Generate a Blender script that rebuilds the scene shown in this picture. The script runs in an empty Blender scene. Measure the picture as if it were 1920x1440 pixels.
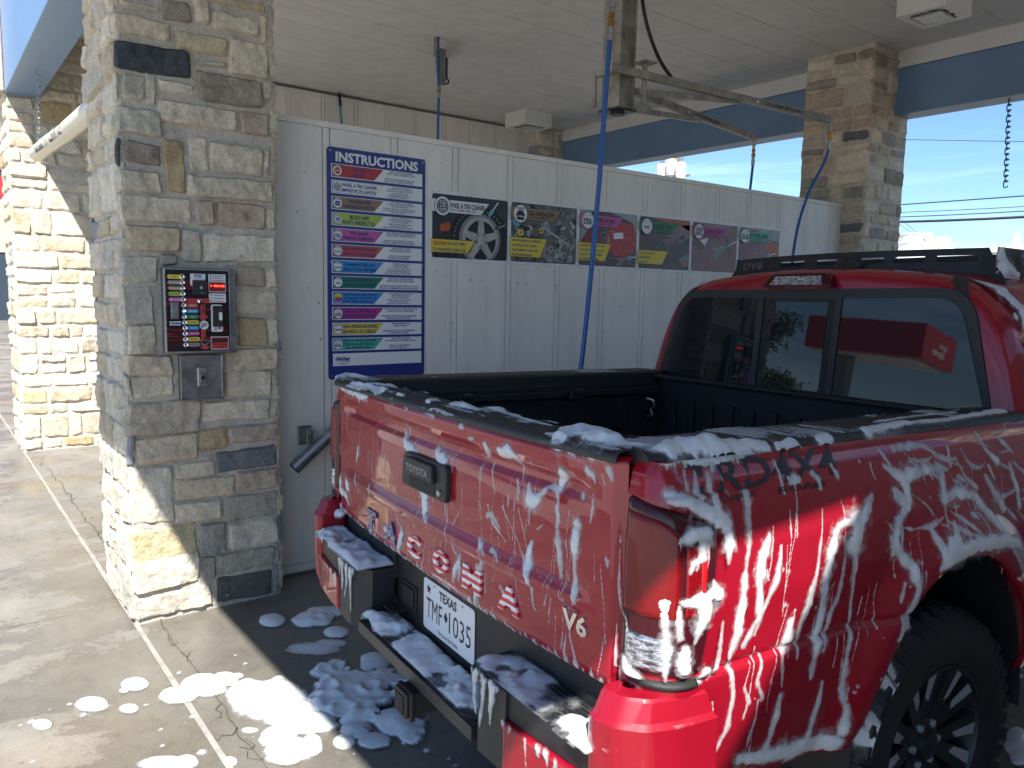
import bpy, bmesh, math, random
import numpy as np
from mathutils import Vector, Matrix, noise
R = math.radians
rnd = random.Random(7)
scene = bpy.context.scene
COL = scene.collection

# ---------------------------------------------------------------- objects
def link(o, parent=None):
    COL.objects.link(o)
    if parent is not None:
        o.parent = parent
    return o

def tag(o, label=None, cat=None, group=None, kind=None):
    if label: o['label'] = label
    if cat: o['category'] = cat
    if group: o['group'] = group
    if kind: o['kind'] = kind
    return o

def thing(name, label, cat, loc=(0, 0, 0), rotz=0.0, group=None):
    o = bpy.data.objects.new(name, None)
    o.empty_display_size = 0.2
    o.location = loc
    o.rotation_euler = (0, 0, rotz)
    link(o)
    return tag(o, label, cat, group)

class MB:
    """collects vertices and faces, then builds one mesh object"""
    def __init__(s):
        s.v = []; s.f = []; s.m = []; s.c = None
    def add(s, verts, faces, mat=0):
        b = len(s.v)
        s.v.extend([tuple(p) for p in verts])
        s.f.extend([tuple(i + b for i in f) for f in faces])
        s.m.extend([mat] * len(faces))
        return b
    def box(s, x0, x1, y0, y1, z0, z1, mat=0):
        v = [(x0,y0,z0),(x1,y0,z0),(x1,y1,z0),(x0,y1,z0),(x0,y0,z1),(x1,y0,z1),(x1,y1,z1),(x0,y1,z1)]
        s.add(v, [(3,2,1,0),(4,5,6,7),(0,1,5,4),(1,2,6,5),(2,3,7,6),(3,0,4,7)], mat)
    def prism(s, poly, z0, z1, mat=0, f=lambda x, y, z: (x, y, z)):
        """extrude a 2-D outline; f maps (x,y,z) to the wanted axes"""
        n = len(poly)
        v = [f(x, y, z0) for x, y in poly] + [f(x, y, z1) for x, y in poly]
        fs = [tuple(range(n))[::-1], tuple(range(n, 2*n))]
        fs += [(i, (i+1) % n, n + (i+1) % n, n + i) for i in range(n)]
        s.add(v, fs, mat)
    def tube(s, pts, r, seg=10, mat=0, cap=True):
        pts = [Vector(p) for p in pts]
        rs = r if isinstance(r, (list, tuple)) else [r] * len(pts)
        rings = []; up = None
        for i, p in enumerate(pts):
            a = pts[max(i-1, 0)]; b = pts[min(i+1, len(pts)-1)]
            d = (b - a).normalized()
            if up is None:
                up = Vector((0,0,1)) if abs(d.z) < .9 else Vector((1,0,0))
            x = d.cross(up).normalized(); y = x.cross(d).normalized(); up = y
            rings.append([p + (x*math.cos(2*math.pi*k/seg) + y*math.sin(2*math.pi*k/seg)) * rs[i] for k in range(seg)])
        v = [q for rg in rings for q in rg]; fs = []
        for i in range(len(pts)-1):
            for k in range(seg):
                fs.append((i*seg+k, i*seg+(k+1) % seg, (i+1)*seg+(k+1) % seg, (i+1)*seg+k))
        if cap:
            fs.append(tuple(range(seg))[::-1]); fs.append(tuple(range((len(pts)-1)*seg, len(pts)*seg)))
        s.add(v, fs, mat)
    def lathe(s, prof, seg=32, mat=0, f=lambda a, r, h: (r*math.cos(a), r*math.sin(a), h), closed=False):
        n = len(prof); v = []; fs = []
        for k in range(seg):
            a = 2*math.pi*k/seg
            for r, h in prof: v.append(f(a, r, h))
        for k in range(seg):
            k2 = (k+1) % seg
            for i in range(n - (0 if closed else 1)):
                j = (i+1) % n
                fs.append((k*n+i, k2*n+i, k2*n+j, k*n+j))
        s.add(v, fs, mat)
    def grid(s, P, mask=None, mat=0, flip=False):
        """P: array (nu,nv,3)"""
        nu, nv = P.shape[:2]
        idx = np.arange(nu*nv).reshape(nu, nv)
        q = np.stack([idx[:-1,:-1], idx[1:,:-1], idx[1:,1:], idx[:-1,1:]], -1).reshape(-1, 4)
        if mask is not None: q = q[mask.reshape(-1)]
        if flip: q = q[:, ::-1]
        used = np.unique(q); mp = -np.ones(nu*nv, int); mp[used] = np.arange(len(used))
        V = P.reshape(-1, 3)[used]
        s.add(V.tolist(), mp[q].tolist(), mat)
        return used
    def build(s, name, mats, parent=None, smooth=None, bevel=None, loc=None, rot=None, cols=None, segs=2):
        me = bpy.data.meshes.new(name)
        me.from_pydata(s.v, [], s.f)
        if not isinstance(mats, (list, tuple)): mats = [mats]
        for m in mats: me.materials.append(m)
        me.polygons.foreach_set('material_index', s.m)
        if cols is not None:
            at = me.color_attributes.new('Col', 'FLOAT_COLOR', 'POINT')
            at.data.foreach_set('color', np.asarray(cols, np.float32).reshape(-1))
        me.update()
        if smooth is not None:
            me.polygons.foreach_set('use_smooth', [True]*len(s.f))
            if smooth < 179: me.set_sharp_from_angle(angle=R(smooth))
        o = bpy.data.objects.new(name, me)
        link(o, parent)
        if loc: o.location = loc
        if rot: o.rotation_euler = rot
        if bevel:
            b = o.modifiers.new('bevel', 'BEVEL'); b.width = bevel; b.segments = segs
            b.limit_method = 'ANGLE'; b.angle_limit = R(35)
        return o

# ---------------------------------------------------------------- text as mesh
_tc = {}
def text_geo(txt, bold=0.0):
    key = (txt, bold)
    if key in _tc: return _tc[key]
    cu = bpy.data.curves.new('lettering', 'FONT'); cu.body = txt; cu.size = 1.0
    cu.resolution_u = 2; cu.offset = bold
    o = bpy.data.objects.new('lettering', cu); COL.objects.link(o)
    dg = bpy.context.evaluated_depsgraph_get(); dg.update()
    me = bpy.data.meshes.new_from_object(o.evaluated_get(dg))
    v = np.array([tuple(p.co) for p in me.vertices]).reshape(-1, 3)
    f = [tuple(p.vertices) for p in me.polygons]
    bpy.data.objects.remove(o); bpy.data.curves.remove(cu); bpy.data.meshes.remove(me)
    if len(v):
        v[:, 0] -= (v[:, 0].min() + v[:, 0].max())/2
    _tc[key] = (v, f)
    return _tc[key]

class Sheet:
    """flat print work on a plane: origin, right axis, up axis, outward normal"""
    def __init__(s, o, ex, ey, nrm):
        s.o = Vector(o); s.ex = Vector(ex); s.ey = Vector(ey); s.n = Vector(nrm); s.mb = MB()
    def P(s, x, y, d): return tuple(s.o + s.ex*x + s.ey*y + s.n*d)
    def poly(s, pts, d, mat):
        s.mb.add([s.P(x, y, d) for x, y in pts], [tuple(range(len(pts)))], mat)
    def rect(s, x0, x1, y0, y1, d, mat): s.poly([(x0,y0),(x1,y0),(x1,y1),(x0,y1)], d, mat)
    def disc(s, cx, cy, r, d, mat, ry=None, n=24, a0=0, a1=2*math.pi):
        ry = ry or r
        s.poly([(cx+r*math.cos(a0+(a1-a0)*k/n), cy+ry*math.sin(a0+(a1-a0)*k/n)) for k in range(n + (0 if a1-a0 > 6.28 else 1))], d, mat)
    def ring(s, cx, cy, r0, r1, d, mat, n=24):
        v = []; f = []
        for k in range(n):
            a = 2*math.pi*k/n
            v += [s.P(cx+r0*math.cos(a), cy+r0*math.sin(a), d), s.P(cx+r1*math.cos(a), cy+r1*math.sin(a), d)]
            j = (k+1) % n
            f.append((2*k, 2*k+1, 2*j+1, 2*j))
        s.mb.add(v, f, mat)
    def text(s, txt, cx, cy, h, d, mat, w=None, bold=0.02, align='c', shear=0.0, thick=0.0):
        v, f = text_geo(txt, bold)
        if not len(v): return
        sc = h/0.7
        wid = (v[:, 0].max()-v[:, 0].min())*sc
        sx = sc*(w/wid) if w else sc
        wid = (v[:, 0].max()-v[:, 0].min())*sx
        ox = cx if align == 'c' else (cx + wid/2 if align == 'l' else cx - wid/2)
        s.mb.add([s.P(ox + p[0]*sx + p[1]*sc*shear, cy + p[1]*sc - h/2, d) for p in v], f, mat)
    def build(s, name, mats, parent=None): return s.mb.build(name, mats, parent)

# ---------------------------------------------------------------- materials
def mat(name):
    m = bpy.data.materials.new(name); m.use_nodes = True
    nt = m.node_tree; b = nt.nodes['Principled BSDF']
    return m, nt, b
def setp(b, **k):
    for n, v in k.items():
        b.inputs[n.replace('_', ' ')].default_value = v
def N(nt, t, **k):
    n = nt.nodes.new(t)
    for a, v in k.items(): setattr(n, a, v)
    return n
def noise_node(nt, scale, detail=4, rough=.55, vec=None, dist=0.0):
    n = N(nt, 'ShaderNodeTexNoise'); n.inputs['Scale'].default_value = scale
    n.inputs['Detail'].default_value = detail; n.inputs['Roughness'].default_value = rough
    n.inputs['Distortion'].default_value = dist
    if vec is not None: nt.links.new(vec, n.inputs['Vector'])
    return n
def ramp(nt, fac, stops):
    r = N(nt, 'ShaderNodeValToRGB')
    e = r.color_ramp.elements
    while len(e) < len(stops): e.new(0.5)
    for el, (p, c) in zip(e, stops):
        el.position = p; el.color = c if len(c) == 4 else (*c, 1)
    nt.links.new(fac, r.inputs['Fac'])
    return r
def mix(nt, fac, a, b, mode='MIX'):
    n = N(nt, 'ShaderNodeMix', data_type='RGBA', blend_type=mode)
    for s, x in ((0, fac), (6, a), (7, b)):
        if isinstance(x, bpy.types.NodeSocket): nt.links.new(x, n.inputs[s])
        elif s == 0: n.inputs[0].default_value = x
        else: n.inputs[s].default_value = x if len(x) == 4 else (*x, 1)
    return n.outputs[2]
def fmath(nt, op, a, b=None, c=None, clamp=False):
    n = N(nt, 'ShaderNodeMath', operation=op, use_clamp=clamp)
    for i, x in enumerate((a, b, c)):
        if x is None: continue
        if isinstance(x, bpy.types.NodeSocket): nt.links.new(x, n.inputs[i])
        else: n.inputs[i].default_value = x
    return n.outputs[0]
def bump(nt, b, h, strength=.3, dist=.01):
    n = N(nt, 'ShaderNodeBump'); n.inputs['Strength'].default_value = strength; n.inputs['Distance'].default_value = dist
    nt.links.new(h, n.inputs['Height']); nt.links.new(n.outputs[0], b.inputs['Normal'])
def objvec(nt):
    return N(nt, 'ShaderNodeTexCoord').outputs['Object']
def geopos(nt):
    return N(nt, 'ShaderNodeNewGeometry').outputs['Position']

def simple(name, col, rough=.5, metal=0.0, vary=.0, scale=8.0, bmp=0.0, coat=0.0, spec=.5, bscale=None):
    m, nt, b = mat(name)
    setp(b, Base_Color=(*col, 1), Roughness=rough, Metallic=metal)
    b.inputs['Specular IOR Level'].default_value = spec
    if coat: b.inputs['Coat Weight'].default_value = coat; b.inputs['Coat Roughness'].default_value = .04
    if vary:
        v = objvec(nt); n = noise_node(nt, scale, 5, .6, v)
        lo = tuple(c*(1-vary) for c in col); hi = tuple(min(1, c*(1+vary*.6)) for c in col)
        r = ramp(nt, n.outputs[0], [(.3, lo), (.7, hi)])
        nt.links.new(r.outputs[0], b.inputs['Base Color'])
        rr = fmath(nt, 'MULTIPLY_ADD', n.outputs[0], .25, rough-.12, clamp=True)
        nt.links.new(rr, b.inputs['Roughness'])
    if bmp:
        v = objvec(nt); n2 = noise_node(nt, bscale or scale*6, 3, .6, v); bump(nt, b, n2.outputs[0], bmp, .004)
    return m

M = {}
M['white'] = simple('white print', (.74,.75,.77), .45)
M['navy'] = simple('navy print', (.022,.04,.21), .35)
M['ink'] = simple('navy ink', (.03,.045,.20), .5)
M['black'] = simple('black print', (.012,.012,.014), .5)
M['red'] = simple('red print', (.42,.045,.05), .45)
M['deepred'] = simple('deep red print', (.24,.012,.02), .4)
M['tan'] = simple('tan print', (.27,.19,.10), .45)
M['lime'] = simple('lime print', (.38,.50,.06), .45)
M['pink'] = simple('pink print', (.52,.10,.34), .45)
M['coral'] = simple('coral print', (.50,.09,.06), .45)
M['sky'] = simple('sky blue print', (.03,.27,.62), .45)
M['green'] = simple('green print', (.02,.20,.10), .45)
M['magenta'] = simple('magenta print', (.42,.03,.24), .45)
M['yellow'] = simple('yellow print', (.68,.55,.05), .45)
M['mint'] = simple('mint print', (.06,.42,.27), .45)
M['grey'] = simple('grey print', (.22,.22,.23), .45)
M['blacksteel'] = simple('black painted steel', (.012,.013,.015), .45, vary=.3, scale=20)
M['plastic'] = simple('black moulded plastic', (.016,.017,.019), .5, bmp=.25, bscale=900)
M['liner'] = simple('black bed liner', (.010,.010,.012), .62, bmp=.3, bscale=500)
M['rubber'] = simple('tyre rubber', (.011,.011,.012), .6, vary=.3, scale=25, bmp=.2)
M['steel'] = simple('brushed steel', (.42,.43,.45), .32, .9, vary=.25, scale=18)
M['dullsteel'] = simple('weathered stainless', (.26,.265,.27), .42, .75, vary=.4, scale=12, bmp=.1)
M['chrome'] = simple('chrome', (.75,.76,.78), .08, 1.0)
M['brass'] = simple('brass fitting', (.45,.24,.08), .35, .9)
M['bluehose'] = simple('blue hose rubber', (.018,.11,.36), .42)
M['blackhose'] = simple('black hose rubber', (.012,.013,.016), .5)
M['whitepaint'] = simple('white painted metal', (.72,.72,.71), .4, vary=.08, scale=6)
M['postpaint'] = simple('grimy grey boom paint', (.33,.32,.29), .5, .3, vary=.45, scale=9)
M['pvc'] = simple('cream pvc', (.62,.57,.46), .38, vary=.1, scale=5)
M['fixglass'] = simple('frosted lamp glass', (.55,.57,.56), .25, vary=.2, scale=12)
# ================================================================ camera, sky, sun
cam_d = bpy.data.cameras.new('camera'); cam = bpy.data.objects.new('camera', cam_d); COL.objects.link(cam)
cam_d.sensor_width = 36.0; cam_d.lens = 1454/1920*36; cam_d.clip_end = 2000; cam_d.clip_start = .02
_f = 1454.0
Yc = Vector((2870-960, 589-720, _f)).normalized(); mX = Vector((-160-960, 532-720, _f)).normalized()
Xc = -mX; Xc = (Xc - Yc*Xc.dot(Yc)).normalized(); Zc = Xc.cross(Yc)
Rm = Matrix((Xc, Yc, Zc))                      # rows: camera-space -> world
cx_ = Rm @ Vector((1,0,0)); cy_ = Rm @ Vector((0,-1,0)); cz_ = Rm @ Vector((0,0,-1))
cam.matrix_world = Matrix(((cx_.x,cy_.x,cz_.x,0),(cx_.y,cy_.y,cz_.y,0),(cx_.z,cy_.z,cz_.z,1.5),(0,0,0,1)))
scene.camera = cam

SUN = Vector((.70, -.476, 1.0)).normalized()
sd = bpy.data.lights.new('sun', 'SUN'); sd.energy = 4.4; sd.angle = R(.53); sd.color = (1, .96, .89)
so = bpy.data.objects.new('sun', sd); COL.objects.link(so); so.location = (8, -6, 14)
so.rotation_euler = SUN.to_track_quat('Z', 'Y').to_euler()

w = bpy.data.worlds.new('World'); scene.world = w; w.use_nodes = True
nt = w.node_tree; bg = nt.nodes['Background']
sky = N(nt, 'ShaderNodeTexSky', sky_type='NISHITA'); sky.sun_disc = False
sky.sun_elevation = math.asin(SUN.z); sky.sun_rotation = math.atan2(SUN.x, SUN.y)
sky.air_density = 1.0; sky.dust_density = .35; sky.ozone_density = 2.2; sky.altitude = 300
tc = N(nt, 'ShaderNodeTexCoord'); mp = N(nt, 'ShaderNodeMapping'); mp.inputs['Scale'].default_value = (1.2, 1.2, 7.0)
nt.links.new(tc.outputs['Generated'], mp.inputs['Vector'])
cn = noise_node(nt, 2.3, 6, .6, mp.outputs[0], .6)
cr = ramp(nt, cn.outputs[0], [(.50, (0,0,0)), (.72, (1,1,1))])
cl = mix(nt, fmath(nt, 'MULTIPLY', cr.outputs[0], .5), sky.outputs[0], (8.5, 9.2, 10.2))
cl = mix(nt, 1.0, cl, (.68, .84, 1.0), 'MULTIPLY'); nt.links.new(cl, bg.inputs['Color']); bg.inputs['Strength'].default_value = .069
vs = scene.view_settings; vs.view_transform = 'Standard'; vs.look = 'None'; vs.exposure = 1.5; vs.gamma = 1; vs.use_curve_mapping = False
scene.cycles.max_bounces = 10; scene.cycles.diffuse_bounces = 6; scene.cycles.glossy_bounces = 5
scene.cycles.caustics_reflective = False; scene.cycles.caustics_refractive = False

# ================================================================ setting materials
def stone_mat():
    m, nt, b = mat('rock faced limestone')
    at = N(nt, 'ShaderNodeAttribute', attribute_name='Col')
    v = objvec(nt)
    n1 = noise_node(nt, 9, 6, .65, v, .4); n2 = noise_node(nt, 60, 4, .6, v)
    r1 = ramp(nt, n1.outputs[0], [(.28, (.78,.75,.71)), (.5, (1.05,1.04,1.02)), (.75, (1.2,1.15,1.06))])
    r2 = ramp(nt, n2.outputs[0], [(.3, (.82,.82,.82)), (.65, (1.06,1.06,1.05))])
    c = mix(nt, 1.0, at.outputs['Color'], r1.outputs[0], 'MULTIPLY'); c = mix(nt, 1.0, c, r2.outputs[0], 'MULTIPLY')
    nt.links.new(c, b.inputs['Base Color']); setp(b, Roughness=.85); b.inputs['Specular IOR Level'].default_value = .25
    n3 = noise_node(nt, 38, 7, .72, v, .5); bump(nt, b, n3.outputs[0], 1.0, .016)
    return m
M['stone'] = stone_mat()

def concrete_mat():
    m, nt, b = mat('wet concrete'); p = geopos(nt)
    sx = N(nt, 'ShaderNodeSeparateXYZ'); nt.links.new(p, sx.inputs[0])
    mp = N(nt, 'ShaderNodeMapping'); mp.inputs['Scale'].default_value = (1.7, .85, 1); mp.inputs['Rotation'].default_value = (0,0,R(-12)); nt.links.new(p, mp.inputs['Vector'])
    big = noise_node(nt, 1.15, 9, .66, mp.outputs[0], .35)
    spots = noise_node(nt, 13, 7, .74, p, .4); fine = noise_node(nt, 120, 4, .7, p); mid = noise_node(nt, 2.2, 6, .6, p)
    dry = ramp(nt, mid.outputs[0], [(.25, (.158,.146,.127)), (.5, (.210,.197,.172)), (.78, (.270,.260,.236))])
    dry2 = mix(nt, 1.0, dry.outputs[0], ramp(nt, spots.outputs[0], [(.25, (.78,.75,.72)), (.5, (1,1,1)), (.8, (1.08,1.08,1.08))]).outputs[0], 'MULTIPLY')
    speck = ramp(nt, noise_node(nt, 46, 3, .6, p).outputs[0], [(.66, (1,1,1)), (.72, (.62,.60,.57))])
    dry2 = mix(nt, 1.0, dry2, speck.outputs[0], 'MULTIPLY')
    dry3 = mix(nt, 1.0, dry2, ramp(nt, fine.outputs[0], [(.3, (.85,.85,.85)), (.7, (1.08,1.08,1.08))]).outputs[0], 'MULTIPLY')
    # the washed bay is wet, the apron only in patches
    inb = N(nt, 'ShaderNodeMapRange'); nt.links.new(sx.outputs[1], inb.inputs[0]); inb.inputs[1].default_value = .25; inb.inputs[2].default_value = 1.15
    inx = N(nt, 'ShaderNodeMapRange'); nt.links.new(sx.outputs[0], inx.inputs[0]); inx.inputs[1].default_value = -5.6; inx.inputs[2].default_value = -3.2
    bay = fmath(nt, 'MULTIPLY', inb.outputs[0], inx.outputs[0])
    wv = fmath(nt, 'ADD', fmath(nt, 'ADD', big.outputs[0], fmath(nt, 'MULTIPLY', bay, .34)), fmath(nt, 'MULTIPLY', spots.outputs[0], .34))
    wet = ramp(nt, wv, [(.690, (0,0,0)), (.702, (1,1,1))]).outputs[0]
    wetc = mix(nt, 1.0, dry3, (.74,.73,.71), 'MULTIPLY')
    rust = ramp(nt, noise_node(nt, .9, 5, .6, p, .3).outputs[0], [(.52, (0,0,0)), (.68, (1,1,1))]).outputs[0]
    rust = fmath(nt, 'MULTIPLY', rust, .35)
    col = mix(nt, wet, dry3, wetc); col = mix(nt, rust, col, mix(nt, 1.0, col, (1.15,.88,.58), 'MULTIPLY'))
    nt.links.new(col, b.inputs['Base Color'])
    rg = mix(nt, wet, (.82,.82,.82), (.19,.19,.19)); nt.links.new(rg, b.inputs['Roughness'])
    b.inputs['Specular IOR Level'].default_value = .4
    h = fmath(nt, 'ADD', fine.outputs[0], fmath(nt, 'MULTIPLY', spots.outputs[0], 1.2))
    bump(nt, b, h, .28, .004)
    return m
M['concrete'] = concrete_mat()

def wall_mat(name, col, vary=.10):
    m, nt, b = mat(name); v = geopos(nt)
    mp = N(nt, 'ShaderNodeMapping'); mp.inputs['Scale'].default_value = (3, 3, .5); nt.links.new(v, mp.inputs['Vector'])
    n1 = noise_node(nt, 1.6, 6, .62, mp.outputs[0]); n2 = noise_node(nt, 14, 4, .6, v)
    c = ramp(nt, n1.outputs[0], [(.28, tuple(x*(1-vary) for x in col)), (.6, col)]).outputs[0]
    c = mix(nt, 1.0, c, ramp(nt, n2.outputs[0], [(.3, (.95,.95,.94)), (.6, (1,1,1))]).outputs[0], 'MULTIPLY')
    sz = N(nt, 'ShaderNodeSeparateXYZ'); nt.links.new(v, sz.inputs[0])
    mp3 = N(nt, 'ShaderNodeMapping'); mp3.inputs['Scale'].default_value = (14, 14, .9); nt.links.new(v, mp3.inputs['Vector'])
    run = ramp(nt, noise_node(nt, 1.0, 6, .65, mp3.outputs[0]).outputs[0], [(.55, (0,0,0)), (.75, (1,1,1))]).outputs[0]
    low = N(nt, 'ShaderNodeMapRange'); nt.links.new(sz.outputs[2], low.inputs[0]); low.inputs[1].default_value = .55; low.inputs[2].default_value = .0
    grime = fmath(nt, 'ADD', fmath(nt, 'MULTIPLY', run, .22), fmath(nt, 'MULTIPLY', low.outputs[0], n2.outputs[0]), clamp=True)
    c = mix(nt, grime, c, mix(nt, 1.0, c, (.74,.69,.60), 'MULTIPLY'))
    nt.links.new(c, b.inputs['Base Color']); setp(b, Roughness=.52)
    mp2 = N(nt, 'ShaderNodeMapping'); mp2.inputs['Scale'].default_value = (90, 90, 4); nt.links.new(v, mp2.inputs['Vector'])
    bump(nt, b, noise_node(nt, 1.0, 4, .6, mp2.outputs[0]).outputs[0], .12, .004)
    return m
M['wall'] = wall_mat('white wall panel', (.80,.77,.73), .15)
M['ceiling'] = wall_mat('painted soffit', (.74,.73,.70), .14)
M['trim'] = simple('white trim', (.66,.66,.66), .5, vary=.1, scale=3)
M['bluefascia'] = simple('blue painted fascia', (.15,.25,.41), .45, vary=.12, scale=2)
M['dark'] = simple('dark gap', (.02,.02,.02), .8)
M['stucco'] = simple('tan stucco', (.50,.40,.32), .85, vary=.15, scale=10, bmp=.5)
M['rust'] = simple('rust run', (.42,.33,.24), .8)
M['gap'] = simple('panel gap', (.26,.26,.255), .8)
M['joint'] = simple('pale joint sealant', (.33,.31,.28), .7, vary=.35, scale=14, bmp=.4)
M['crack'] = simple('crack', (.07,.062,.055), .9)

# ================================================================ ground
bounce_mb = MB(); bounce_mb.add([(-60,-60,.006),(60,-60,.006),(60,-1.6,.006),(-60,-1.6,.006)], [(0,1,2,3)])  # unseen paler ground, added to throw more sunlight up under the roof
tag(bounce_mb.build('bounce_ground', simple('pale bounce concrete', (.47,.44,.39), .85, vary=.15, scale=1.2, bmp=.2)), kind='structure')
g = MB(); g.add([(-400,-400,0),(400,-400,0),(400,400,0),(-400,400,0)], [(0,1,2,3)])
tag(g.build('ground', M['concrete']), kind='structure')
j = MB()
for k in range(60):                                # the sealed joint under the line of columns, slightly wavy
    xa, xb = -14 + k*.3, -14 + (k+1)*.3
    wa = .010 + .004*noise.noise((xa*3, 0, 0)); wb = .010 + .004*noise.noise((xb*3, 0, 0))
    ya = .705 + .004*noise.noise((xa*2, 5, 0)); yb = .705 + .004*noise.noise((xb*2, 5, 0))
    j.add([(xa,ya-wa,.004),(xb,yb-wb,.004),(xb,yb+wb,.004),(xa,ya+wa,.004)], [(0,1,2,3)])
tag(j.build('expansion_joint', M['joint']), kind='structure')
j = MB()
def ribbon(pts, w, z=.0045):
    for (x0,y0),(x1,y1) in zip(pts, pts[1:]):
        d = Vector((x1-x0, y1-y0)); 
        if d.length == 0: continue
        d.normalize(); n = Vector((-d.y, d.x))*w*rnd.uniform(.4, 1.3)
        j.add([(x0-n.x,y0-n.y,z),(x1-n.x,y1-n.y,z),(x1+n.x,y1+n.y,z),(x0+n.x,y0+n.y,z)], [(0,1,2,3)])
ribbon([(-3.93 + .006*noise.noise((t,0,0)), -3 + t*.12) for t in range(30)], .0016)          # saw cut
x = -7.6; pts = []
while x < -.3:                                      # jagged crack beside the joint
    pts.append((x, .80 + .05*noise.noise((x*2.2, 1, 0)) + .025*noise.noise((x*9, 2, 0)))); x += .035
ribbon(pts, .0022)
for k in range(26):
    x0 = rnd.uniform(-6.5, -1.5); p = [(x0, .80)]
    for q in range(4): p.append((p[-1][0]+rnd.uniform(-.04,.04), p[-1][1]+rnd.uniform(-.035,.03)))
    ribbon(p, .0013)
tag(j.build('pavement_crack', M['crack']), kind='structure')

# ================================================================ stone columns
PAL = dict(c=(.68,.61,.50), c2=(.64,.55,.43), w=(.72,.67,.565), t=(.50,.42,.34), t2=(.52,.455,.365), p=(.51,.42,.345), g=(.57,.53,.46),
           gd=(.37,.355,.32), sg=(.30,.32,.345), s=(.070,.080,.098), sl=(.18,.195,.215), y=(.50,.395,.25), y2=(.57,.49,.36), y3=(.57,.49,.32),
           d=(.34,.305,.26), d2=(.44,.41,.345), b=(.135,.135,.125))
NEAR = [(0.729, 0.884, 2.657, 2.674, 'c'), (0.897, 1.008, 2.636, 2.719, 'd'), (1.025, 1.084, 2.65, 2.75, 'c'), (1.094, 1.335, 2.749, 2.789, 'y2'), (1.098, 1.3, 2.645, 2.714, 'w'), (1.31, 1.339, 2.625, 2.741, 'c'), (0.691, 0.919, 2.543, 2.619, 'c'), (0.947, 1.16, 2.526, 2.603, 'y2'), (1.171, 1.344, 2.463, 2.615, 'c'), (0.684, 1.001, 2.402, 2.514, 's'), (0.679, 0.709, 2.27, 2.378, 'g'), (0.728, 0.812, 2.283, 2.387, 'g'), (0.817, 0.856, 2.276, 2.398, 'g'), (0.867, 1.015, 2.339, 2.384, 'w'), (1.027, 1.156, 2.478, 2.498, 'g'), (1.035, 1.311, 2.327, 2.449, 'd'), (1.315, 1.354, 2.374, 2.455, 'g'), (0.675, 0.875, 2.143, 2.25, 'g'), (0.865, 1.195, 2.208, 2.301, 'c'), (1.216, 1.34, 2.209, 2.306, 't'), (0.663, 0.708, 2.001, 2.117, 's'), (0.726, 0.869, 2.024, 2.112, 'd'), (0.884, 0.966, 1.919, 2.141, 'y'), (0.986, 1.064, 2.016, 2.164, 'c'), (1.077, 1.31, 2.026, 2.152, 'c'), (1.319, 1.342, 2.031, 2.146, 'g'), (0.694, 0.863, 1.904, 1.994, 'c'), (0.976, 1.356, 1.908, 2.001, 'c'), (0.683, 0.986, 1.784, 1.894, 'c'), (1.01, 1.082, 1.784, 1.893, 't'), (1.1, 1.316, 1.781, 1.891, 'p'), (1.325, 1.362, 1.784, 1.877, 'c'), (0.673, 0.706, 1.653, 1.761, 'sg'), (0.723, 0.935, 1.658, 1.767, 'y2'), (0.942, 1.021, 1.618, 1.764, 'g'), (1.035, 1.359, 1.627, 1.751, 'w'), (0.687, 0.842, 1.526, 1.64, 'g'), (0.853, 0.916, 1.601, 1.648, 'gd'), (1.177, 1.312, 1.518, 1.611, 't'), (1.318, 1.36, 1.511, 1.604, 'c'), (0.682, 0.82, 1.342, 1.514, 'g'), (1.172, 1.366, 1.393, 1.497, 'c'), (0.714, 0.823, 1.209, 1.34, 'c'), (0.673, 0.705, 1.22, 1.334, 'g'), (1.182, 1.32, 1.236, 1.372, 'y'), (1.326, 1.366, 1.241, 1.364, 'c'), (0.685, 0.888, 1.117, 1.21, 'c2'), (1.108, 1.368, 1.119, 1.227, 'c2'), (0.674, 0.715, 1.036, 1.124, 'g'), (0.724, 0.892, 1.021, 1.122, 'c'), (1.119, 1.333, 1.002, 1.124, 'c'), (1.34, 1.366, 1.002, 1.106, 'g'), (0.697, 1.002, 0.853, 1.003, 't2'), (1.014, 1.323, 0.892, 0.988, 'c'), (1.33, 1.363, 0.888, 0.979, 'g'), (0.69, 0.721, 0.731, 0.86, 'sg'), (0.729, 0.987, 0.727, 0.848, 'c2'), (0.998, 1.116, 0.765, 0.864, 'y'), (1.127, 1.362, 0.784, 0.864, 't'), (1.075, 1.351, 0.654, 0.752, 'sl'), (1.354, 1.365, 0.652, 0.752, 'g'), (0.887, 1.064, 0.641, 0.713, 'c'), (0.689, 0.876, 0.458, 0.712, 'w'), (0.886, 1.148, 0.537, 0.637, 'c2'), (1.159, 1.362, 0.542, 0.642, 'p'), (0.882, 1.084, 0.435, 0.529, 'c'), (1.097, 1.359, 0.408, 0.527, 'd2'), (0.685, 0.972, 0.282, 0.431, 'y3'), (0.984, 1.106, 0.258, 0.416, 'gd'), (1.119, 1.353, 0.27, 0.395, 'c'), (0.69, 0.98, 0.147, 0.291, 'w'), (1.06, 1.334, 0.156, 0.254, 'd2'), (1.339, 1.357, 0.164, 0.266, 'gd'), (0.991, 1.052, 0.147, 0.259, 'gd'), (1.057, 1.319, 0.016, 0.139, 'b'), (1.327, 1.357, 0.011, 0.161, 'gd'), (0.684, 1.03, 0.022, 0.122, 'g'), (0.737, 1.049, 0.002, -0.003, 't2')]
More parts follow.
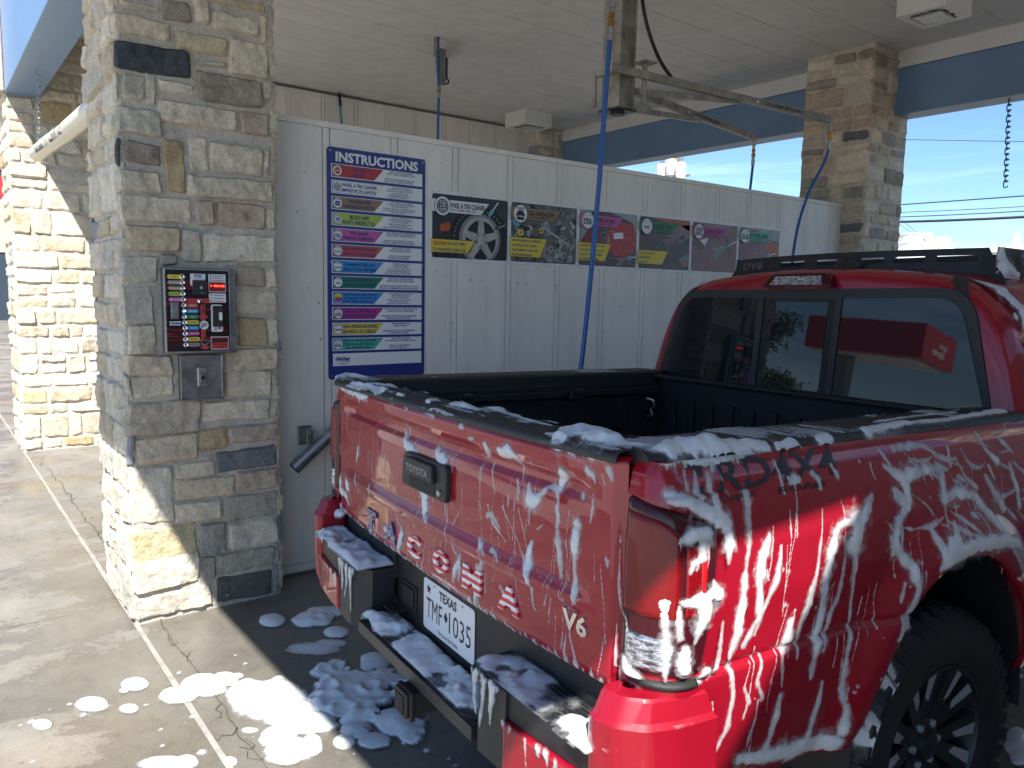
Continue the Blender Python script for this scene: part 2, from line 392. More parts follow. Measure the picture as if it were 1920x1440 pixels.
def one_stone(mb, cols, fr, u0, u1, z0, z1, col, res, depth, seed):
    o, eu, nn = fr
    w, h = u1-u0, z1-z0
    nu = max(4, int(w/res)+2); nz = max(4, int(h/res)+2)
    cr = min(.020, .3*min(w, h))
    P = np.zeros((nu+2, nz+2, 3)); C = np.zeros((nu+2, nz+2, 4))
    sl = (rnd.uniform(-.4,.4), rnd.uniform(-.4,.4)); jc = [rnd.uniform(-.006,.006) for _ in range(4)]
    for i in range(nu+2):
        a = min(max((i-1)/(nu-1), 0), 1)
        for k in range(nz+2):
            c = min(max((k-1)/(nz-1), 0), 1)
            u = u0 + w*a; z = z0 + h*c
            du = min(a, 1-a)*w; dz = min(c, 1-c)*h
            q = Vector((u*3+seed*7.3, z*3, seed*1.7))
            if du < cr and dz < cr:                # round the corners of the outline
                rr = math.hypot(cr-du, cr-dz)
                if rr > cr:
                    su = 1 if a > .5 else -1; sz = 1 if c > .5 else -1
                    u -= su*(cr-du)*(1-cr/rr); z -= sz*(cr-dz)*(1-cr/rr)
            u += .007*noise.noise(q*4.1) + jc[0]*(c-.5)*2; z += .006*noise.noise(q*3.7+Vector((9,0,0))) + jc[1]*(a-.5)*2
            e = min(du, dz)
            hgt = depth*(min(1, e/.010)**.6)*.8
            hgt += (.5*noise.noise(q*2.3) + .62*(.35-abs(noise.noise(q*5.2))) + .28*noise.noise(q*13))*depth*.95*min(1, e/.012)
            hgt += depth*(sl[0]*(a-.5) + sl[1]*(c-.5))*.7*min(1, e/.02)
            if i in (0, nu+1) or k in (0, nz+1): hgt = -.012
            p = o + eu*u + Vector((0,0,z)) + nn*hgt
            P[i, k] = p
            f = 1 + .10*noise.noise(q*1.5)
            C[i, k] = (col[0]*f, col[1]*f, col[2]*f, 1)
    mb.grid(P, flip=True); cols.append(C.reshape(-1, 4))
def ashlar(W, z0, z1, weights):
    """random broken courses over a face W wide"""
    out = []; z = z0
    keys = list(weights); wt = [weights[k] for k in keys]
    while z < z1-.03:
        h = min(rnd.choice([.10,.12,.13,.15,.18,.22]), z1-z)
        u = 0.0
        while u < W-.02:
            ww = rnd.choice([.11,.16,.22,.26,.30,.36])
            if W-u-ww < .08: ww = W-u
            k = rnd.choices(keys, wt)[0]
            if h > .155 and ww > .12 and rnd.random() < .55:
                s = rnd.uniform(.4,.6)
                out += [(u, u+ww, z, z+h*s-.006, k), (u, u+ww, z+h*s+.006, z+h, rnd.choices(keys, wt)[0])]
            else: out.append((u, u+ww, z, z+h, k))
            u += ww
        z += h
    return [(a+.0045, b-.0045, c+.0045, d-.0045, k) for a, b, c, d, k in out]
def column(x0, x1, y0, y1, z1, label, weights, res=.02, traced=None, group='stone columns of the wash bays', depth=.022, faces='SENW'):
    mb = MB(); cols = []
    ins = .0
    mb.box(x0+ins, x1-ins, y0+ins, y1-ins, 0, z1); cols.append(np.tile((.56,.52,.465,1), (8, 1)))
    fr = dict(E=(Vector((x1,y0,0)), Vector((0,1,0)), Vector((1,0,0)), y1-y0), S=(Vector((x1,y0,0)), Vector((-1,0,0)), Vector((0,-1,0)), x1-x0),
              W=(Vector((x0,y1,0)), Vector((0,-1,0)), Vector((-1,0,0)), y1-y0), N=(Vector((x0,y1,0)), Vector((1,0,0)), Vector((0,1,0)), x1-x0))
    n = 0
    for f in faces:
        o, eu, nn, W = fr[f]
        o = o - nn*.006
        eo = o - eu*depth*.3
        st = traced if (f == 'E' and traced) else ashlar(W+depth*.6, 0.01, z1, weights)
        rs = res
        for a, b, c, d, k in st:
            if f == 'E' and traced: a = max(a-.006, y0-.010); b = min(b+.006, y1+.010); c -= .005; d += .005
            if f == 'E' and traced: base = Vector((x1-.006, 0, 0))
            else: base = eo
            if d-c < .018 or b-a < .018: continue
            n += 1
            fl = (o if False else base, eu, nn)
            one_stone(mb, cols, fl, a, b, c, d, PAL[k], rs, depth*rnd.uniform(.7, 1.25), n + x0*13)
    ob = mb.build('stone_column', M['stone'], None, smooth=48, cols=np.concatenate(cols))
    return tag(ob, label, 'column', group)
WT_CREAM = dict(c=7, c2=3, w=7, y2=2, y=.5, y3=.9, g=2.5, t2=.8, sg=.5)
WT_MIX = dict(c=4, c2=3, w=2, t=3, p=3, sl=1.0, d=3, y2=1, g=2, gd=2)
col_near = column(-4.28, -3.645, .705, 1.37, 3.71, 'thick stone column with the payment box set in its face', dict(c=6,c2=3,w=5,g=3,sg=.6,y2=1), .0125,
       [s for s in NEAR], depth=.024)
column(-8.80, -8.17, .705, 1.36, 3.71, 'sunlit cream stone column behind the hanging clearance pipe', WT_CREAM, .018)
column(-4.28, -3.645, 6.65, 7.30, 3.71, 'shaded brown stone column at the far end of the white wall', WT_MIX, .022)
column(-8.80, -8.17, 6.65, 7.30, 3.71, 'distant stone column just showing above the white wall near the small ceiling lamp', WT_CREAM, .03, faces='SE')
column(.80, 1.45, .705, 1.36, 3.71, 'stone column at the right of the wash bay entrance, beside the photographer', WT_CREAM, .03)
column(.80, 1.45, 6.65, 7.30, 3.71, 'stone column at the far right corner of the wash bay', WT_MIX, .03)

# ================================================================ white bay walls
def bay_wall(xf, y0, y1, z1, name, label, seam0=1.36, thick=.24, cap=True, marks=None):
    t = thing(name, label, 'wall', (0,0,0))
    core = MB(); core.box(xf-thick+.012, xf-.012, y0, y1, .0, z1-.012)
    core.build('core', M['gap'], t)
    p = MB(); y = seam0
    edges = [y0]
    k = 0
    while True:
        a = 1.70 - 20*.397 + k*.397; k += 1
        for q in (a, a+.041):
            if y0+.02 < q < y1-.02: edges.append(q)
        if a > y1: break
    edges.append(y1)
    for a, b in zip(edges, edges[1:]):
        p.box(xf-.0125, xf, a+.0025, b-.0025, .055, z1-.03)
        p.box(xf-thick, xf-thick+.0125, a+.0025, b-.0025, .055, z1-.03)
    if marks:
        for y, z in marks:
            r = rnd.uniform(.0035,.007); n = 7
            p.add([(xf+.0012, y+r*math.cos(2*math.pi*k/n)*rnd.uniform(.6,1.3), z+r*math.sin(2*math.pi*k/n)*rnd.uniform(.6,1.3)) for k in range(n)], [tuple(range(n))], 1)
            if rnd.random() < .5: p.add([(xf+.0012, y-.002, z-.006), (xf+.0012, y+.002, z-.006), (xf+.0012, y+.001, z-rnd.uniform(.02,.06))], [(0,2,1)], 2)
    p.build('panel', [M['wall'], M['gap'], M['rust']], t, bevel=.0025)
    c = MB()
    if cap: c.box(xf-thick-.008, xf+.008, y0, y1, z1-.03, z1)
    c.box(xf-.0125, xf+.004, y0, y1, .012, .053)
    c.build('edge_trim', M['wall'], t, bevel=.003)
    return t
WL = bay_wall(-3.85, 1.37, 6.65, 2.365, 'bay_wall', 'long white panelled wall between the bays carrying the signs', marks=[(2.39,1.63),(2.46,1.60),(2.63,1.585),(2.70,1.58),(2.98,1.575),(3.05,1.57),(3.30,1.565),(2.42,2.24),(2.50,1.33),(2.50,1.22),(2.62,1.07),(1.62,1.52),(1.67,1.44),(1.68,1.25),(3.6,1.5),(3.9,1.44),(2.77,1.40),(1.56,1.9),(1.60,2.1),(5.95,2.0),(5.8,2.08)])
bay_wall(-8.37, 1.36, 6.65, 3.705, 'bay_wall', 'tall white panelled wall of the next bay, seen above the sign wall', cap=False)
bay_wall(1.25, 1.37, 6.65, 2.365, 'bay_wall', 'white panelled wall on the passenger side of the truck')

# ================================================================ roof
roof = thing('wash_bay_roof', 'flat roof over the wash bays with pale plank ceiling and blue fascia', 'roof', (0,0,0))
c = MB(); x = -13.0
while x < 1.2:
    c.box(x+.003, min(x+.41, 1.2)-.003, .96, 7.05, 3.71, 3.735); x += .41
c.build('ceiling', M['ceiling'], roof, bevel=.002)
c = MB(); c.box(-13, 1.2, .96, 7.05, 3.737, 4.35); c.build('deck', M['dark'], roof)
spans = [(-12.9,-8.80),(-8.17,-4.28),(-3.645,.80)]
for a, b in spans:
    f = MB(); f.box(a, b, 7.05, 7.30, 3.16, 3.56); f.box(a, b, 7.05, 7.30, 3.562, 4.35)
    f.build('fascia_beam', M['bluefascia'], roof, bevel=.006)
    f = MB(); f.box(a, b, 7.035, 7.05, 3.562, 3.709); f.build('ceiling_trim', M['trim'], roof)
    f = MB(); f.box(a, b, .70, .96, 3.14, 4.35); f.build('fascia_beam', M['bluefascia'], roof, bevel=.006)
f = MB(); f.box(-13.0, -12.9, .70, 7.30, 3.0, 4.35); f.box(1.2, 1.3, .70, 7.3, 3.16, 4.35); f.build('end_fascia', M['bluefascia'], roof)
f = MB(); f.box(-8.86, -8.115, .585, .698, 3.15, 4.35); f.box(-8.80,-8.17,.70,1.36,3.711,4.35); f.build('stucco_block', M['stucco'], roof, bevel=.01)
f = MB(); f.box(-4.28, -3.645, .70, .96, 3.711, 4.35); f.box(-4.28,-3.645,7.05,7.3,3.711,4.35); f.box(.80,1.2,.7,.96,3.711,4.35); f.build('parapet_infill', M['bluefascia'], roof)
f = MB()                                            # unseen slabs added to shade the bay, notched to let a sun patch through
f.box(-4.35, .641, -.468, .698, 3.20, 3.38)
f.prism([(.677,.698),(1.255,-.468),(4.5,-.468),(4.5,.698)], 3.20, 3.38)
f.build('shade_slab', M['bluefascia'], roof)
f = MB()                                            # flaked paint on the fascia
pp = [(-5.86,3.62),(-5.80,3.66),(-5.77,3.60),(-5.79,3.50),(-5.84,3.40),(-5.88,3.44),(-5.87,3.55)]
f.add([(x,.697,z) for x,z in pp], [tuple(range(len(pp)))]); f.build('peeled_paint', M['whitepaint'], roof)

# ================================================================ ceiling lamps
def lamp(x0, x1, y0, y1, label):
    t = thing('ceiling_lamp', label, 'ceiling lamp', ((x0+x1)/2, (y0+y1)/2, 3.71), group='box lamps on the bay ceiling')
    w_, l_ = (x1-x0)/2, (y1-y0)/2
    b = MB(); zb, zt = -.17, -.001
    b.box(-w_, w_, -l_, -l_+.02, zb, zt); b.box(-w_, w_, l_-.02, l_, zb, zt); b.box(-w_, -w_+.02, -l_+.02, l_-.02, zb, zt); b.box(w_-.02, w_, -l_+.02, l_-.02, zb, zt)
    f = .07
    b.box(-w_+.02, w_-.02, -l_+.02, -l_+f, zb+.002, zb+.012); b.box(-w_+.02, w_-.02, l_-f, l_-.02, zb+.002, zb+.012)
    b.box(-w_+.02, -w_+f, -l_+f, l_-f, zb+.002, zb+.012); b.box(w_-f, w_-.02, -l_+f, l_-f, zb+.002, zb+.012)
    b.build('housing', M['whitepaint'], t, bevel=.004)
    r = MB()
    for k in range(26):                             # torn dark gasket round the opening
        s = rnd.choice([0,1,2,3]); q = rnd.uniform(-.8,.8)
        px, py = (q*(w_-f), (l_-f)*(1 if s else -1)) if s < 2 else ((w_-f)*(1 if s == 2 else -1), q*(l_-f))
        a = rnd.uniform(.012,.03)
        r.add([(px-a,py-a,zb-.001),(px+a,py-a*.3,zb-.001),(px+a*.3,py+a,zb-.001)], [(0,2,1)])
    r.box(-w_+f, w_-f, -l_+f, l_-f, zb+.03, zb+.04)
    r.build('gasket', M['black'], t)
    g_ = MB(); q = .55; g_.box(-w_*q, w_*q, -l_*q, l_*q, zb-.012, zb+.02); g_.build('lens', M['fixglass'], t, bevel=.004)
    fr = MB(); q1 = .62
    fr.box(-w_*q1, w_*q1, -l_*q1, -l_*q-.002, zb-.008, zb+.02); fr.box(-w_*q1, w_*q1, l_*q+.002, l_*q1, zb-.008, zb+.02)
    fr.box(-w_*q1, -w_*q-.002, -l_*q, l_*q, zb-.008, zb+.02); fr.box(w_*q+.002, w_*q1, -l_*q, l_*q, zb-.008, zb+.02)
    fr.build('lens_frame', M['grey'], t)
lamp(-7.90, -7.50, 5.88, 6.30, 'small white box lamp on the ceiling beyond the sign wall')
lamp(-3.00, -2.65, 5.73, 6.12, 'white box lamp with torn gasket on the ceiling above the truck')
# ================================================================ pickup truck
def paint_mat():
    m, nt, b = mat('wet red car paint'); v = objvec(nt)
    setp(b, Base_Color=(.34,.006,.022,1), Roughness=.42, Metallic=.1)
    b.inputs['Specular IOR Level'].default_value = .2; b.inputs['Coat Weight'].default_value = .85; b.inputs['Coat Roughness'].default_value = .025; b.inputs['Coat IOR'].default_value = 1.5
    n = noise_node(nt, 3.0, 3, .5, v)
    c = ramp(nt, n.outputs[0], [(.3, (.25,.003,.014)), (.7, (.30,.005,.018))]); nt.links.new(c.outputs[0], b.inputs['Base Color'])
    dr = N(nt, 'ShaderNodeTexVoronoi', feature='F1'); dr.inputs['Scale'].default_value = 120; nt.links.new(v, dr.inputs['Vector'])
    h = ramp(nt, dr.outputs['Distance'], [(.0, (1,1,1)), (.16, (0,0,0))])
    sel = ramp(nt, noise_node(nt, 26, 3, .6, v).outputs[0], [(.57, (0,0,0)), (.62, (1,1,1))])
    bump(nt, b, fmath(nt, 'MULTIPLY', h.outputs[0], sel.outputs[0]), .10, .0012)
    return m
M['paint'] = paint_mat()
def glass_mat():
    m, nt, b = mat('dark privacy glass'); setp(b, Base_Color=(.010,.012,.016,1), Roughness=.015)
    b.inputs['IOR'].default_value = 1.5; b.inputs['Specular IOR Level'].default_value = .5
    v = objvec(nt); n = noise_node(nt, 55, 2, .5, v); s = ramp(nt, n.outputs[0], [(.745, (0,0,0)), (.76, (1,1,1))])
    nt.links.new(mix(nt, s.outputs[0], (.015,.015,.015), (.4,.4,.4)), b.inputs['Roughness'])
    return m
M['glass'] = glass_mat()
def lens_mat(name, col, rough=.12):
    m, nt, b = mat(name); setp(b, Base_Color=(*col,1), Roughness=rough)
    b.inputs['Coat Weight'].default_value = .3; b.inputs['Coat Roughness'].default_value = .02; b.inputs['Coat IOR'].default_value = 1.4; b.inputs['Specular IOR Level'].default_value = .3
    return m
M['redlens'] = lens_mat('red tail lamp lens', (.15,.002,.004), .3)
M['smoke'] = lens_mat('smoked lamp housing', (.045,.005,.009))
M['redreflector'] = lens_mat('red side reflector', (.45,.01,.015), .3)
def clear_lens():
    m, nt, b = mat('clear ribbed lens'); setp(b, Base_Color=(.50,.53,.56,1), Roughness=.12, Metallic=.8)
    b.inputs['Coat Weight'].default_value = 1; b.inputs['Coat Roughness'].default_value = .02
    v = objvec(nt); mp = N(nt, 'ShaderNodeMapping'); mp.inputs['Scale'].default_value = (60,60,140); nt.links.new(v, mp.inputs['Vector'])
    n = noise_node(nt, 1.0, 2, .5, mp.outputs[0]); bump(nt, b, n.outputs[0], 1.0, .006)
    r = ramp(nt, n.outputs[0], [(.35, (.10,.10,.11)), (.6, (.62,.65,.70))]); nt.links.new(r.outputs[0], b.inputs['Base Color'])
    return m
M['clear'] = clear_lens()
def flag_mat(stars):
    m, nt, b = mat('flag letter overlay stars' if stars else 'flag letter overlay stripes'); v = objvec(nt)
    setp(b, Roughness=.3)
    if stars:
        vo = N(nt, 'ShaderNodeTexVoronoi', feature='F1'); vo.inputs['Scale'].default_value = 110; nt.links.new(v, vo.inputs['Vector'])
        r = ramp(nt, vo.outputs['Distance'], [(.0, (.7,.7,.75)), (.26, (.7,.7,.75)), (.30, (.03,.05,.17))])
    else:
        sx = N(nt, 'ShaderNodeSeparateXYZ'); nt.links.new(v, sx.inputs[0])
        f = fmath(nt, 'FRACT', fmath(nt, 'MULTIPLY', sx.outputs[2], 52))
        r = ramp(nt, f, [(.48, (.60,.03,.05)), (.52, (.78,.76,.76))]); 
    nt.links.new(r.outputs[0], b.inputs['Base Color'])
    return m
M['stars'] = flag_mat(True); M['stripes'] = flag_mat(False)
M['decal'] = simple('dark decal', (.018,.012,.016), .35)

def lerp(x, xs, ys): return np.interp(x, xs, ys)
def sstep(a, b, x):
    t = np.clip((np.asarray(x, float)-a)/(b-a), 0, 1); return t*t*(3-2*t)

TG_Z = [.715,.722,.735,.75,.80,.852,.864,.88,.893,.908,.93,1.0,1.06,1.084,1.098,1.114,1.128,1.148,1.172,1.184,1.190]
TG_P = [.030,.014,.004,.0,.004,.003,-.009,-.012,-.004,.003,.001,-.003,-.001,.003,.013,.013,-.001,-.012,-.014,-.006,.010]
def tailgate_v(u, z):
    u = np.asarray(u, float); z = np.asarray(z, float)
    fade = 1 - sstep(.60, .72, np.abs(u))
    p = lerp(z, TG_Z, TG_P)
    plain = lerp(z, [.715,.73,.75,1.15,1.18,1.19], [.03,.006,0,-.004,-.004,.010])
    v = -.028*(1-(u/.765)**2) + p*fade + plain*(1-fade)
    v += .018*sstep(.745, .767, np.abs(u))
    return v
U0, RC, UB = .774, .075, .89
L1 = UB-RC-U0; L2 = RC*math.pi/2
VH, ZH, EA, EB = .99, .385, .402, .515
def bed_side(s, z):
    """outer skin of the right bed side, s runs from the tailgate seam round the corner and forward"""
    s = np.asarray(s, float); z = np.asarray(z, float)
    d = lerp(z, [.48,.55,.65,.765,.779,.79,.80,.92,1.02,1.10,1.15,1.18,1.197], [-.05,-.022,-.006,.0,-.001,-.012,-.006,.002,-.003,-.022,-.042,-.060,-.075])
    e = lerp(z, [.48,.72,1.05,1.12,1.17,1.197], [-.012,-.002,-.004,-.008,-.018,-.036])
    a = np.clip((s-L1)/L2, 0, 1)*math.pi/2
    st = np.maximum(s-L1-L2, 0); rs = np.minimum(s, L1)
    bu = U0 + rs + RC*np.sin(a); bv = RC*(1-np.cos(a)) + st + .0
    off = e*np.cos(a)**2 + d*np.sin(a)**2
    u = bu + off*np.sin(a); v = bv - off*np.cos(a)
    rr = np.sqrt(((v-VH)/EA)**2 + ((z-ZH)/EB)**2)
    fl = .034*(1-sstep(1.04, 1.26, rr))*sstep(.1, .3, v)
    u = u + fl + .022*sstep(1.42, 1.24, rr)*sstep(1.02, 1.2, rr)*0
    return u, v
truck = thing('pickup_truck', 'red pickup truck covered in white soap suds in the wash bay', 'pickup truck')
TA = R(-5.0)
truck.location = (math.cos(TA)*-1.85 - math.sin(TA)*.936, math.sin(TA)*-1.85 + math.cos(TA)*.936, 0)
truck.rotation_euler = (R(-.7), R(-.6), TA)

# ---- tailgate
def tailgate():
    mb = MB()
    us = np.concatenate([np.linspace(-.767, -.74, 8), np.linspace(-.73, .73, 130), np.linspace(.74, .767, 8)]); zs = np.unique(np.concatenate([np.linspace(.715, 1.19, 96), TG_Z]))
    Ug, Zg = np.meshgrid(us, zs, indexing='ij')
    mb.grid(np.stack([Ug, tailgate_v(Ug, Zg), Zg], -1))
    mb.box(-.75, .75, .02, .07, .722, 1.185)
    tg = mb.build('tailgate', M['paint'], truck, smooth=60)
    mb = MB()                                       # ribbed black cap along the top
    us = np.linspace(-.768, .768, 60); prof = [(-.018,1.180),(-.020,1.188),(-.016,1.197),(-.008,1.202)]
    for k in range(9): prof += [(.0+k*.0085, 1.2035), (.0045+k*.0085, 1.2055)]
    prof += [(.085,1.203),(.092,1.195),(.093,1.17)]
    P = np.array([[(u, p[0]-.020*(1-(u/.768)**2), p[1]) for p in prof] for u in us]); mb.grid(P, flip=True)
    mb.build('top_cap', M['plastic'], tg, smooth=40)
    # handle
    h = MB()
    def yv(u, z, o): return float(tailgate_v(u, z)) - o
    cv = yv(0, 1.01, 0)
    out = [(-.132,.975),(-.125,.962),(.128,.962),(.137,.972),(.137,1.05),(.13,1.06),(-.105,1.06),(-.122,1.045)]
    h.prism(out, 0, 1, f=lambda x, y, z: (x, cv + (.004 if z < .5 else -.016), y))
    hb = h.build('handle_bezel', M['plastic'], tg, bevel=.005)
    h = MB(); h.box(-.078, .078, cv-.0165, cv-.0172, .968, 1.008); h.build('handle_recess', M['dark'], hb)
    h = MB(); h.prism([(-.085,1.005),(.085,1.005),(.08,1.052),(-.075,1.052)], 0, 1, f=lambda x, y, z: (x, cv + (-.016 if z < .5 else -.031), y)); h.build('pull', M['plastic'], hb, bevel=.004)
    s = Sheet((0, cv-.0315, 0), (1,0,0), (0,0,1), (0,-1,0)); s.text('TOYOTA', -.002, 1.026, .019, .0006, 0, w=.135, bold=.03)
    s.build('raised_lettering', M['grey'], hb)
    h = MB(); h.lathe([(.0,-.003),(.008,-.003),(.009,0),(.009,.004)], 16, f=lambda a, r, q: (.108+r*math.cos(a), cv-.0165-.003+q, .985+r*math.sin(a))); h.build('lock', M['steel'], hb, smooth=30)
    # letters
    n = 6; 
    for k, ch in enumerate('TACOMA'):
        uc = -.415 + k*.165
        v, f = text_geo(ch, .055); v = v.copy()
        wd = v[:,0].max()-v[:,0].min(); v[:,0] *= .086/wd; v[:,1] *= .054/.72; v[:,0] += uc; v[:,1] += .757 + .003*k
        mb = MB(); nn = len(v)
        fr = [(p[0], float(tailgate_v(p[0], p[1]))-.0055, p[1]) for p in v]; bk = [(p[0], float(tailgate_v(p[0], p[1]))+.001, p[1]) for p in v]
        mb.add(fr, f)
        ed = {}
        for q in f:
            for a, b in zip(q, q[1:]+q[:1]): ed[(a,b)] = 1
        b0 = mb.add(bk, [])
        for (a, b) in ed:
            if (b, a) not in ed: mb.f.append((b, a, b0+a, b0+b)); mb.m.append(0)
        mb.build('badge_letter', M['stars'] if k < 2 else M['stripes'], tg)
    mb = MB(); v, f = text_geo('V6', .03); v = v.copy(); wd = v[:,0].max()-v[:,0].min()
    v[:,0] = v[:,0]*.080/wd + .645 + v[:,1]*0; v[:,1] = v[:,1]*.040/.72 + .808
    fr = [(p[0], float(tailgate_v(p[0], p[1]))-.005, p[1]) for p in v]; mb.add(fr, f); bk = mb.add([(p[0], p[1]+.006, p[2]) for p in fr], [])
    ed = {}
    for q in f:
        for a, b in zip(q, q[1:]+q[:1]): ed[(a,b)] = 1
    for (a, b) in ed:
        if (b, a) not in ed: mb.f.append((b, a, bk+a, bk+b)); mb.m.append(0)
    mb.build('engine_badge', M['chrome'], tg)
    return tg
tailgate()

# ---- bed sides, tail lights
def s_of_v(v): return L1+L2+(v-RC)
def mirror(P, sgn):
    P = P.copy(); P[..., 0] *= sgn; return P
def bed(sgn):
    smax = s_of_v(1.435)
    ss = np.concatenate([np.linspace(0, L1+L2, 18), np.linspace(L1+L2+.011, smax, 112)]); zs = np.unique(np.concatenate([np.linspace(.495, 1.190, 66), [.779,.785,.79,.80]]))
    Sg, Zg = np.meshgrid(ss, zs, indexing='ij')
    Vv = s_to_v = np.where(Sg > L1+L2, Sg-L1-L2+RC, 0)
    dv = (Vv-VH)/EA; dz = (Zg-ZH)/EB; rr = np.sqrt(dv**2+dz**2)
    inside = rr < 1.0
    keepc = ~(inside[:-1,:-1] & inside[1:,:-1] & inside[1:,1:] & inside[:-1,1:])
    k = np.where(inside, 1/np.maximum(rr, 1e-6), 1)
    Z2 = np.where(inside, ZH+dz*EB*k, Zg); S2 = np.where(inside, s_of_v(VH+dv*EA*k), Sg)
    u, v = bed_side(S2, Z2)
    mb = MB(); mb.grid(mirror(np.stack([u, v, Z2], -1), sgn), keepc, flip=sgn < 0)
    # rolled lip of the wheel arch
    th = np.linspace(-.25, math.pi+.25, 60); lip = []
    for t_ in th:
        vv = VH+EA*math.cos(t_); zz = ZH+EB*math.sin(t_)
        zz = max(zz, .495)
        uu, _ = bed_side(s_of_v(vv), zz); uu = float(uu)
        lip.append([(sgn*uu, vv, zz), (sgn*(uu-.004), VH+(EA-.012)*math.cos(t_), zz-.010*math.sin(t_)), (sgn*(uu-.014), VH+(EA-.012)*math.cos(t_), zz-.010*math.sin(t_))])
    mb.grid(np.array(lip), flip=sgn > 0)
    o = mb.build('bed_side', M['paint'], truck, smooth=50)
    mb = MB(); lip = []                              # wheel well liner
    for t_ in np.linspace(0, math.pi, 30):
        lip.append([(sgn*q, VH+(EA-.006)*math.cos(t_), ZH+(EB-.006)*math.sin(t_)) for q in (.885, .52)])
    mb.grid(np.array(lip), flip=sgn > 0); mb.box(min(sgn*.52, sgn*.50), max(sgn*.52, sgn*.50), .55, 1.45, .3, .95)
    mb.build('wheel_well', M['rubber'], truck)
    # rail cap
    mb = MB(); vs_ = np.linspace(.028, 1.44, 50); P = []
    prof = [(.822,1.182),(.824,1.190),(.818,1.200),(.806,1.2055),(.76,1.207),(.70,1.207),(.665,1.205),(.655,1.198),(.652,1.16),(.652,1.12)]
    for q in vs_: P.append([(sgn*(p[0]-.020*(1-min(1,(q-.028)/.04))), q, p[1]) for p in prof])
    P = [[(sgn*.74, .028, 1.17)]*len(prof)] + P
    mb.grid(np.array(P), flip=sgn > 0); mb.build('rail_cap', M['plastic'], truck, smooth=40)
    # tail light
    tl = bpy.data.objects.new('tail_light', None); link(tl, truck)
    def patch(s0, s1, z0, z1, off, m, name, ns=24, nz=24, par=None, thick=.012):
        a = np.linspace(0, 1, ns); b = np.linspace(0, 1, nz); A, B = np.meshgrid(a, b, indexing='ij')
        Zb = z0(A) + (z1(A)-z0(A))*B; Sb = s0(B) + (s1(B)-s0(B))*A
        u, v = bed_side(Sb, Zb); du, dv_ = bed_side(Sb+.002, Zb)
        tx_, ty_ = du-u, dv_-v; l = np.sqrt(tx_**2+ty_**2)+1e-9
        nx, ny = ty_/l, -tx_/l
        ed = np.minimum(np.minimum(A, 1-A)*(ns-1), np.minimum(B, 1-B)*(nz-1))
        o_ = off*np.clip(ed/2, 0, 1)**.5 - .004*(ed < .5)
        P = np.stack([u+nx*o_, v+ny*o_, Zb], -1); mb = MB(); mb.grid(mirror(P, sgn), flip=sgn < 0)
        return mb.build(name, m, par or tl, smooth=70)
    send = lambda B: s_of_v(.105)+.038*B
    top = lambda A: 1.128-.045*A**1.3
    c_ = lambda q: (lambda B: q + 0*B)
    patch(c_(.003), send, c_(.798), top, .010, M['smoke'], 'housing', 30, 40)
    patch(c_(.012), lambda B: .131 + 0*B, c_(.902), lambda A: 1.108-.010*A-.035*A**4, .0145, M['redlens'], 'brake_lens', 24, 30)
    patch(lambda B: .132+0*B, lambda B: s_of_v(.085)+.025*B, c_(.905), lambda A: 1.060-.02*A, .0135, M['redlens'], 'side_lens')
    patch(lambda B: .160+0*B, lambda B: s_of_v(.088)+.012*B, c_(.925), lambda A: 1.045-.004*A, .0155, M['redreflector'], 'side_reflector', 10, 20)
    patch(c_(.018), lambda B: .122+0*B, c_(.803), lambda A: .880+0*A, .0135, M['clear'], 'reverse_lens', 20, 16)
    patch(c_(.02), lambda B: s_of_v(.10)+0*B, c_(.770), lambda A: .790+0*A, .007, M['rubber'], 'lamp_gasket', 24, 6)
    return o
bed_side_obj = bed(1); bed(-1)

def side_text(txt, v0, v1, zc, h, name, slant=.25):
    v, f = text_geo(txt, .02); v = v.copy(); wd = v[:,0].max()-v[:,0].min()
    vv = (v[:,0]/wd+.5)*(v1-v0)+v0; zz = zc + (v[:,1]/.72-.5)*h; vv = vv + (zz-zc)*slant
    u, q = bed_side(s_of_v(vv), zz)
    mb = MB(); mb.add([(a+.0015, b, c) for a, b, c in zip(u, q, zz)], [tuple(x) for x in f]); mb.build(name, M['decal'], bed_side_obj)
side_text('TRD4X4', .085, .535, 1.156, .056, 'side_decal'); side_text('OFF', .15, .26, 1.114, .012, 'side_decal'); side_text('ROAD', .33, .48, 1.114, .012, 'side_decal')

# ---- cargo box
b = MB()
b.box(-.652, .652, .07, 1.43, .735, .75)
for k in range(16): b.box(-.62+k*.08, -.575+k*.08, .10, 1.40, .7502, .760)
b.box(-.652, -.64, .07, 1.43, .7505, 1.16); b.box(.64, .652, .07, 1.43, .7505, 1.16)
b.box(-.64, .64, 1.418, 1.43, .7505, 1.175)
for k in range(12): b.box(-.60+k*.105, -.535+k*.105, 1.405, 1.4178, .80, 1.10)
b.box(-.65, .65, 1.385, 1.435, 1.1755, 1.190)
for sg in (-1, 1):
    b.prism([(.66,.7505),(1.34,.7505),(1.27,.93),(.73,.93)], 0, 1, f=lambda x, y, z, sg=sg: (sg*(.64 if z < .5 else .52), x, y))
    for k in range(4): b.box(min(sg*.639, sg*.630), max(sg*.639, sg*.630), .18+k*.33, .24+k*.33, .98, 1.10)
    b.box(min(sg*.639, sg*.618), max(sg*.639, sg*.618), .10, 1.38, 1.112, 1.138)          # deck rail
b.build('cargo_box', M['liner'], truck, bevel=.004)
for q in (.42, .93):
    c = MB(); c.box(-.617, -.592, q-.035, q+.035, 1.108, 1.142); c.box(-.60, -.57, q-.018, q+.018, 1.13, 1.15); c.build('deck_cleat', M['plastic'], truck, bevel=.005)
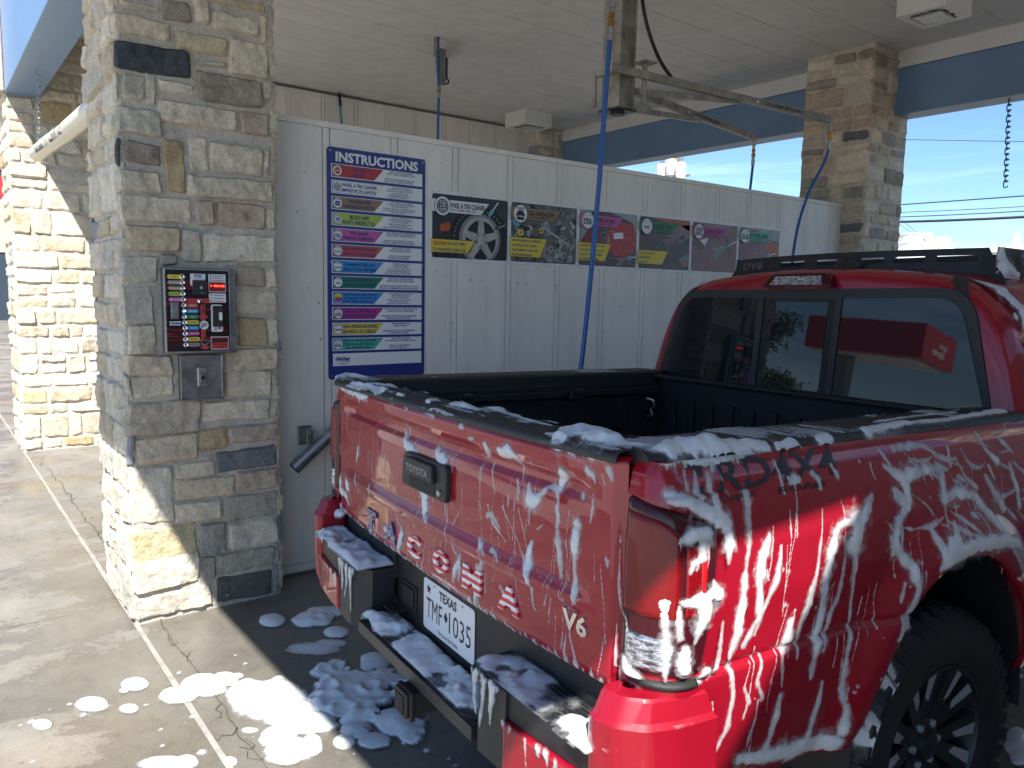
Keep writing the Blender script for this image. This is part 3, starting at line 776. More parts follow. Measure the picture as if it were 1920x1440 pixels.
c = MB(); c.tube([(-.632,1.33,1.09),(-.60,1.34,1.085),(-.595,1.345,1.06),(-.615,1.34,1.045),(-.60,1.34,1.02),(-.63,1.335,1.01)], .006, 8); c.build('tie_hook', M['steel'], truck, smooth=60)
c = MB(); c.tube([(.50,1.30,1.02),(.49,1.28,1.09),(.47,1.25,1.12),(.45,1.22,1.09)], .008, 8); c.box(.46,.56,1.26,1.36,.98,1.07); c.build('strap_buckle', M['deepred'], truck, bevel=.01)

# ---- rear bumper
bp = MB()
def pbox(pts, z0, z1): bp.prism(pts, z0, z1)
for sg in (-1, 1):
    o_ = [(.40,-.086),(.60,-.080),(.76,-.062),(.80,-.04),(.80,.03),(.40,.03)]
    pl = [(sg*a, c_) for a, c_ in o_]
    if sg < 0: pl = pl[::-1]
    bp.prism(pl, .578, .642)
    # dark corner block beside the recess
    pl = [(sg*a, c_) for a, c_ in [(.345,-.045),(.405,-.094),(.515,-.090),(.515,.03),(.345,.03)]]
    if sg < 0: pl = pl[::-1]
    bp.prism(pl, .452, .640)
    for k in range(7):                               # tread ribs on the step pad
        pl = [(sg*.44, -.07+k*.014), (sg*.74, -.055+k*.013), (sg*.74, -.049+k*.013), (sg*.44, -.064+k*.014)]
        if sg < 0: pl = pl[::-1]
        bp.prism(pl, .642, .6465)
bp.box(-.345, .345, .042, .07, .44, .70)
bp.box(-.80, -.345, .03, .06, .60, .715); bp.box(.345, .80, .03, .06, .60, .715)
bp.prism([(-.36,-.085),(.36,-.085),(.345,.042),(-.345,.042)], .445, .482)
for k in range(8): bp.box(-.28, .28, -.07+k*.013, -.065+k*.013, .482, .486)
bumper = bp.build('rear_bumper', M['plastic'], truck, bevel=.016, segs=4)
for sg in (-1, 1):
    mb = MB()
    # painted corner: runs from beside the tailgate round to the side, with a chamfered shoulder
    path = [(.768,.02),(.770,-.058),(.778,-.072),(.80,-.078),(.845,-.066),(.885,-.025),(.905,.04),(.912,.13)]
    P = []
    for (a, c_) in path:
        cx, cyv = .815, .06
        dx, dy = a-cx, c_-cyv; l = math.hypot(dx, dy)
        i1 = (a-dx/l*.010, c_-dy/l*.010); i2 = (a-dx/l*.020, c_-dy/l*.024)
        P.append([(sg*(a-dx/l*.02), c_-dy/l*.02, .455), (sg*(a-dx/l*.004), c_-dy/l*.004, .50), (sg*a, c_, .60), (sg*a, c_, .712), (sg*i1[0], i1[1], .722), (sg*i2[0], i2[1], .756), (sg*(i2[0]-dx/l*.006), i2[1]-dy/l*.006, .762), (sg*(i2[0]-dx/l*.05), i2[1]-dy/l*.04, .763)])
    P = np.array(P)
    # subdivide along the path for a rounded corner
    t0 = np.linspace(0, 1, len(path)); t1 = np.linspace(0, 1, 40)
    Q = np.stack([np.stack([np.interp(t1, t0, P[:, j, k]) for k in range(3)], -1) for j in range(P.shape[1])], 1)
    for _ in range(1): Q[1:-1] = (Q[:-2]+2*Q[1:-1]+Q[2:])/4
    mb.grid(Q, flip=sgn_ < 0 if (sgn_ := sg) else False)
    mb.build('corner_cover', M['paint'], bumper, smooth=24)
    mb = MB()
    pl = [(sg*a, c_) for a, c_ in [(.515,-.098),(.60,-.094),(.76,-.076),(.76,-.02),(.515,-.02)]]
    if sg < 0: pl = pl[::-1]
    mb.prism(pl, .462, .577); mb.build('painted_insert', M['paint'], bumper, bevel=.008, segs=3)
    pass
mb = MB()
for (x0, x1, z0, z1) in [(-.02,.02,0,0)]: pass
mb.prism([(-.036,.366),(.036,.366),(.036,.438),(-.036,.438)], -.120, .25, f=lambda x, y, z: (x+.03, z, y))
rc = mb.build('hitch_receiver', M['blacksteel'], bumper, bevel=.006)
mb = MB(); mb.box(.03-.026, .03+.026, -.1225, -.1205, .376, .428); mb.build('receiver_opening', M['dark'], rc)
mb = MB(); mb.prism([(-.044,.358),(.044,.358),(.044,.440),(-.044,.440)], -.108, -.092, f=lambda x, y, z: (x+.03, z, y)); mb.build('receiver_collar', M['blacksteel'], rc, bevel=.004)
mb = MB()
for sg in (-1, 1):
    mb = MB(); mb.tube([(.03+sg*.07,-.02,.45),(.03+sg*.11,-.035,.41),(.03+sg*.14,-.03,.40),(.03+sg*.17,-.01,.44)], .008, 8); mb.build('chain_loop', M['blacksteel'], rc, smooth=60)
mb = MB(); mb.box(-.30,-.20,.036,.0418,.535,.615); mb.box(-.29,-.21,.030,.036,.545,.605); mb.build('trailer_socket', M['rubber'], bumper, bevel=.008)
mb = MB(); mb.box(-.315,-.245,-.02,.02,.53,.535); mb.build('socket_flap', M['rubber'], bumper)
# plate
s = Sheet((0, .0405, .592), (1,0,0), (0,0,1), (0,-1,0)); 
W2, H2 = .1524, .0762
def rr(x0, x1, y0, y1, r, n=5):
    pts = []
    for cx, cy, a0 in ((x1-r,y1-r,0),(x0+r,y1-r,90),(x0+r,y0+r,180),(x1-r,y0+r,270)):
        for k in range(n+1):
            a = R(a0+90*k/n); pts.append((cx+r*math.cos(a), cy+r*math.sin(a)))
    return pts
mb = MB(); mb.prism(rr(-W2, W2, -H2, H2, .012), 0, 1, f=lambda x, y, z: (x, .0405-(.0 if z < .5 else .0015), .592+y))
pl = mb.build('license_plate', M['white'], bumper)
s.text('TEXAS', 0, .050, .026, .0022, 0, w=.105, bold=.03)
s.text('TMF', -.083, -.008, .062, .0022, 0, w=.098, bold=-.004); s.text('1035', .072, -.008, .062, .0022, 0, w=.125, bold=-.004)
s.poly([(-.018,.004),(-.012,.012),(-.006,.012),(-.006,.004),(.001,.002),(0,-.008),(-.008,-.014),(-.010,-.020),(-.016,-.010),(-.022,-.004)][::-1], .0022, 0)
st = []
for k in range(10):
    a = math.pi/2+k*math.pi/5; r_ = .017 if k % 2 == 0 else .0068; st.append((-.118+r_*math.cos(a), .048+r_*math.sin(a)))
s.poly(st, .0022, 0); s.text('The Lone Star State', 0, -.060, .012, .0022, 0, w=.12, bold=0.0)
for xx in (-.085,.085): s.disc(xx, .064, .004, .0021, 1)
s.build('plate_lettering', [M['black'], M['grey']], bumper)

# ---- under body
b = MB(); b.box(-.45, .45, .06, 4.4, .45, .70); b.box(-.52,.52,.10,.55,.55,.73); b.build('chassis', M['rubber'], truck)
b = MB(); b.tube([(-.66,VH,ZH),(.66,VH,ZH)], .045, 12); b.lathe([(0,-.12),(.09,-.1),(.13,0),(.09,.1),(0,.12)], 20, f=lambda a, r, h: (h, VH+r*math.cos(a), ZH+r*math.sin(a))); b.build('rear_axle', M['rubber'], truck, smooth=40)

# ---- wheels
M['machined'] = simple('machined grey alloy', (.30,.31,.33), .35, .2)
def wheel(sgn, vc, label=None):
    w_ = bpy.data.objects.new('wheel', None); link(w_, truck); w_.location = (sgn*.765, vc, .370)
    RT = .356
    mb = MB(); pr = []
    prof = [(.213,-.10),(.232,-.115),(.29,-.122),(.330,-.117),(.348,-.100),(RT-.003,-.08),(RT,-.04),(RT,.04),(RT-.003,.08),(.348,.100),(.330,.117),(.29,.122),(.232,.115),(.213,.10)]
    mb.lathe(prof, 64, f=lambda a, r, h: (sgn*h, r*math.cos(a), r*math.sin(a)))
    for k in range(44):                              # shoulder lugs and tread blocks
        a = 2*math.pi*k/44; big = k % 2
        for h0, h1, r1 in ((.075,.121,  .353 if big else .345),(-.121,-.075,.35)):
            v = []
            for da in (-.045,.045):
                for h, r0_, r1_ in ((h0, .34, RT+.006),(h1, .31, r1-.012)):
                    v += [(sgn*h, r0_*math.cos(a+da), r0_*math.sin(a+da)), (sgn*h, r1_*math.cos(a+da), r1_*math.sin(a+da))]
            mb.add(v, [(0,1,3,2),(4,6,7,5),(1,5,7,3),(0,2,6,4),(2,3,7,6),(0,4,5,1)])
        for j, h in enumerate((-.045,0,.045)):
            a2 = a+j*.05; v = []
            for da in (-.05,.05):
                for hh in (-.017,.017):
                    v += [(sgn*(h+hh), (RT-.004)*math.cos(a2+da+hh), (RT-.004)*math.sin(a2+da+hh)), (sgn*(h+hh), (RT+.007)*math.cos(a2+da+hh), (RT+.007)*math.sin(a2+da+hh))]
            mb.add(v, [(0,1,3,2),(4,6,7,5),(1,5,7,3),(0,2,6,4),(2,3,7,6),(0,4,5,1)])
    s_ = MB()
    mb.build('tyre', M['rubber'], w_, smooth=40)
    mb = MB(); mb.lathe([(.222,-.09),(.222,.095),(.217,.107),(.209,.107),(.203,.09),(.20,.02),(.195,-.06),(.05,-.05),(.0,-.05)], 64, 0, f=lambda a, r, h: (sgn*h, r*math.cos(a), r*math.sin(a)))
    for k in range(6):
        a = 2*math.pi*k/6 + .3
        def pt(r, t_, h): return (sgn*h, r*math.cos(a)-t_*math.sin(a), r*math.sin(a)+t_*math.cos(a))
        for sd_ in (-1, 1):
            v = [pt(.055,sd_*.002,.072),pt(.055,sd_*.038,.072),pt(.205,sd_*.086,.098),pt(.205,sd_*.022,.098),pt(.055,sd_*.004,.0),pt(.055,sd_*.036,.0),pt(.205,sd_*.086,.03),pt(.205,sd_*.022,.03)]
            mb.add(v, [(0,1,2,3),(4,7,6,5),(0,4,5,1),(1,5,6,2),(2,6,7,3),(3,7,4,0)])
            v = [pt(.115,sd_*.036,.0836),pt(.125,sd_*.058,.0850),pt(.204,sd_*.085,.0993),pt(.204,sd_*.050,.0993)]
            mb.add(v, [(0,1,2,3)], 1)
    mb.lathe([(.078,.0),(.078,.062),(.062,.076),(.036,.079),(.034,.094),(.02,.099),(0,.100)], 32, 0, f=lambda a, r, h: (sgn*h, r*math.cos(a), r*math.sin(a)))
    for k in range(6):
        a = 2*math.pi*k/6; mb.lathe([(.010,.07),(.010,.084),(.0,.086)], 8, 1, f=lambda b_, r, h, a=a: (sgn*h, .056*math.cos(a)+r*math.cos(b_), .056*math.sin(a)+r*math.sin(b_)))
    mb.build('rim', [M['blacksteel'], M['machined']], w_, smooth=35)
wheel(1, VH); wheel(-1, VH); wheel(1, VH+3.1); wheel(-1, VH+3.1)

# ---- cab (and the front of the body, hidden behind it)
OUT = [(.80,.46),(.815,.70),(.825,.95),(.812,1.10),(.788,1.20),(.745,1.36),(.685,1.495),(.625,1.562),(.50,1.606),(.25,1.631),(0,1.637)]
def outline(n=90):
    pts = OUT + [(-a, c_) for a, c_ in OUT[-2::-1]]
    pts = np.array(pts); d = np.concatenate([[0], np.cumsum(np.hypot(*np.diff(pts, axis=0).T))])
    t = np.linspace(0, d[-1], n); x = np.interp(t, d, pts[:,0]); z = np.interp(t, d, pts[:,1])
    for _ in range(2): x[1:-1] = (x[:-2]+2*x[1:-1]+x[2:])/4; z[1:-1] = (z[:-2]+2*z[1:-1]+z[2:])/4
    return x, z
def cab_back_v(u, z): return 1.462 + .013*(np.asarray(u)/.75)**2 + .05*np.clip(np.abs(np.asarray(u))-.70, 0, 1) + .09*(np.asarray(z)-1.2)
ox, oz = outline(); zc0 = 1.10
rings = []
for sc, dvv in ((0,0),(.3,0),(.6,0),(.8,0),(.90,.0),(.94,.003),(.965,.010),(.985,.024),(.996,.045),(1.0,.07)):
    x = ox*sc; z = zc0+(oz-zc0)*sc; z = np.where(oz < zc0, zc0+(oz-zc0)*max(sc,.0), z)
    rings.append(np.stack([x, cab_back_v(x, z)+dvv, z], -1))
for vv, dz, cl, k in ((1.9,.022,9,1.0),(2.4,.035,9,1.005),(2.95,.02,9,1.0),(3.25,-.05,1.52,1.0),(3.75,-.1,1.13,1.02),(4.3,-.1,1.09,1.02),(4.62,-.1,1.02,.98),(4.75,-.1,.90,.90)):
    up = np.clip((oz-1.2)/.43, 0, 1)
    z = np.minimum(oz+dz*up, cl); rings.append(np.stack([ox*k*np.where(z < oz-.05, 1.0, 1.0), np.full_like(ox, vv), z], -1))
Pc = np.stack(rings)
mb = MB(); mb.grid(Pc, flip=True); mb.add(Pc[-1].tolist(), [tuple(range(len(ox)))])
cab = mb.build('cab', M['paint'], truck, smooth=50)
def cpatch(poly, off, m, name, par, thick=0.0, uv=True):
    """patch lying on the rear panel of the cab; poly is a closed (u,z) outline, filled as a fan of rings"""
    poly = np.array(poly); c0 = poly.mean(0); mb = MB(); Pl = []
    for k in np.linspace(0, 1, 10):
        q = c0+(poly-c0)*k; Pl.append(np.stack([q[:,0], cab_back_v(q[:,0], q[:,1])-off, q[:,1]], -1))
    q = poly; Pl.append(np.stack([q[:,0], cab_back_v(q[:,0], q[:,1])+.004, q[:,1]], -1))
    Pl = np.stack(Pl); Pl = np.concatenate([Pl, Pl[:, :1]], 1)
    mb.grid(Pl, flip=True); return mb.build(name, m, par, smooth=50)
def wshape(top, bot, ht, hb, r1, r2, n=10):
    """symmetric window outline: half widths at top/bottom and corner radii, straight runs densely sampled"""
    def corner(p, d0, d1, r):
        p = Vector(p); a = p-Vector(d0).normalized()*r; b = p+Vector(d1).normalized()*r
        return [tuple(a.lerp(p, t).lerp(p.lerp(b, t), t)) for t in np.linspace(0, 1, n)]
    P4 = [(top, ht), (bot, hb), (-bot, hb), (-top, ht)]; pts = []
    for k in range(4):
        p = P4[k]; pr = P4[k-1]; nx = P4[(k+1) % 4]
        pts += corner(p, (p[0]-pr[0], p[1]-pr[1]), (nx[0]-p[0], nx[1]-p[1]), r1 if k in (0, 3) else r2)
    out = []
    for k in range(len(pts)):
        a = Vector(pts[k]); b = Vector(pts[(k+1) % len(pts)]); m_ = max(1, int((b-a).length/.04))
        out += [tuple(a.lerp(b, j/m_)) for j in range(m_)]
    return out
win = cpatch(wshape(.612, .718, 1.560, 1.150, .105, .05), .006, M['plastic'], 'rear_window_frame', cab)
def clip(poly, x, keep_less):
    out = []; n = len(poly)
    for k in range(n):
        a = poly[k]; b = poly[(k+1) % n]; ia = (a[0] < x) == keep_less; ib = (b[0] < x) == keep_less
        if ia: out.append(a)
        if ia != ib:
            t = (x-a[0])/(b[0]-a[0]); out.append((x, a[1]+t*(b[1]-a[1])))
    return out
def dense(poly):
    out = []
    for k in range(len(poly)):
        a = Vector(poly[k]); b = Vector(poly[(k+1) % len(poly)]); m_ = max(1, int((b-a).length/.04))
        out += [tuple(a.lerp(b, j/m_)) for j in range(m_)]
    return out
gl = wshape(.580, .692, 1.528, 1.180, .075, .035)
cpatch(dense(clip(gl, -.185, True)), .009, M['glass'], 'rear_glass', cab)
cpatch(dense(clip(gl, .185, False)), .009, M['glass'], 'rear_glass', cab)
cpatch(dense(rr(-.128, .128, 1.192, 1.513, .012)), .011, M['glass'], 'sliding_glass', cab)
cpatch(dense(rr(-.150, .150, 1.182, 1.524, .014)), .0085, M['dark'], 'slider_gasket', cab)
for q in (-1, 1): cpatch(dense(rr(q*.168-.014, q*.168+.014, 1.178, 1.53, .004)), .013, M['plastic'], 'window_pillar', cab)
# high brake light
def roofpt(u, v): 
    z = float(np.interp(abs(u), [0,.25,.50,.625,.685], [1.637,1.631,1.606,1.562,1.495])); return z
hb = [(-.150,1.566),(-.128,1.612),(-.10,1.618),(.10,1.618),(.128,1.612),(.150,1.566)]
mb = MB(); mb.prism(hb, 0, 1, f=lambda x, y, z: (x, (1.468+.55*(y-1.566))-(.018 if z > .5 else -.03), y)); mb.build('high_brake_light', M['smoke'], cab, bevel=.005)
mb = MB(); mb.prism([(-.115,1.574),(-.098,1.607),(.098,1.607),(.115,1.574)], 0, 1, f=lambda x, y, z: (x, (1.468+.55*(y-1.566))-(.020 if z > .5 else -.0), y)); mb.build('brake_light_lens', M['clear'], cab)
# side windows
for sg in (-1, 1):
    for v0, v1 in ((1.74, 2.40), (2.48, 3.12)):
        mb = MB(); zs = np.linspace(1.215, 1.50, 8); vs_ = np.linspace(0, 1, 12); P = []
        for t in vs_:
            P.append([(sg*(float(np.interp(z, [p[1] for p in OUT], [p[0] for p in OUT]))+.006), v0+(v1-v0)*t + (z-1.2)*(.35 if v1 > 2.5 and t > .5 else (.28 if v0 < 2 and t < .5 else 0))*(1 if v1 < 2.5 else -1)*abs(2*t-1), z) for z in zs])
        mb.grid(np.array(P), flip=sg < 0); mb.build('side_window', M['glass'], cab, smooth=60)
mb = MB(); P = []
for t in np.linspace(-.62, .62, 14): P.append([(t*(1+.1*q), 3.27+.42*q-.02, 1.515-.36*q+.02-.05*t*t) for q in np.linspace(0, 1, 6)])
mb.grid(np.array(P)); mb.build('windscreen', M['glass'], cab, smooth=60)
# roof rack
rk = MB(); vr = 1.66
def plate(u0, u1, z0, z1): rk.prism([(u0,z0),(u1,z0),(u1,z1),(u0,z1)], 0, 1, f=lambda x, y, z: (x, vr+.09*(x/.5)**2+(y-1.65)*.25+(0 if z < .5 else .005), y))
def run(u0, u1, z0, z1):
    n = max(1, int((u1-u0)/.04))
    for k in range(n): plate(u0+(u1-u0)*k/n, u0+(u1-u0)*(k+1)/n, z0, z1)
run(-.50, .50, 1.612, 1.656); run(-.50, .50, 1.678, 1.702)
sl = [(-.26,-.13),(-.07,.02),(.115,.20),(.235,.335),(.37,.49)]
ed = [-.50] + [q for p in sl for q in p] + [.50]
for k in range(0, len(ed), 2): run(ed[k], ed[k+1], 1.656, 1.678)
for sg in (-1, 1):
    pl = [(sg*.50,1.612),(sg*.585,1.565),(sg*.605,1.565),(sg*.515,1.702),(sg*.50,1.702)]
    if sg < 0: pl = pl[::-1]
    rk.prism(pl, 0, 1, f=lambda x, y, z: (x, vr+.09+(y-1.65)*.25+(0 if z < .5 else .005), y))
    rk.prism([(vr+.09,1.60),(vr+1.15,1.62),(vr+1.1,1.705),(vr+.10,1.702)], 0, 1, f=lambda x, y, z, sg=sg: (sg*(.545 if z < .5 else .55), x, y))
for k in range(5): rk.box(-.54, .54, vr+.25+k*.2, vr+.29+k*.2, 1.672, 1.69)
rack = rk.build('roof_rack', M['blacksteel'], truck)
s = Sheet((0, vr+.0285, 0), (1,0,0), (0,0,1), (0,-1,0)); s.text('DV8', -.375, 1.664, .026, .030, 0, w=.10, bold=.03, shear=.25); s.build('rack_lettering', simple('faded rack lettering', (.06,.06,.065), .5), rack)
for sg in (-1, 1):
    mb = MB(); P = []
    for q in np.linspace(0, 1, 8):
        u = .525+.035*q; z = 1.600-.055*q; v_ = float(cab_back_v(u, z))-.004+.05*(1-q)**2
        P.append([(sg*u, v_, z+.006), (sg*(u+.045), v_+.008, z-.012)])
    mb.grid(np.array(P), flip=sg > 0); mb.build('rack_foot', M['plastic'], rack)
mb = MB(); P = []
for t in np.linspace(0, 1, 12):
    L_ = .15; y_ = 1.56+L_*t; hgt = .058*(1-t)**.0*min(1, (1-t)*1.6)**.8 if t > .3 else .058*(.25+.75*(t/.3))
    P.append([(.10-.040*(1-.3*t), y_, 1.630), (.10-.018, y_, 1.634+hgt*.75), (.10, y_, 1.634+hgt), (.10+.018, y_, 1.634+hgt*.75), (.10+.040*(1-.3*t), y_, 1.630)])
P = [[(.10, 1.555, 1.63)]*5] + P; mb.grid(np.array(P)); mb.build('roof_antenna', M['blacksteel'], cab, smooth=60)
# ================================================================ instruction sign
WX = -3.849
def wall_sheet(y0, z0, off=0.0): return Sheet((WX+off, y0, z0), (0,1,0), (0,0,1), (1,0,0))
def sign():
    t = thing('instruction_sign', 'tall blue INSTRUCTIONS sign with coloured wash steps on the white wall', 'sign', (0,0,0))
    Wd, Hd = .587, 1.209; y0, z0 = 1.721, 1.034
    mb = MB(); mb.prism(rr(0, Wd, 0, Hd, .018), 0, .006, f=lambda x, y, z: (WX+z, y0+x, z0+y)); mb.build('board', M['navy'], t)
    mats = [M['white'], M['navy'], M['ink'], M['red'], M['tan'], M['lime'], M['pink'], M['coral'], M['sky'], M['green'], M['magenta'], M['yellow'], M['mint']]
    s = wall_sheet(y0, z0, .006)
    s.text('INSTRUCTIONS', .293, 1.164, .047, .001, 0, w=.492, bold=.035); s.build('heading', mats, t)
    for yy, zz in ((.018,1.19),(.57,1.19),(.018,.62),(.57,.62),(.018,.33),(.57,.33),(.018,.02)):
        s = MB(); s.lathe([(0,.0085),(.005,.008),(.006,.006)], 10, f=lambda a, r, h: (WX+h, y0+yy+r*math.cos(a), z0+zz+r*math.sin(a))); s.build('screw', M['steel'], t)
    rows = [(3,['STOP','ALTO'],['SAFETY FEATURE: EQUIPMENT','STOPS - TIME CONTINUES TO RUN.','','ASPECTO DE SEGURIDAD: EL EQUIPO','DESACTIVA. EL TIEMPO CONTINUA.'],'STOP'),
        (0,['WHEEL & TIRE CLEANER','LIMPIADOR DE LLANTAS'],['APPLY WHEEL & TIRE CLEANER','(LOW PRESSURE) TO EACH WHEEL & TIRE.','RINSE WITH HIGH PRESSURE 1" FROM TIRE.','FUNCIONA A BAJA PRESION.','APLIQUE DIRECTAMENTE EN LLANTAS,','ENJUAGUE CON ALTA PRESION.'],'o'),
        (4,['DE-GREASER','DESENGRASANTE'],['APPLY DE-GREASER (LOW PRESSURE)','TO SURFACE TO BE CLEANED. WAIT 2 MINUTES,','RINSE WITH HIGH PRESSURE.','FUNCIONA A BAJA PRESION. APLIQUE CON EL MOTOR','NI MANTAS. ENJUAGUE CON ALTA PRESION DESPUES','MINUTOS AL ENFRIARSE.'],'o'),
        (5,['BUG OFF','ANTI INSECTO'],['APPLY BUG OFF (LOW PRESSURE)','FOR INSECT REMOVAL, WAIT ONE MINUTE.','RINSE WITH HIGH PRESSURE.','APLIQUE ANTI-INSECTO (BAJA PRESION)','PARA REMOVER LOS INSECTOS,','ESPERE 1 MINUTO, ENJUAGUE CON ALTA PRESION.'],'o'),
        (6,['PRE-SOAK','PREVIO REMOJO'],['APPLY PRE-SOAK (LOW PRESSURE) TO','ENTIRE VEHICLE FROM BOTTOM UP.','','APLIQUE A BAJA PRESION A TODO EL','VEHICULO DESDE ABAJO HACIA ARRIBA.'],'PRE-\nSOAK'),
        (7,['HIGH PRESSURE SOAP','JABON A ALTA PRESION'],['APPLY SOAP TO ENTIRE','VEHICLE FROM BOTTOM UP.','','APLIQUE A LA CARROCERIA','DE ABAJO HACIA ARRIBA.'],'SOAP'),
        (8,['FOAMING BRUSH','CEPILLO CON ESPUMA'],['RINSE BRUSH PRIOR TO USE.','SCRUB ENTIRE VEHICLE.','RINSE WITH HIGH PRESSURE.','ENJUAGUE EL CEPILLO ANTES DE USARLO.','APLIQUE CHAMPU EXCLUSIVAMENTE A LA','CARROCERIA Y ENJUAGUE CON ALTA PRESION.'],'BRUSH'),
        (9,['HIGH PRESSURE WAX','CERA A ALTA PRESION'],['APPLY WAX TO ENTIRE VEHICLE.','FINISH WITH SPOT FREE RINSE.','','FUNCIONA A ALTA PRESION. APLIQUE A TODO EL','VEHICULO UNIFORMEMENTE DE ARRIBA HACIA ABAJO.'],'WAX'),
        (8,['TRIPLE FOAM CONDITIONER','ACONDICIONADOR DE','ESPUMA TRIPLE'],['APPLY TRIPLE FOAM CONDITIONER TO THE','ENTIRE VEHICLE, THEN RINSE','WITH HIGH PRESSURE RINSE.','APLICAR EL ACONDICIONADOR DE ESPUMA','TRIPLE EN TODO EL VEHICULO,','LUEGO ENJUAGUE CON ALTA PRESION.'],'TRIPLE\nFOAM'),
        (10,['CLEAR COAT PROTECTANT','PROTECTOR DE PINTURA'],['APPLY CLEAR COAT TO ENTIRE VEHICLE.','FINISH WITH SPOT FREE RINSE.','','APLIQUE PROTECTOR A TODO EL VEHICULO.','TERMINE CON ENJUAGUE FINAL.'],'CLEAR\nCOAT'),
        (11,['HIGH PRESSURE RINSE','ENJUAGADO A ALTA PRESION'],['RINSE ENTIRE VEHICLE','FROM TOP DOWN.','','ENJUAGUE EL VEHICULO UNIFORMEMENTE','DE ARRIBA HACIA ABAJO'],'RINSE'),
        (12,['SPOT FREE RINSE','ENJUAGUE FINAL','SIN MANCHAS'],['APPLY SPOT FREE RINSE','(LOW PRESSURE) TO ENTIRE VEHICLE.','','APLIQUE A BAJA PRESION','A TODO EL VEHICULO.'],'SPOT\nFREE')]
    for i, (cm, big, small, ic) in enumerate(rows):
        zt = 1.126-i*.0823; zb = zt-.0685
        s = wall_sheet(y0, z0, .006)
        s.rect(.022, .567, zb, zt, .001, 0)
        xt, xb = .325, .268
        s.poly([(.027,zb+.004),(xb,zb+.004),(xt,zt-.003),(.027,zt-.003)], .0016, 1 if cm == 0 else 2)
        s.poly([(.029,zb+.0055),(xb-.0008,zb+.0055),(xt-.003,zt-.0045),(.029,zt-.0045)], .0022, cm)
        cx, cy = .055, (zt+zb)/2
        s.disc(cx, cy, .0265, .0028, 2, n=28); s.disc(cx, cy, .0250, .0034, 0, n=28)
        if ic == 'STOP':
            s.disc(cx, cy, .0185, .0040, 3, n=8, a0=R(22.5), a1=R(382.5)); s.text('STOP', cx, cy, .010, .0046, 0, w=.027, bold=.02)
        elif ic == 'o':
            if i == 1: s.disc(cx, cy, .020, .0040, 2); s.disc(cx, cy, .0165, .0046, 0); s.disc(cx, cy, .0145, .0052, 2); [s.rect(cx-.011, cx+.011, cy-.009+q*.006, cy-.0065+q*.006, .0058, 0) for q in range(4)]
            elif i == 2:
                s.text('DE-GREASER', cx, cy+.016, .005, .0040, 2, w=.034, bold=.02); s.poly([(cx-.012,cy-.014),(cx+.012,cy-.014),(cx+.016,cy-.002),(cx+.010,cy+.009),(cx-.010,cy+.009),(cx-.016,cy-.002)], .0040, 2)
                for q in (-1,0,1): s.disc(cx+q*.008, cy-.004, .0025, .0046, 0, n=10)
            else:
                s.ring(cx, cy, .0165, .0195, .0040, 2); s.poly([(cx-.010,cy-.006),(cx+.006,cy-.010),(cx+.012,cy+.002),(cx+.004,cy+.009),(cx-.008,cy+.006)], .0040, 2); s.rect(cx-.013, cx+.013, cy-.001, cy+.001, .0046, 0)
        else:
            ls = ic.split('\n')
            if ic.startswith('TRIPLE'): s.disc(cx, cy, .0235, .0040, 11, a0=0, a1=math.pi); s.disc(cx, cy, .0235, .0040, 6, a0=math.pi, a1=2*math.pi)
            else:
                for q in range(7):                  # bubbles / brush strokes round the words
                    a = R(40+q*17); s.disc(cx+.017*math.cos(a), cy+.005+.014*math.sin(a), .003, .0040, 2, n=8); s.disc(cx+.017*math.cos(a), cy+.005+.014*math.sin(a), .002, .0044, 0, n=8)
            for q, l_ in enumerate(ls): s.text(l_, cx, cy-.004+(len(ls)-1)*.005-q*.010, .009, .0048, 2, w=min(.040, .010*len(l_)), bold=.03)
        nb = len(big); hb_ = .017 if nb == 2 else .0125
        wds = [.075,.075] if i == 0 else None
        for q, l_ in enumerate(big):
            hh = .019 if i in (0,3) else hb_
            wd = min(.205, .0135*len(l_)*(1.2 if i in (0, 3) else 1))
            cyq = (zt+zb)/2 + ((nb-1)/2-q)*(.0265 if nb == 2 else .0185)
            s.text(l_, .182-.006*q, cyq, hh, .0030, 2 if cm else 1, w=wd, bold=.03)
        n = len(small); hs = .0085 if '' in small else .0062; pit = .0122 if '' in small else .0098
        for q, l_ in enumerate(small):
            if not l_: continue
            s.text(l_, .435-.004*q, (zt+zb)/2+((n-1)/2-q)*pit + (.002 if q < n/2 else -.001), hs, .0018, 2, w=min(.245, len(l_)*hs*.70), bold=.025)
        s.build('instruction_strip', mats, t)
    s = wall_sheet(y0, z0, .006); s.rect(.024, .567, .071, .138, .001, 0)
    s.text('GinSan', .080, .111, .018, .0018, 2, w=.085, bold=.05); s.rect(.037,.123,.0975,.0988,.0018,2); s.text('INDUSTRIES', .100, .094, .005, .0018, 1, w=.045); s.text('www.ginsan.com', .080, .084, .006, .0018, 2, w=.058)
    s.build('maker_strip', mats, t)
sign()

# ================================================================ the row of six posters
M['photo_dark'] = simple('poster picture dark', (.028,.024,.032), .3, vary=.6, scale=5)
M['photo_red'] = simple('poster picture red', (.13,.018,.022), .3, vary=.6, scale=6)
M['photo_rose'] = simple('poster picture rose', (.20,.065,.075), .3, vary=.45, scale=5)
M['photo_engine'] = simple('poster picture engine', (.11,.115,.11), .3, vary=.8, scale=22)
M['photo_maroon'] = simple('poster picture maroon', (.06,.020,.025), .3, vary=.5, scale=5)
M['photo_pale'] = simple('poster picture pale', (.27,.29,.30), .3, vary=.3, scale=9)
M['orange'] = simple('poster orange', (.42,.085,.025), .4)
M['rim'] = simple('poster alloy', (.42,.43,.40), .35, vary=.3, scale=20)
M['mist'] = simple('poster mist', (.28,.21,.23), .5, vary=.3, scale=12)
M['cyan'] = simple('poster nozzle blue', (.12,.35,.58), .4)
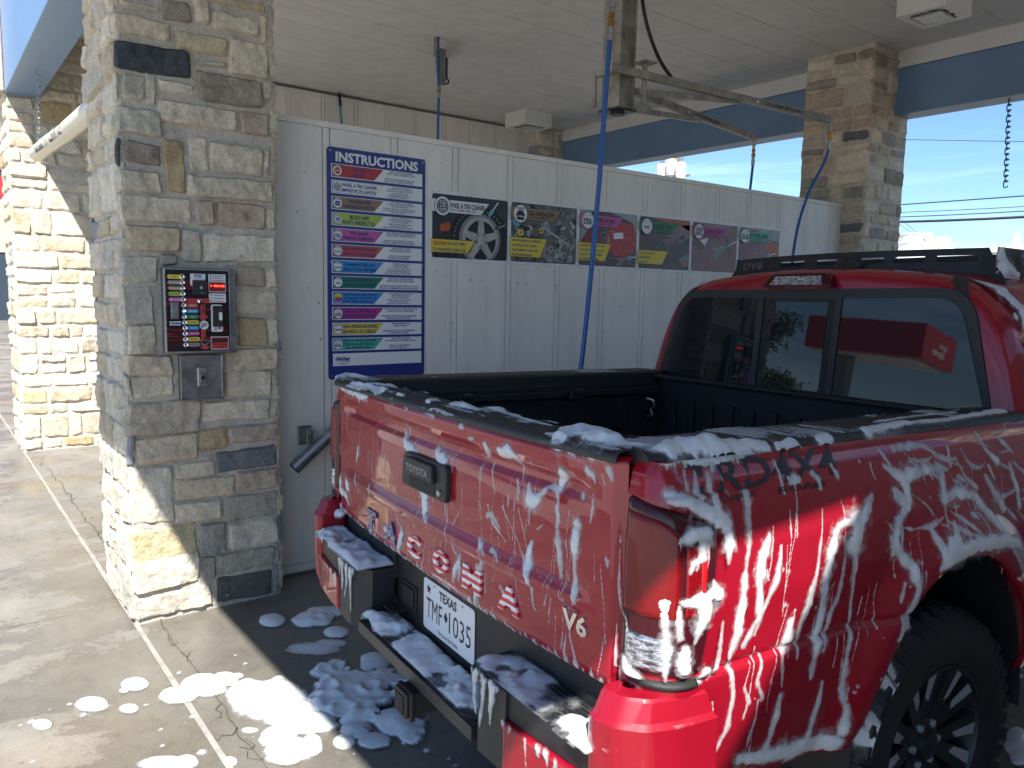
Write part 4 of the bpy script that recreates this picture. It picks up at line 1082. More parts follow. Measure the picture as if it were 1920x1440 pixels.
PM = ['white','black','photo_dark','photo_red','photo_rose','photo_engine','photo_maroon','photo_pale','orange','rim','mist','cyan','yellow','tan','pink','green','magenta','mint','red','grey','ink','deepred']
PMi = {k: i for i, k in enumerate(PM)}; PML = [M[k] for k in PM]
def nozzle(s, x, y, dx, dy, L=.10, d=.004, dark=False):
    l = math.hypot(dx, dy); dx /= l; dy /= l; px, py = -dy, dx
    def q(a, b): return (x+dx*a+px*b, y+dy*a+py*b)
    s.poly([q(.03,-.004),q(L,-.004),q(L,.004),q(.03,.004)], d, PMi['grey' if dark else 'white'])
    s.poly([q(0,-.009),q(.03,-.014),q(.045,-.012),q(.045,.012),q(.03,.014),q(0,.009)], d+.0006, PMi['ink' if dark else 'cyan'])
def spray(s, x, y, dx, dy, L, wd, m='mist', d=.0026):
    l = math.hypot(dx, dy); dx /= l; dy /= l
    for k in range(9):
        o_ = (k-4)/4*wd; e = L*rnd.uniform(.6, 1); px, py = -dy, dx; t_ = .004
        s.poly([(min(max(a_,.017),.545), min(max(b_,.02),.372)) for a_, b_ in ((x,y),(x+dx*e+px*(o_-t_*2), y+dy*e+py*(o_-t_*2)),(x+dx*e*1.02+px*(o_+t_), y+dy*e*1.02+py*(o_+t_)))], d+k*.00002, PMi[m])
def poster(k, label, base, ban, bcol, title, sub, icon, caution, art, tcol='black'):
    y0 = 2.3435+k*.5645; z0 = 1.690; Wd, Hd = .5638, .392
    t = thing('poster', label, 'poster', (0,0,0), group='row of square wash posters on the white wall')
    mb = MB(); mb.prism(rr(0, Wd, 0, Hd, .010), 0, .004, f=lambda x, y, z: (WX+z, y0+x, z0+y)); mb.build('panel', M['white'], t, bevel=.001)
    for xx in (.012, .28, .55):
        for zz in (.010, .382): mb = MB(); mb.lathe([(0,.0075),(.0035,.007),(.004,.004)], 8, f=lambda a, r, h: (WX+h, y0+xx+r*math.cos(a), z0+zz+r*math.sin(a))); mb.build('rivet', M['steel'], t)
    s = wall_sheet(y0, z0, .004)
    s.poly(rr(.013, .549, .016, .376, .012), .001, PMi['black']); s.poly(rr(.0155, .5465, .0185, .3735, .011), .0016, PMi[base])
    art(s); s.build('picture', PML, t)
    s = wall_sheet(y0, z0, .004)
    yb, yt = .275, .345
    s.poly([(.003,yb-.002),(.345,yb-.002),(.408,yt+.002),(.003,yt+.002)], .0090, PMi['black']); s.poly([(.002,yb),(.343,yb),(.403,yt),(.002,yt)], .0096, PMi[bcol])
    s.text(title, .245, .317, .027, .0102, PMi[tcol], w=min(.255, .021*len(title)), bold=.03); s.text(sub, .22, .292, .012, .0102, PMi[tcol], w=.17, bold=.02)
    s.disc(.075, .308, .056, .0106, PMi['black'], n=32); s.disc(.075, .308, .0525, .0112, PMi['white'], n=32)
    if icon in ('tyre', 'engine'):
        if icon == 'tyre': s.disc(.075,.308,.040,.0118,PMi['black'],n=32); s.disc(.075,.308,.033,.0124,PMi['white'],n=32); s.disc(.075,.308,.030,.0130,PMi['black'],n=32); [s.text(w_, .075, .325-q*.017, .012, .0136, PMi['white'], w=.040, bold=.03) for q, w_ in enumerate(['WHEEL','& TIRE','CLEANER'])]
        else:
            s.text('DE-GREASER', .075, .342, .010, .0118, PMi['black'], w=.062, bold=.03)
            s.poly([(.050,.270),(.100,.270),(.110,.300),(.095,.325),(.055,.325),(.040,.300)], .0118, PMi['black'])
            for q in (-1,0,1): s.disc(.075+q*.017,.292,.006,.0124,PMi['white'],n=12)
            s.rect(.058,.092,.327,.333,.0118,PMi['black'])
    else:
        ls = icon.split('\n')
        for q, l_ in enumerate(ls): s.text(l_, .075, .308+(len(ls)-1)*.010-q*.020-(.006 if len(ls) < 3 else 0), .018, .0118, PMi['black'], w=min(.085,.02*len(l_)), bold=.04)
        for q in range(6): s.ring(.045+q*.012, .336+(q % 2)*.008, .003, .005, .0118, PMi['grey'], n=10)
    s.build('title_banner', PML, t)
    if caution:
        s = wall_sheet(y0, z0, .004); n = len(caution); yt = .052+.030*max(n,2)*.72+.028
        wd = .31 if n < 4 else .30
        s.poly([(.002,.044),(wd-.055,.044),(wd,yt),(.002,yt)], .0090, PMi['black']); s.poly([(.001,.047),(wd-.060,.047),(wd-.006,yt-.003),(.001,yt-.003)], .0096, PMi['yellow'])
        hh = .018 if n == 2 else .0125; pt = (yt-.050)/n
        for q, l_ in enumerate(caution):
            zz = yt-.006-pt*(q+.5)
            if l_.startswith('CAUTION'):
                a, b_ = l_.split(' ', 1); wa = .0125*len(a)*(.9 if n == 2 else .72)
                s.text(a, .014, zz, hh, .0102, PMi['red'], w=wa, bold=.04, align='l'); s.rect(.014, .014+wa, zz-hh*.62, zz-hh*.54, .0102, PMi['red'])
                s.text(b_, .022+wa, zz, hh, .0102, PMi['ink'], w=min(.15, hh*.62*len(b_)), bold=.03, align='l')
            else: s.text(l_, .014, zz, hh, .0102, PMi['ink'], w=min(.232, hh*.64*len(l_)), bold=.03, align='l')
        s.build('caution_banner', PML, t)
def art0(s):
    s.disc(.36,.15,.155,.0022,PMi['black'],ry=.20,n=40) if False else None
    def C(r, ry, d, m, cx=.345, cy=.135): 
        pts = [(min(max(cx+r*math.cos(a),.016),.546), min(max(cy+ry*math.sin(a),.019),.373)) for a in np.linspace(0, 2*math.pi, 41)[:-1]]; s.poly(pts, d, PMi[m])
    C(.215,.195,.0020,'black'); 
    for k in range(26):
        a = R(40+k*8.5); x = .345+.185*math.cos(a); y = .135+.165*math.sin(a)
        if .03 < y < .36: s.disc(x, y, .006, .0026, PMi['grey'], n=6)
    C(.150,.150,.0026,'grey'); C(.128,.132,.0032,'rim'); C(.110,.115,.0036,'black',.35,.13)
    for k in range(5):
        a = R(90+72*k); ca, sa = math.cos(a), math.sin(a)
        pts = [(.35+ca*q-sa*w_, .13+(sa*q+ca*w_)*1.0) for q, w_ in ((.02,-.028),(.118,-.018),(.118,.018),(.02,.028))]
        s.poly([(x, min(max(y,.019),.373)) for x, y in pts], .0042, PMi['rim'])
    C(.032,.034,.0048,'rim',.35,.13)
    s.poly([(.062,.205),(.128,.222),(.138,.200),(.125,.172),(.070,.165)], .0026, PMi['orange'])
    spray(s, .405,.275,-.6,-.8,.12,.05); nozzle(s,.405,.275,.45,.55,.11)
    s.poly([(.42,.20),(.53,.235),(.53,.225),(.43,.19)], .0026, PMi['grey'])
def art1(s):
    r_ = random.Random(3)
    for k in range(150):
        x = r_.uniform(.03,.53); y = r_.uniform(.03,.36); a = r_.uniform(.006,.03); b_ = r_.uniform(.005,.02); th = r_.uniform(0,3)
        pts = [(min(max(x+a*math.cos(t_)*math.cos(th)-b_*math.sin(t_)*math.sin(th),.018),.545), min(max(y+a*math.cos(t_)*math.sin(th)+b_*math.sin(t_)*math.cos(th),.02),.372)) for t_ in np.linspace(0,6.28,r_.choice([5,7,12]))[:-1]]
        s.poly(pts, .0020+k*.00001, PMi[r_.choice(['black','black','grey','photo_engine','rim','photo_pale'])])
    s.poly([(.25,.235),(.265,.245),(.49,.145),(.48,.135)], .0044, PMi['rim']); s.poly([(.12,.12),(.30,.07),(.44,.03),(.40,.025),(.27,.05),(.11,.10)], .0040, PMi['grey'])
    s.ring(.25,.215,.010,.018,.0048,PMi['yellow']); s.disc(.085,.195,.026,.0048,PMi['yellow'],ry=.020); s.disc(.085,.195,.012,.0052,PMi['tan'],ry=.009)
    s.poly([(.018,.29),(.065,.262),(.078,.235),(.045,.225),(.018,.255)], .0048, PMi['cyan'])
    for k in range(4): s.ring(.33+k*.055,.105-k*.018,.014,.022,.0046,PMi['rim'])
def art2(s):
    s.poly([(.30,.373),(.545,.373),(.545,.25),(.50,.32),(.42,.345)], .0020, PMi['photo_pale']); s.poly([(.018,.373),(.12,.373),(.10,.27),(.018,.16)], .0020, PMi['photo_pale'])
    s.poly([(.10,.27),(.02,.12),(.17,.125),(.20,.25)], .0026, PMi['deepred'])
    s.poly([(.24,.13),(.30,.105),(.44,.075),(.535,.14),(.545,.25),(.50,.31),(.40,.32),(.26,.25)], .0026, PMi['red'])
    s.poly([(.32,.24),(.41,.25),(.42,.21),(.33,.20)], .0032, PMi['white']); s.rect(.27,.285,.17,.215,.0032,PMi['photo_pale'])
    r_ = random.Random(5)
    for k in range(120): s.disc(r_.uniform(.2,.54), r_.uniform(.03,.31), r_.uniform(.0015,.0035), .0038, PMi['white'], n=5)
    spray(s,.46,.075,-.9,-.5,.14,.05,'mist',.0040); nozzle(s,.46,.080,.95,.10,.085,.0046)
def art3(s):
    s.poly([(.14,.372),(.545,.372),(.545,.30),(.42,.345),(.25,.352)], .0020, PMi['orange']); s.poly([(.30,.330),(.54,.345),(.545,.25),(.44,.21),(.33,.26)], .0020, PMi['mist'])
    s.poly([(.38,.19),(.44,.21),(.545,.255),(.545,.20),(.44,.12),(.40,.06)], .0026, PMi['photo_dark']); s.poly([(.42,.09),(.54,.14),(.545,.06),(.50,.04)], .0030, PMi['grey']); s.disc(.53,.065,.018,.0034,PMi['orange'],n=12)
    spray(s,.44,.245,-.95,-.25,.20,.055,'mist',.0032); nozzle(s,.44,.245,.9,.25,.11,.0044,True)
def art4(s):
    s.poly([(.14,.372),(.44,.372),(.41,.30),(.20,.31)], .0020, PMi['mist']); s.poly([(.02,.26),(.12,.24),(.16,.19),(.09,.17),(.02,.22)], .0020, PMi['photo_red'])
    s.poly([(.10,.245),(.20,.268),(.16,.205)], .0026, PMi['white']); s.poly([(.40,.30),(.44,.25),(.48,.14),(.474,.14),(.43,.25),(.39,.295)], .0026, PMi['black'])
    spray(s,.42,.215,-.9,-.42,.23,.06,'photo_pale',.0032); nozzle(s,.42,.215,.92,.35,.13,.0044)
def art5(s):
    s.poly([(.018,.372),(.545,.372),(.545,.29),(.30,.30),(.12,.26),(.018,.27)], .0020, PMi['photo_pale']); s.poly([(.33,.24),(.545,.26),(.545,.19),(.40,.185)], .0024, PMi['orange'])
    s.poly([(.15,.36),(.25,.362),(.25,.345),(.16,.343)], .0026, PMi['red']); spray(s,.38,.165,-.92,.35,.22,.05,'mist',.0030); nozzle(s,.38,.165,.97,.2,.13,.0044)
poster(0, 'poster reading WHEEL & TIRE CLEANER with a picture of a wheel', 'photo_dark', 0, 'white', 'WHEEL & TIRE CLEANER', 'For a Totally Clean Car!', 'tyre', ['CAUTION: DO NOT APPLY','TO PAINTED SURFACES.'], art0)
poster(1, 'poster reading DE-GREASER with a picture of an engine', 'photo_engine', 0, 'tan', 'DE-GREASER', 'for TOTAL Auto Maintenance', 'engine', ['APPLY DE-GREASER (LOW PRESSURE)','TO SURFACE TO BE CLEANED.','WAIT 2 MINUTES. CLEAN WITH','HIGH PRESSURE RINSE.'], art1)
poster(2, 'poster reading PRE-SOAK with a pink banner, crossed by the blue hose', 'photo_maroon', 0, 'pink', 'PRE-SOAK', 'For a Spotless Clean', 'PRE-\nSOAK', ['CAUTION: AVOID CONTACT WITH','SKIN OR EYES - DO NOT ALLOW','PRODUCT TO DRY ON SURFACE','TO PREVENT STREAKING.'], art2)
poster(3, 'poster reading LIQUID WAX with a green banner', 'photo_maroon', 0, 'green', 'LIQUID WAX', 'For Extra Protection', 'WAX', ['CAUTION: THOROUGHLY','RINSE VEHICLE','AFTER USE.'], art3)
poster(4, 'poster reading CLEAR COAT with a dark pink banner', 'photo_rose', 0, 'magenta', 'CLEAR COAT', 'Surface Protectant', 'CLEAR\nCOAT\nPROTECTANT', None, art4)
poster(5, 'poster reading SPOT FREE RINSE at the far end of the row', 'photo_rose', 0, 'mint', 'SPOT FREE RINSE', 'The Final Rinse', 'SPOT FREE\nRINSE', None, art5)

# ================================================================ payment box on the column
def kiosk():
    XF = -3.612; y0, y1, z0, z1 = .853, 1.158, 1.214, 1.592
    t = thing('payment_box', 'black and red payment box with wash buttons set in the stone column', 'payment box', (0,0,0))
    mb = MB(); mb.box(-3.66, XF+.028, y0, y1, z0, z1); mb.build('cabinet', M['dullsteel'], t, bevel=.006)
    mb = MB(); mb.prism(rr(y0-.006, y1-.030, z0+.006, z1-.004, .008), 0, 1, f=lambda x, y, z: (XF+.0285+z*.012, x, y)); mb.build('door_rim', M['steel'], t, bevel=.002)
    X0 = XF+.0405
    m, nt, b = mat('red streaked black face'); p = geopos(nt)
    mp = N(nt, 'ShaderNodeMapping'); mp.inputs['Rotation'].default_value = (R(-38),0,0); mp.inputs['Scale'].default_value = (1,1,9); nt.links.new(p, mp.inputs['Vector'])
    n = noise_node(nt, 1.7, 3, .5, mp.outputs[0], .3); r = ramp(nt, n.outputs[0], [(.56, (.012,.010,.012)), (.61, (.20,.012,.02)), (.64, (.05,.008,.01)), (.67,(.012,.01,.012))]); nt.links.new(r.outputs[0], b.inputs['Base Color']); setp(b, Roughness=.25)
    M['kface'] = m
    mb = MB(); mb.prism(rr(y0+.002, y1-.036, z0+.013, z1-.010, .006), 0, 1, f=lambda x, y, z: (X0+z*.001, x, y)); mb.build('face_panel', M['kface'], t)
    X1 = X0+.001
    W_, H_ = 645., 825.                              # face measured in steps: 0..645 across, 0..825 down
    def fy(a): return y0+.004+(a-75)/645*(y1-y0-.040)
    def fz(c_): return z1-.012-(c_-75)/825*(z1-z0-.030)
    mats = [M['white'], M['black'], M['red'], M['yellow'], M['grey'], M['tan'], M['lime'], M['pink'], M['coral'], M['sky'], M['green'], M['magenta'], M['ink'], M['deepred'], M['orange']]
    sh = lambda: Sheet((X1, 0, 0), (0,1,0), (0,0,1), (1,0,0))
    labs = [('yellow','STOP',1),('grey','TIRE CLEANER',1),('tan','DE-GREASER',1),('lime','BUG OFF',1),('pink','PRE-SOAK',1),('coral','SOAP',0),('sky','BRUSH',0),('green','WAX',0),('yellow','RINSE',0),('sky','FOAM',0),('magenta','CLEAR COAT',0),('yellow','RINSE',0),('grey','',0)]
    mi = dict(yellow=3, grey=4, tan=5, lime=6, pink=7, coral=8, sky=9, green=10, magenta=11)
    for k, (c_, tx, left) in enumerate(labs):
        cy = 143+k*58.4; bx = 235+k*1.6
        s = sh(); h = 21
        if left: a0, a1 = 88+k*2, bx
        else: a0, a1 = bx, bx+150
        y_a, y_b = fy(a0), fy(a1); zz0, zz1 = fz(cy+h), fz(cy-h); r_ = (zz1-zz0)*.49
        s.poly(rr(y_a, y_b, zz0, zz1, r_), .0008, mi[c_])
        if tx: s.text(tx, (y_a+y_b)/2+(-.004 if left else .006), (zz0+zz1)/2, .0065, .0014, 12 if c_ in ('yellow','lime') else 0, w=min(.045, .0062*len(tx)), bold=.02)
        if k == 0: s.disc(fy(bx), fz(cy), .0125, .0011, 3)
        s.build('button_label', mats, t)
        mb = MB(); mb.lathe([(.0105,0),(.0105,.006),(.008,.009),(.005,.0075),(0,.007)], 20, f=lambda a, r, q: (X1+.001+q, fy(bx)+r*math.cos(a), fz(cy)+r*math.sin(a))); bt = mb.build('button', M['chrome'], t, smooth=30)
        if k == 6:
            m2, nt2, b2 = mat('lit blue button'); b2.inputs['Emission Color'].default_value = (.05,.25,1,1); b2.inputs['Emission Strength'].default_value = 4
            mb = MB(); mb.lathe([(.004,.0),(.003,.002),(0,.0025)], 12, f=lambda a, r, q: (X1+.0085+q, fy(bx)+r*math.cos(a), fz(cy)+r*math.sin(a))); mb.build('button_light', m2, bt)
    def bx3(nm, a0, a1, c0, c1, h, m_, par=t, bev=.002, base=0.0):
        mb = MB(); mb.box(X1+base, X1+h, fy(a0), fy(a1), fz(c1), fz(c0)); return mb.build(nm, m_, par, bevel=bev)
    s = sh(); s.poly(rr(fy(318), fy(475), fz(230), fz(107), .004), .0008, 0); s.rect(fy(358), fy(394), fz(132), fz(113), .0014, 14); s.rect(fy(400), fy(435), fz(140), fz(115), .0014, 9); s.text('We Accept', fy(390), fz(145), .004, .0014, 12, w=.03); s.build('card_sticker', mats, t)
    cr_ = bx3('card_reader', 338, 478, 172, 325, .016, M['plastic'])
    s = Sheet((X1+.0161,0,0),(0,1,0),(0,0,1),(1,0,0)); s.ring(fy(418), fz(250), .004, .006, .0006, 0, n=16); s.disc(fy(418), fz(250), .002, .0006, 0, n=10); s.text('tap', fy(425), fz(300), .006, .0006, 4, w=.012); s.build('reader_symbol', mats, cr_)
    for c0, c1 in ((107,182),(308,402)):
        s = sh(); s.rect(fy(506), fy(686), fz(c1), fz(c0), .0008, 0)
        for q in range(3):
            cc = c0+(c1-c0)*(.17+.32*q); s.disc(fy(530), fz(cc), .0035, .0014, 1, n=12)
            for w2 in range(2): s.rect(fy(550), fy(672-14*w2), fz(cc+4+w2*7), fz(cc+0+w2*7), .0014, 2 if q == 2 else 12)
        s.build('notice_sticker', mats, t)
    s = sh(); s.poly(rr(fy(506), fy(688), fz(294), fz(184), .004), .0008, 0); s.poly(rr(fy(512), fy(682), fz(288), fz(190), .004), .0012, 13); s.build('display_bezel', mats, t)
    m2, nt2, b2 = mat('red display digits'); setp(b2, Base_Color=(.2,.01,.01,1)); b2.inputs['Emission Color'].default_value = (1,.03,.01,1); b2.inputs['Emission Strength'].default_value = 3.5
    s = sh(); s.text('1 00:43', fy(600), fz(228), .0075, .0022, 0, w=.060, bold=.04); s.build('display_digits', m2, t)
    bx3('stop_bar', 272, 512, 362, 410, .002, M['red'], bev=0); mb = MB(); mb.lathe([(.010,0),(.009,.006),(.0,.010)], 8, f=lambda a, r, q: (X1+.002+q, fy(403)+r*math.cos(a), fz(386)+r*math.sin(a))); mb.build('stop_knob', M['chrome'], t)
    cs = bx3('coin_slot', 416, 462, 425, 860, .004, M['red'], bev=.0015)
    bx3('slot_opening', 434, 446, 442, 518, .0052, M['dark'], cs, 0, .0035); bx3('slot_opening', 440, 450, 760, 812, .0052, M['dark'], cs, 0, .0035)
    s = Sheet((X1+.004,0,0),(0,1,0),(0,0,1),(1,0,0)); s.disc(fy(442), fz(551), .0185, .0005, 2, ry=.0095); s.disc(fy(450), fz(872), .0185, .0005, 2, ry=.0095); s.poly([(fy(398),fz(800)),(fy(500),fz(800)),(fy(482),fz(838)),(fy(450),fz(852)),(fy(418),fz(838))], .0004, 4); s.poly([(fy(406),fz(806)),(fy(492),fz(806)),(fy(476),fz(832)),(fy(450),fz(843)),(fy(424),fz(832))], .0010, 1)
    s.disc(fy(446), fz(640), .0200, .0009, 4, n=28); s.disc(fy(446), fz(640), .0188, .0014, 0, n=28); s.text('$1', fy(430), fz(640), .019, .0020, 1, w=.015, bold=.03); s.text('00', fy(458), fz(634), .015, .0020, 1, w=.016, bold=.02); s.build('price_badge', mats, cs)
    s = sh(); s.poly(rr(fy(524), fy(648), fz(712), fz(424), .008), .0008, 0); s.rect(fy(553), fy(585), fz(700), fz(686), .0014, 9); s.rect(fy(594), fy(628), fz(682), fz(662), .0014, 14); s.text('VISA', fy(570), fz(672), .005, .0014, 12, w=.013, bold=.03); s.build('reader_frame', mats, t)
    ba = bx3('bill_acceptor', 540, 642, 438, 658, .014, M['plastic'])
    bx3('bill_slot', 560, 568, 445, 650, .016, M['dark'], ba, 0, .013); bx3('card_tab', 598, 634, 505, 590, .0175, M['whitepaint'], ba, .002, .013)
    s = sh(); s.poly(rr(fy(514), fy(708), fz(900), fz(764), .003), .0008, 0); s.poly(rr(fy(519), fy(703), fz(894), fz(770), .003), .0012, 2); s.rect(fy(530), fy(690), fz(825), fz(782), .0018, 1); s.text('INSERT BILLS', fy(612), fz(848), .006, .0018, 13, w=.066); s.text('HERE', fy(612), fz(876), .007, .0018, 13, w=.03); s.build('bill_label', mats, t)
    lk = bx3('side_latch', 112, 188, 405, 575, .010, M['dullsteel']); 
    mb = MB(); mb.lathe([(.010,0),(.010,.004),(0,.005)], 16, f=lambda a, r, q: (X1+.010+q, fy(150)+r*math.cos(a), fz(490)+r*math.sin(a))); mb.build('lock', M['grey'], lk)
    s = sh(); s.rect(fy(100), fy(210), fz(640), fz(600), .0008, 0); s.text('GinSan', fy(155), fz(618), .009, .0014, 12, w=.044, bold=.06); s.build('maker_label', mats, t)
    # coin vault plate under it
    t2 = thing('coin_vault', 'grey steel coin vault plate with a lock under the payment box', 'coin vault', (0,0,0))
    XV = -3.610; a0, a1, c0, c1 = .914, 1.100, 1.002, 1.206
    mb = MB(); mb.box(-3.66, XV, a0, a1, c0, c1); mb.build('plate', M['dullsteel'], t2, bevel=.002)
    mb = MB(); mb.box(XV+.001, XV+.012, a0, a1, c0, c0+.006); mb.box(XV+.001, XV+.012, a1-.008, a1, c0+.0065, c1); mb.box(XV+.001, XV+.006, a0, a0+.004, c0+.0065, c1); mb.build('edge_flange', M['steel'], t2, bevel=.001)
    ym, zm = 1.005, 1.108
    mb = MB(); mb.box(XV+.0005, XV+.014, ym-.021, ym+.021, zm-.043, zm+.043); lk = mb.build('lock_body', M['steel'], t2, bevel=.004)
    mb = MB(); mb.box(XV+.0145, XV+.020, ym-.013, ym+.013, zm-.028, zm+.020); mb.build('lock_shield', M['dullsteel'], lk, bevel=.003)
    mb = MB(); mb.lathe([(.009,0),(.009,.004),(.004,.003),(0,.003)], 16, f=lambda a, r, q: (XV+.0205+q, ym+r*math.cos(a), zm-.003+r*math.sin(a))); mb.build('keyhole', M['dark'], lk)
kiosk()

# ================================================================ wall tube, booms, hoses, chains
t = thing('brush_holder', 'stainless brush holder tube slanting on the white wall beside the tailgate', 'brush holder', (0,0,0))
a, b_ = Vector((-3.745, 1.485, .600)), Vector((-3.745, 1.845, .885))
mb = MB(); dd = (b_-a).normalized(); pts = [a, b_]
mb.tube([a, b_], .034, 24, cap=False); mb.tube([a+dd*.001, b_], .030, 24, cap=False); mb.tube([a+dd*.12, a+dd*.121], .0298, 24); mb.build('tube', M['steel'], t, smooth=40)
mb = MB(); mb.box(-3.848, -3.765, 1.565, 1.598, .715, .790); mb.box(-3.848,-3.84,1.545,1.620,.70,.80); mb.tube([(-3.76,1.582,.775),(-3.75,1.582,.775)], .012, 10); mb.build('bracket', M['dullsteel'], t, bevel=.004)

t = thing('foam_brush_boom', 'grimy square ceiling post with two long swinging FOAM BRUSH arms above the wall', 'boom', (0,0,0))
mb = MB(); 
mb.box(-4.03,-3.91,3.85,3.99,2.78,3.709); mb.box(-4.055,-3.885,3.845,3.852,2.78,3.709); mb.box(-4.055,-3.885,3.988,3.995,2.78,3.709)
post = mb.build('post', M['postpaint'], t, bevel=.004)
mb = MB(); mb.box(-4.06,-3.88,3.83,4.01,2.765,2.779); mb.tube([(-3.97,3.92,2.765),(-3.97,3.92,2.745)], .05, 16); mb.build('end_plate', M['blacksteel'], t)
def bar(mb, a, b_, w_, h):
    a, b_ = Vector(a), Vector(b_); d = (b_-a).normalized(); s_ = d.cross(Vector((0,0,1))).normalized()*w_/2; u = s_.cross(d).normalized()*h/2
    v = [a-s_-u,a+s_-u,a+s_+u,a-s_+u,b_-s_-u,b_+s_-u,b_+s_+u,b_-s_+u]
    mb.add(v, [(3,2,1,0),(4,5,6,7),(0,1,5,4),(1,2,6,5),(2,3,7,6),(3,0,4,7)])
def arm(a, b_, br0, br1, txt_at):
    mb = MB(); bar(mb, a, b_, .036, .052); ar = mb.build('arm', M['postpaint'], t, bevel=.003)
    mb = MB(); bar(mb, br0, br1, .030, .040); mb.build('brace', M['postpaint'], ar, bevel=.003)
    A, B = Vector(a), Vector(b_); d = (B-A).normalized(); n = Vector((0,0,1)).cross(d)*-1; n.normalize(); up = n.cross(d)*1
    if up.z < 0: up = -up
    o = A+d*txt_at + n*.0195
    s = Sheet(o, d, up, n); s.rect(-.30,.30,-.016,.016,.001,0); s.text('FOAM BRUSH', .06, 0, .020, .002, 1, w=.40, bold=.03); s.poly([(-.26,-.01),(-.22,-.01),(-.24,.012)], .002, 2); s.build('arm_label', [M['grey'], M['black'], M['white']], ar)
arm((-3.86,3.73,3.01), (-3.60,5.97,2.955), (-3.87,4.02,2.90), (-3.735,4.95,2.962), 1.62)
arm((-4.01,3.99,2.955), (-4.40,6.08,2.945), (-4.02,4.01,2.815), (-4.20,5.05,2.92), 1.15)
mb = MB(); mb.tube([(-3.86,4.06,2.80),(-3.86,4.06,3.09)], .018, 12); mb.box(-3.92,-3.80,4.0,4.12,3.09,3.10); mb.box(-3.90,-3.82,4.0,4.10,2.785,2.80); mb.build('swivel_pivot', M['postpaint'], t, bevel=.002)
mb = MB(); mb.tube([(-4.08,3.80,2.80),(-4.08,3.80,3.02)], .016, 12); mb.box(-4.10,-3.84,3.80,3.84,3.00,3.04); mb.build('swivel_pivot', M['postpaint'], t, bevel=.002)
def hose(name, label, pts, r, m_, fit_top=None, fit_low=None, grp=None):
    o_ = thing(name, label, 'hose', (0,0,0), group=grp)
    # smooth the run
    P = [Vector(p) for p in pts]; out = []
    for k in range(len(P)-1):
        p0, p1, p2, p3 = P[max(k-1,0)], P[k], P[k+1], P[min(k+2,len(P)-1)]
        for j in range(8):
            q = j/8; out.append(.5*((2*p1)+(p2-p0)*q+(2*p0-5*p1+4*p2-p3)*q*q+(3*p1-p0-3*p2+p3)*q**3))
    out.append(P[-1])
    mb = MB(); mb.tube(out, r, 10); mb.build('hose_line', m_, o_, smooth=60)
    def fit(p, d):
        mb = MB(); p = Vector(p); d = Vector(d).normalized()
        mb.tube([p, p+d*.055], r*1.35, 10); mb.tube([p+d*.056, p+d*.075], r*1.1, 8); mb.build('crimp_fitting', M['steel'], o_, smooth=40)
        mb = MB(); mb.tube([p+d*.076, p+d*.105], r*1.5, 6); mb.tube([p+d*.106, p+d*.12], r*1.0, 8); mb.tube([p+d*.121,p+d*.145], r*1.35, 6); mb.build('brass_coupling', M['brass'], o_)
        mb = MB(); mb.tube([p+d*.146, p+d*.17], r*1.0, 8); mb.tube([p+d*.171, p+d*.226], r*1.35, 10); mb.build('crimp_fitting', M['steel'], o_, smooth=40)
        return p+d*.226
    return o_, fit
o_, fit = hose('wash_hose', 'long blue hose hanging in front of the posters behind the truck', [(-3.1,2.985,2.84),(-3.1,2.93,1.95),(-3.1,2.85,1.13),(-3.14,2.80,.72),(-3.3,2.72,.35),(-3.45,2.4,.14)], .0135, M['bluehose'])
e = fit((-3.1,2.985,2.842), (0,.055,.88)); mb = MB(); mb.tube([e, (-3.1,3.035,3.25), (-3.08,3.04,3.5), (-3.06,3.04,3.70)], .0135, 10); mb.build('hose_line', M['bluehose'], o_, smooth=60)
o_, fit = hose('wash_hose', 'dark blue hose curving down from the boom arm tip past the far column', [(-3.6,5.96,2.72),(-3.6,5.90,2.60),(-3.6,5.72,2.36),(-3.6,5.60,2.10),(-3.6,5.545,1.80),(-3.6,5.53,1.3),(-3.62,5.6,.9)], .012, M['bluehose'])
fit((-3.6,5.965,2.721), (0,.02,1))
o_, fit = hose('wash_hose', 'short dark hose hanging from the second boom arm against the sky', [(-4.40,6.07,2.70),(-4.40,6.05,2.5),(-4.42,6.04,2.2),(-4.45,6.02,1.8)], .012, M['bluehose'])
fit((-4.40,6.07,2.701), (0,0,1))
o_, fit = hose('supply_hose', 'black supply hose looping from the ceiling down to the boom arm', [(-3.9,4.03,3.705),(-3.9,4.055,3.51),(-3.9,4.12,3.34),(-3.9,4.24,3.17),(-3.87,4.36,3.04)], .013, M['blackhose'])
o_, fit = hose('supply_hose', 'thin cyan hose drooping from the top of the tall white wall', [(-8.33,3.885,3.66),(-8.32,3.89,3.56),(-8.31,3.895,3.42),(-8.31,3.93,3.25),(-8.30,4.05,3.1)], .012, simple('cyan hose', (.03,.28,.32), .4))
mb = MB(); mb.tube([(-8.33,3.885,3.70),(-8.32,3.89,3.56)], .017, 10); mb.build('hose_sleeve', M['blackhose'], o_)
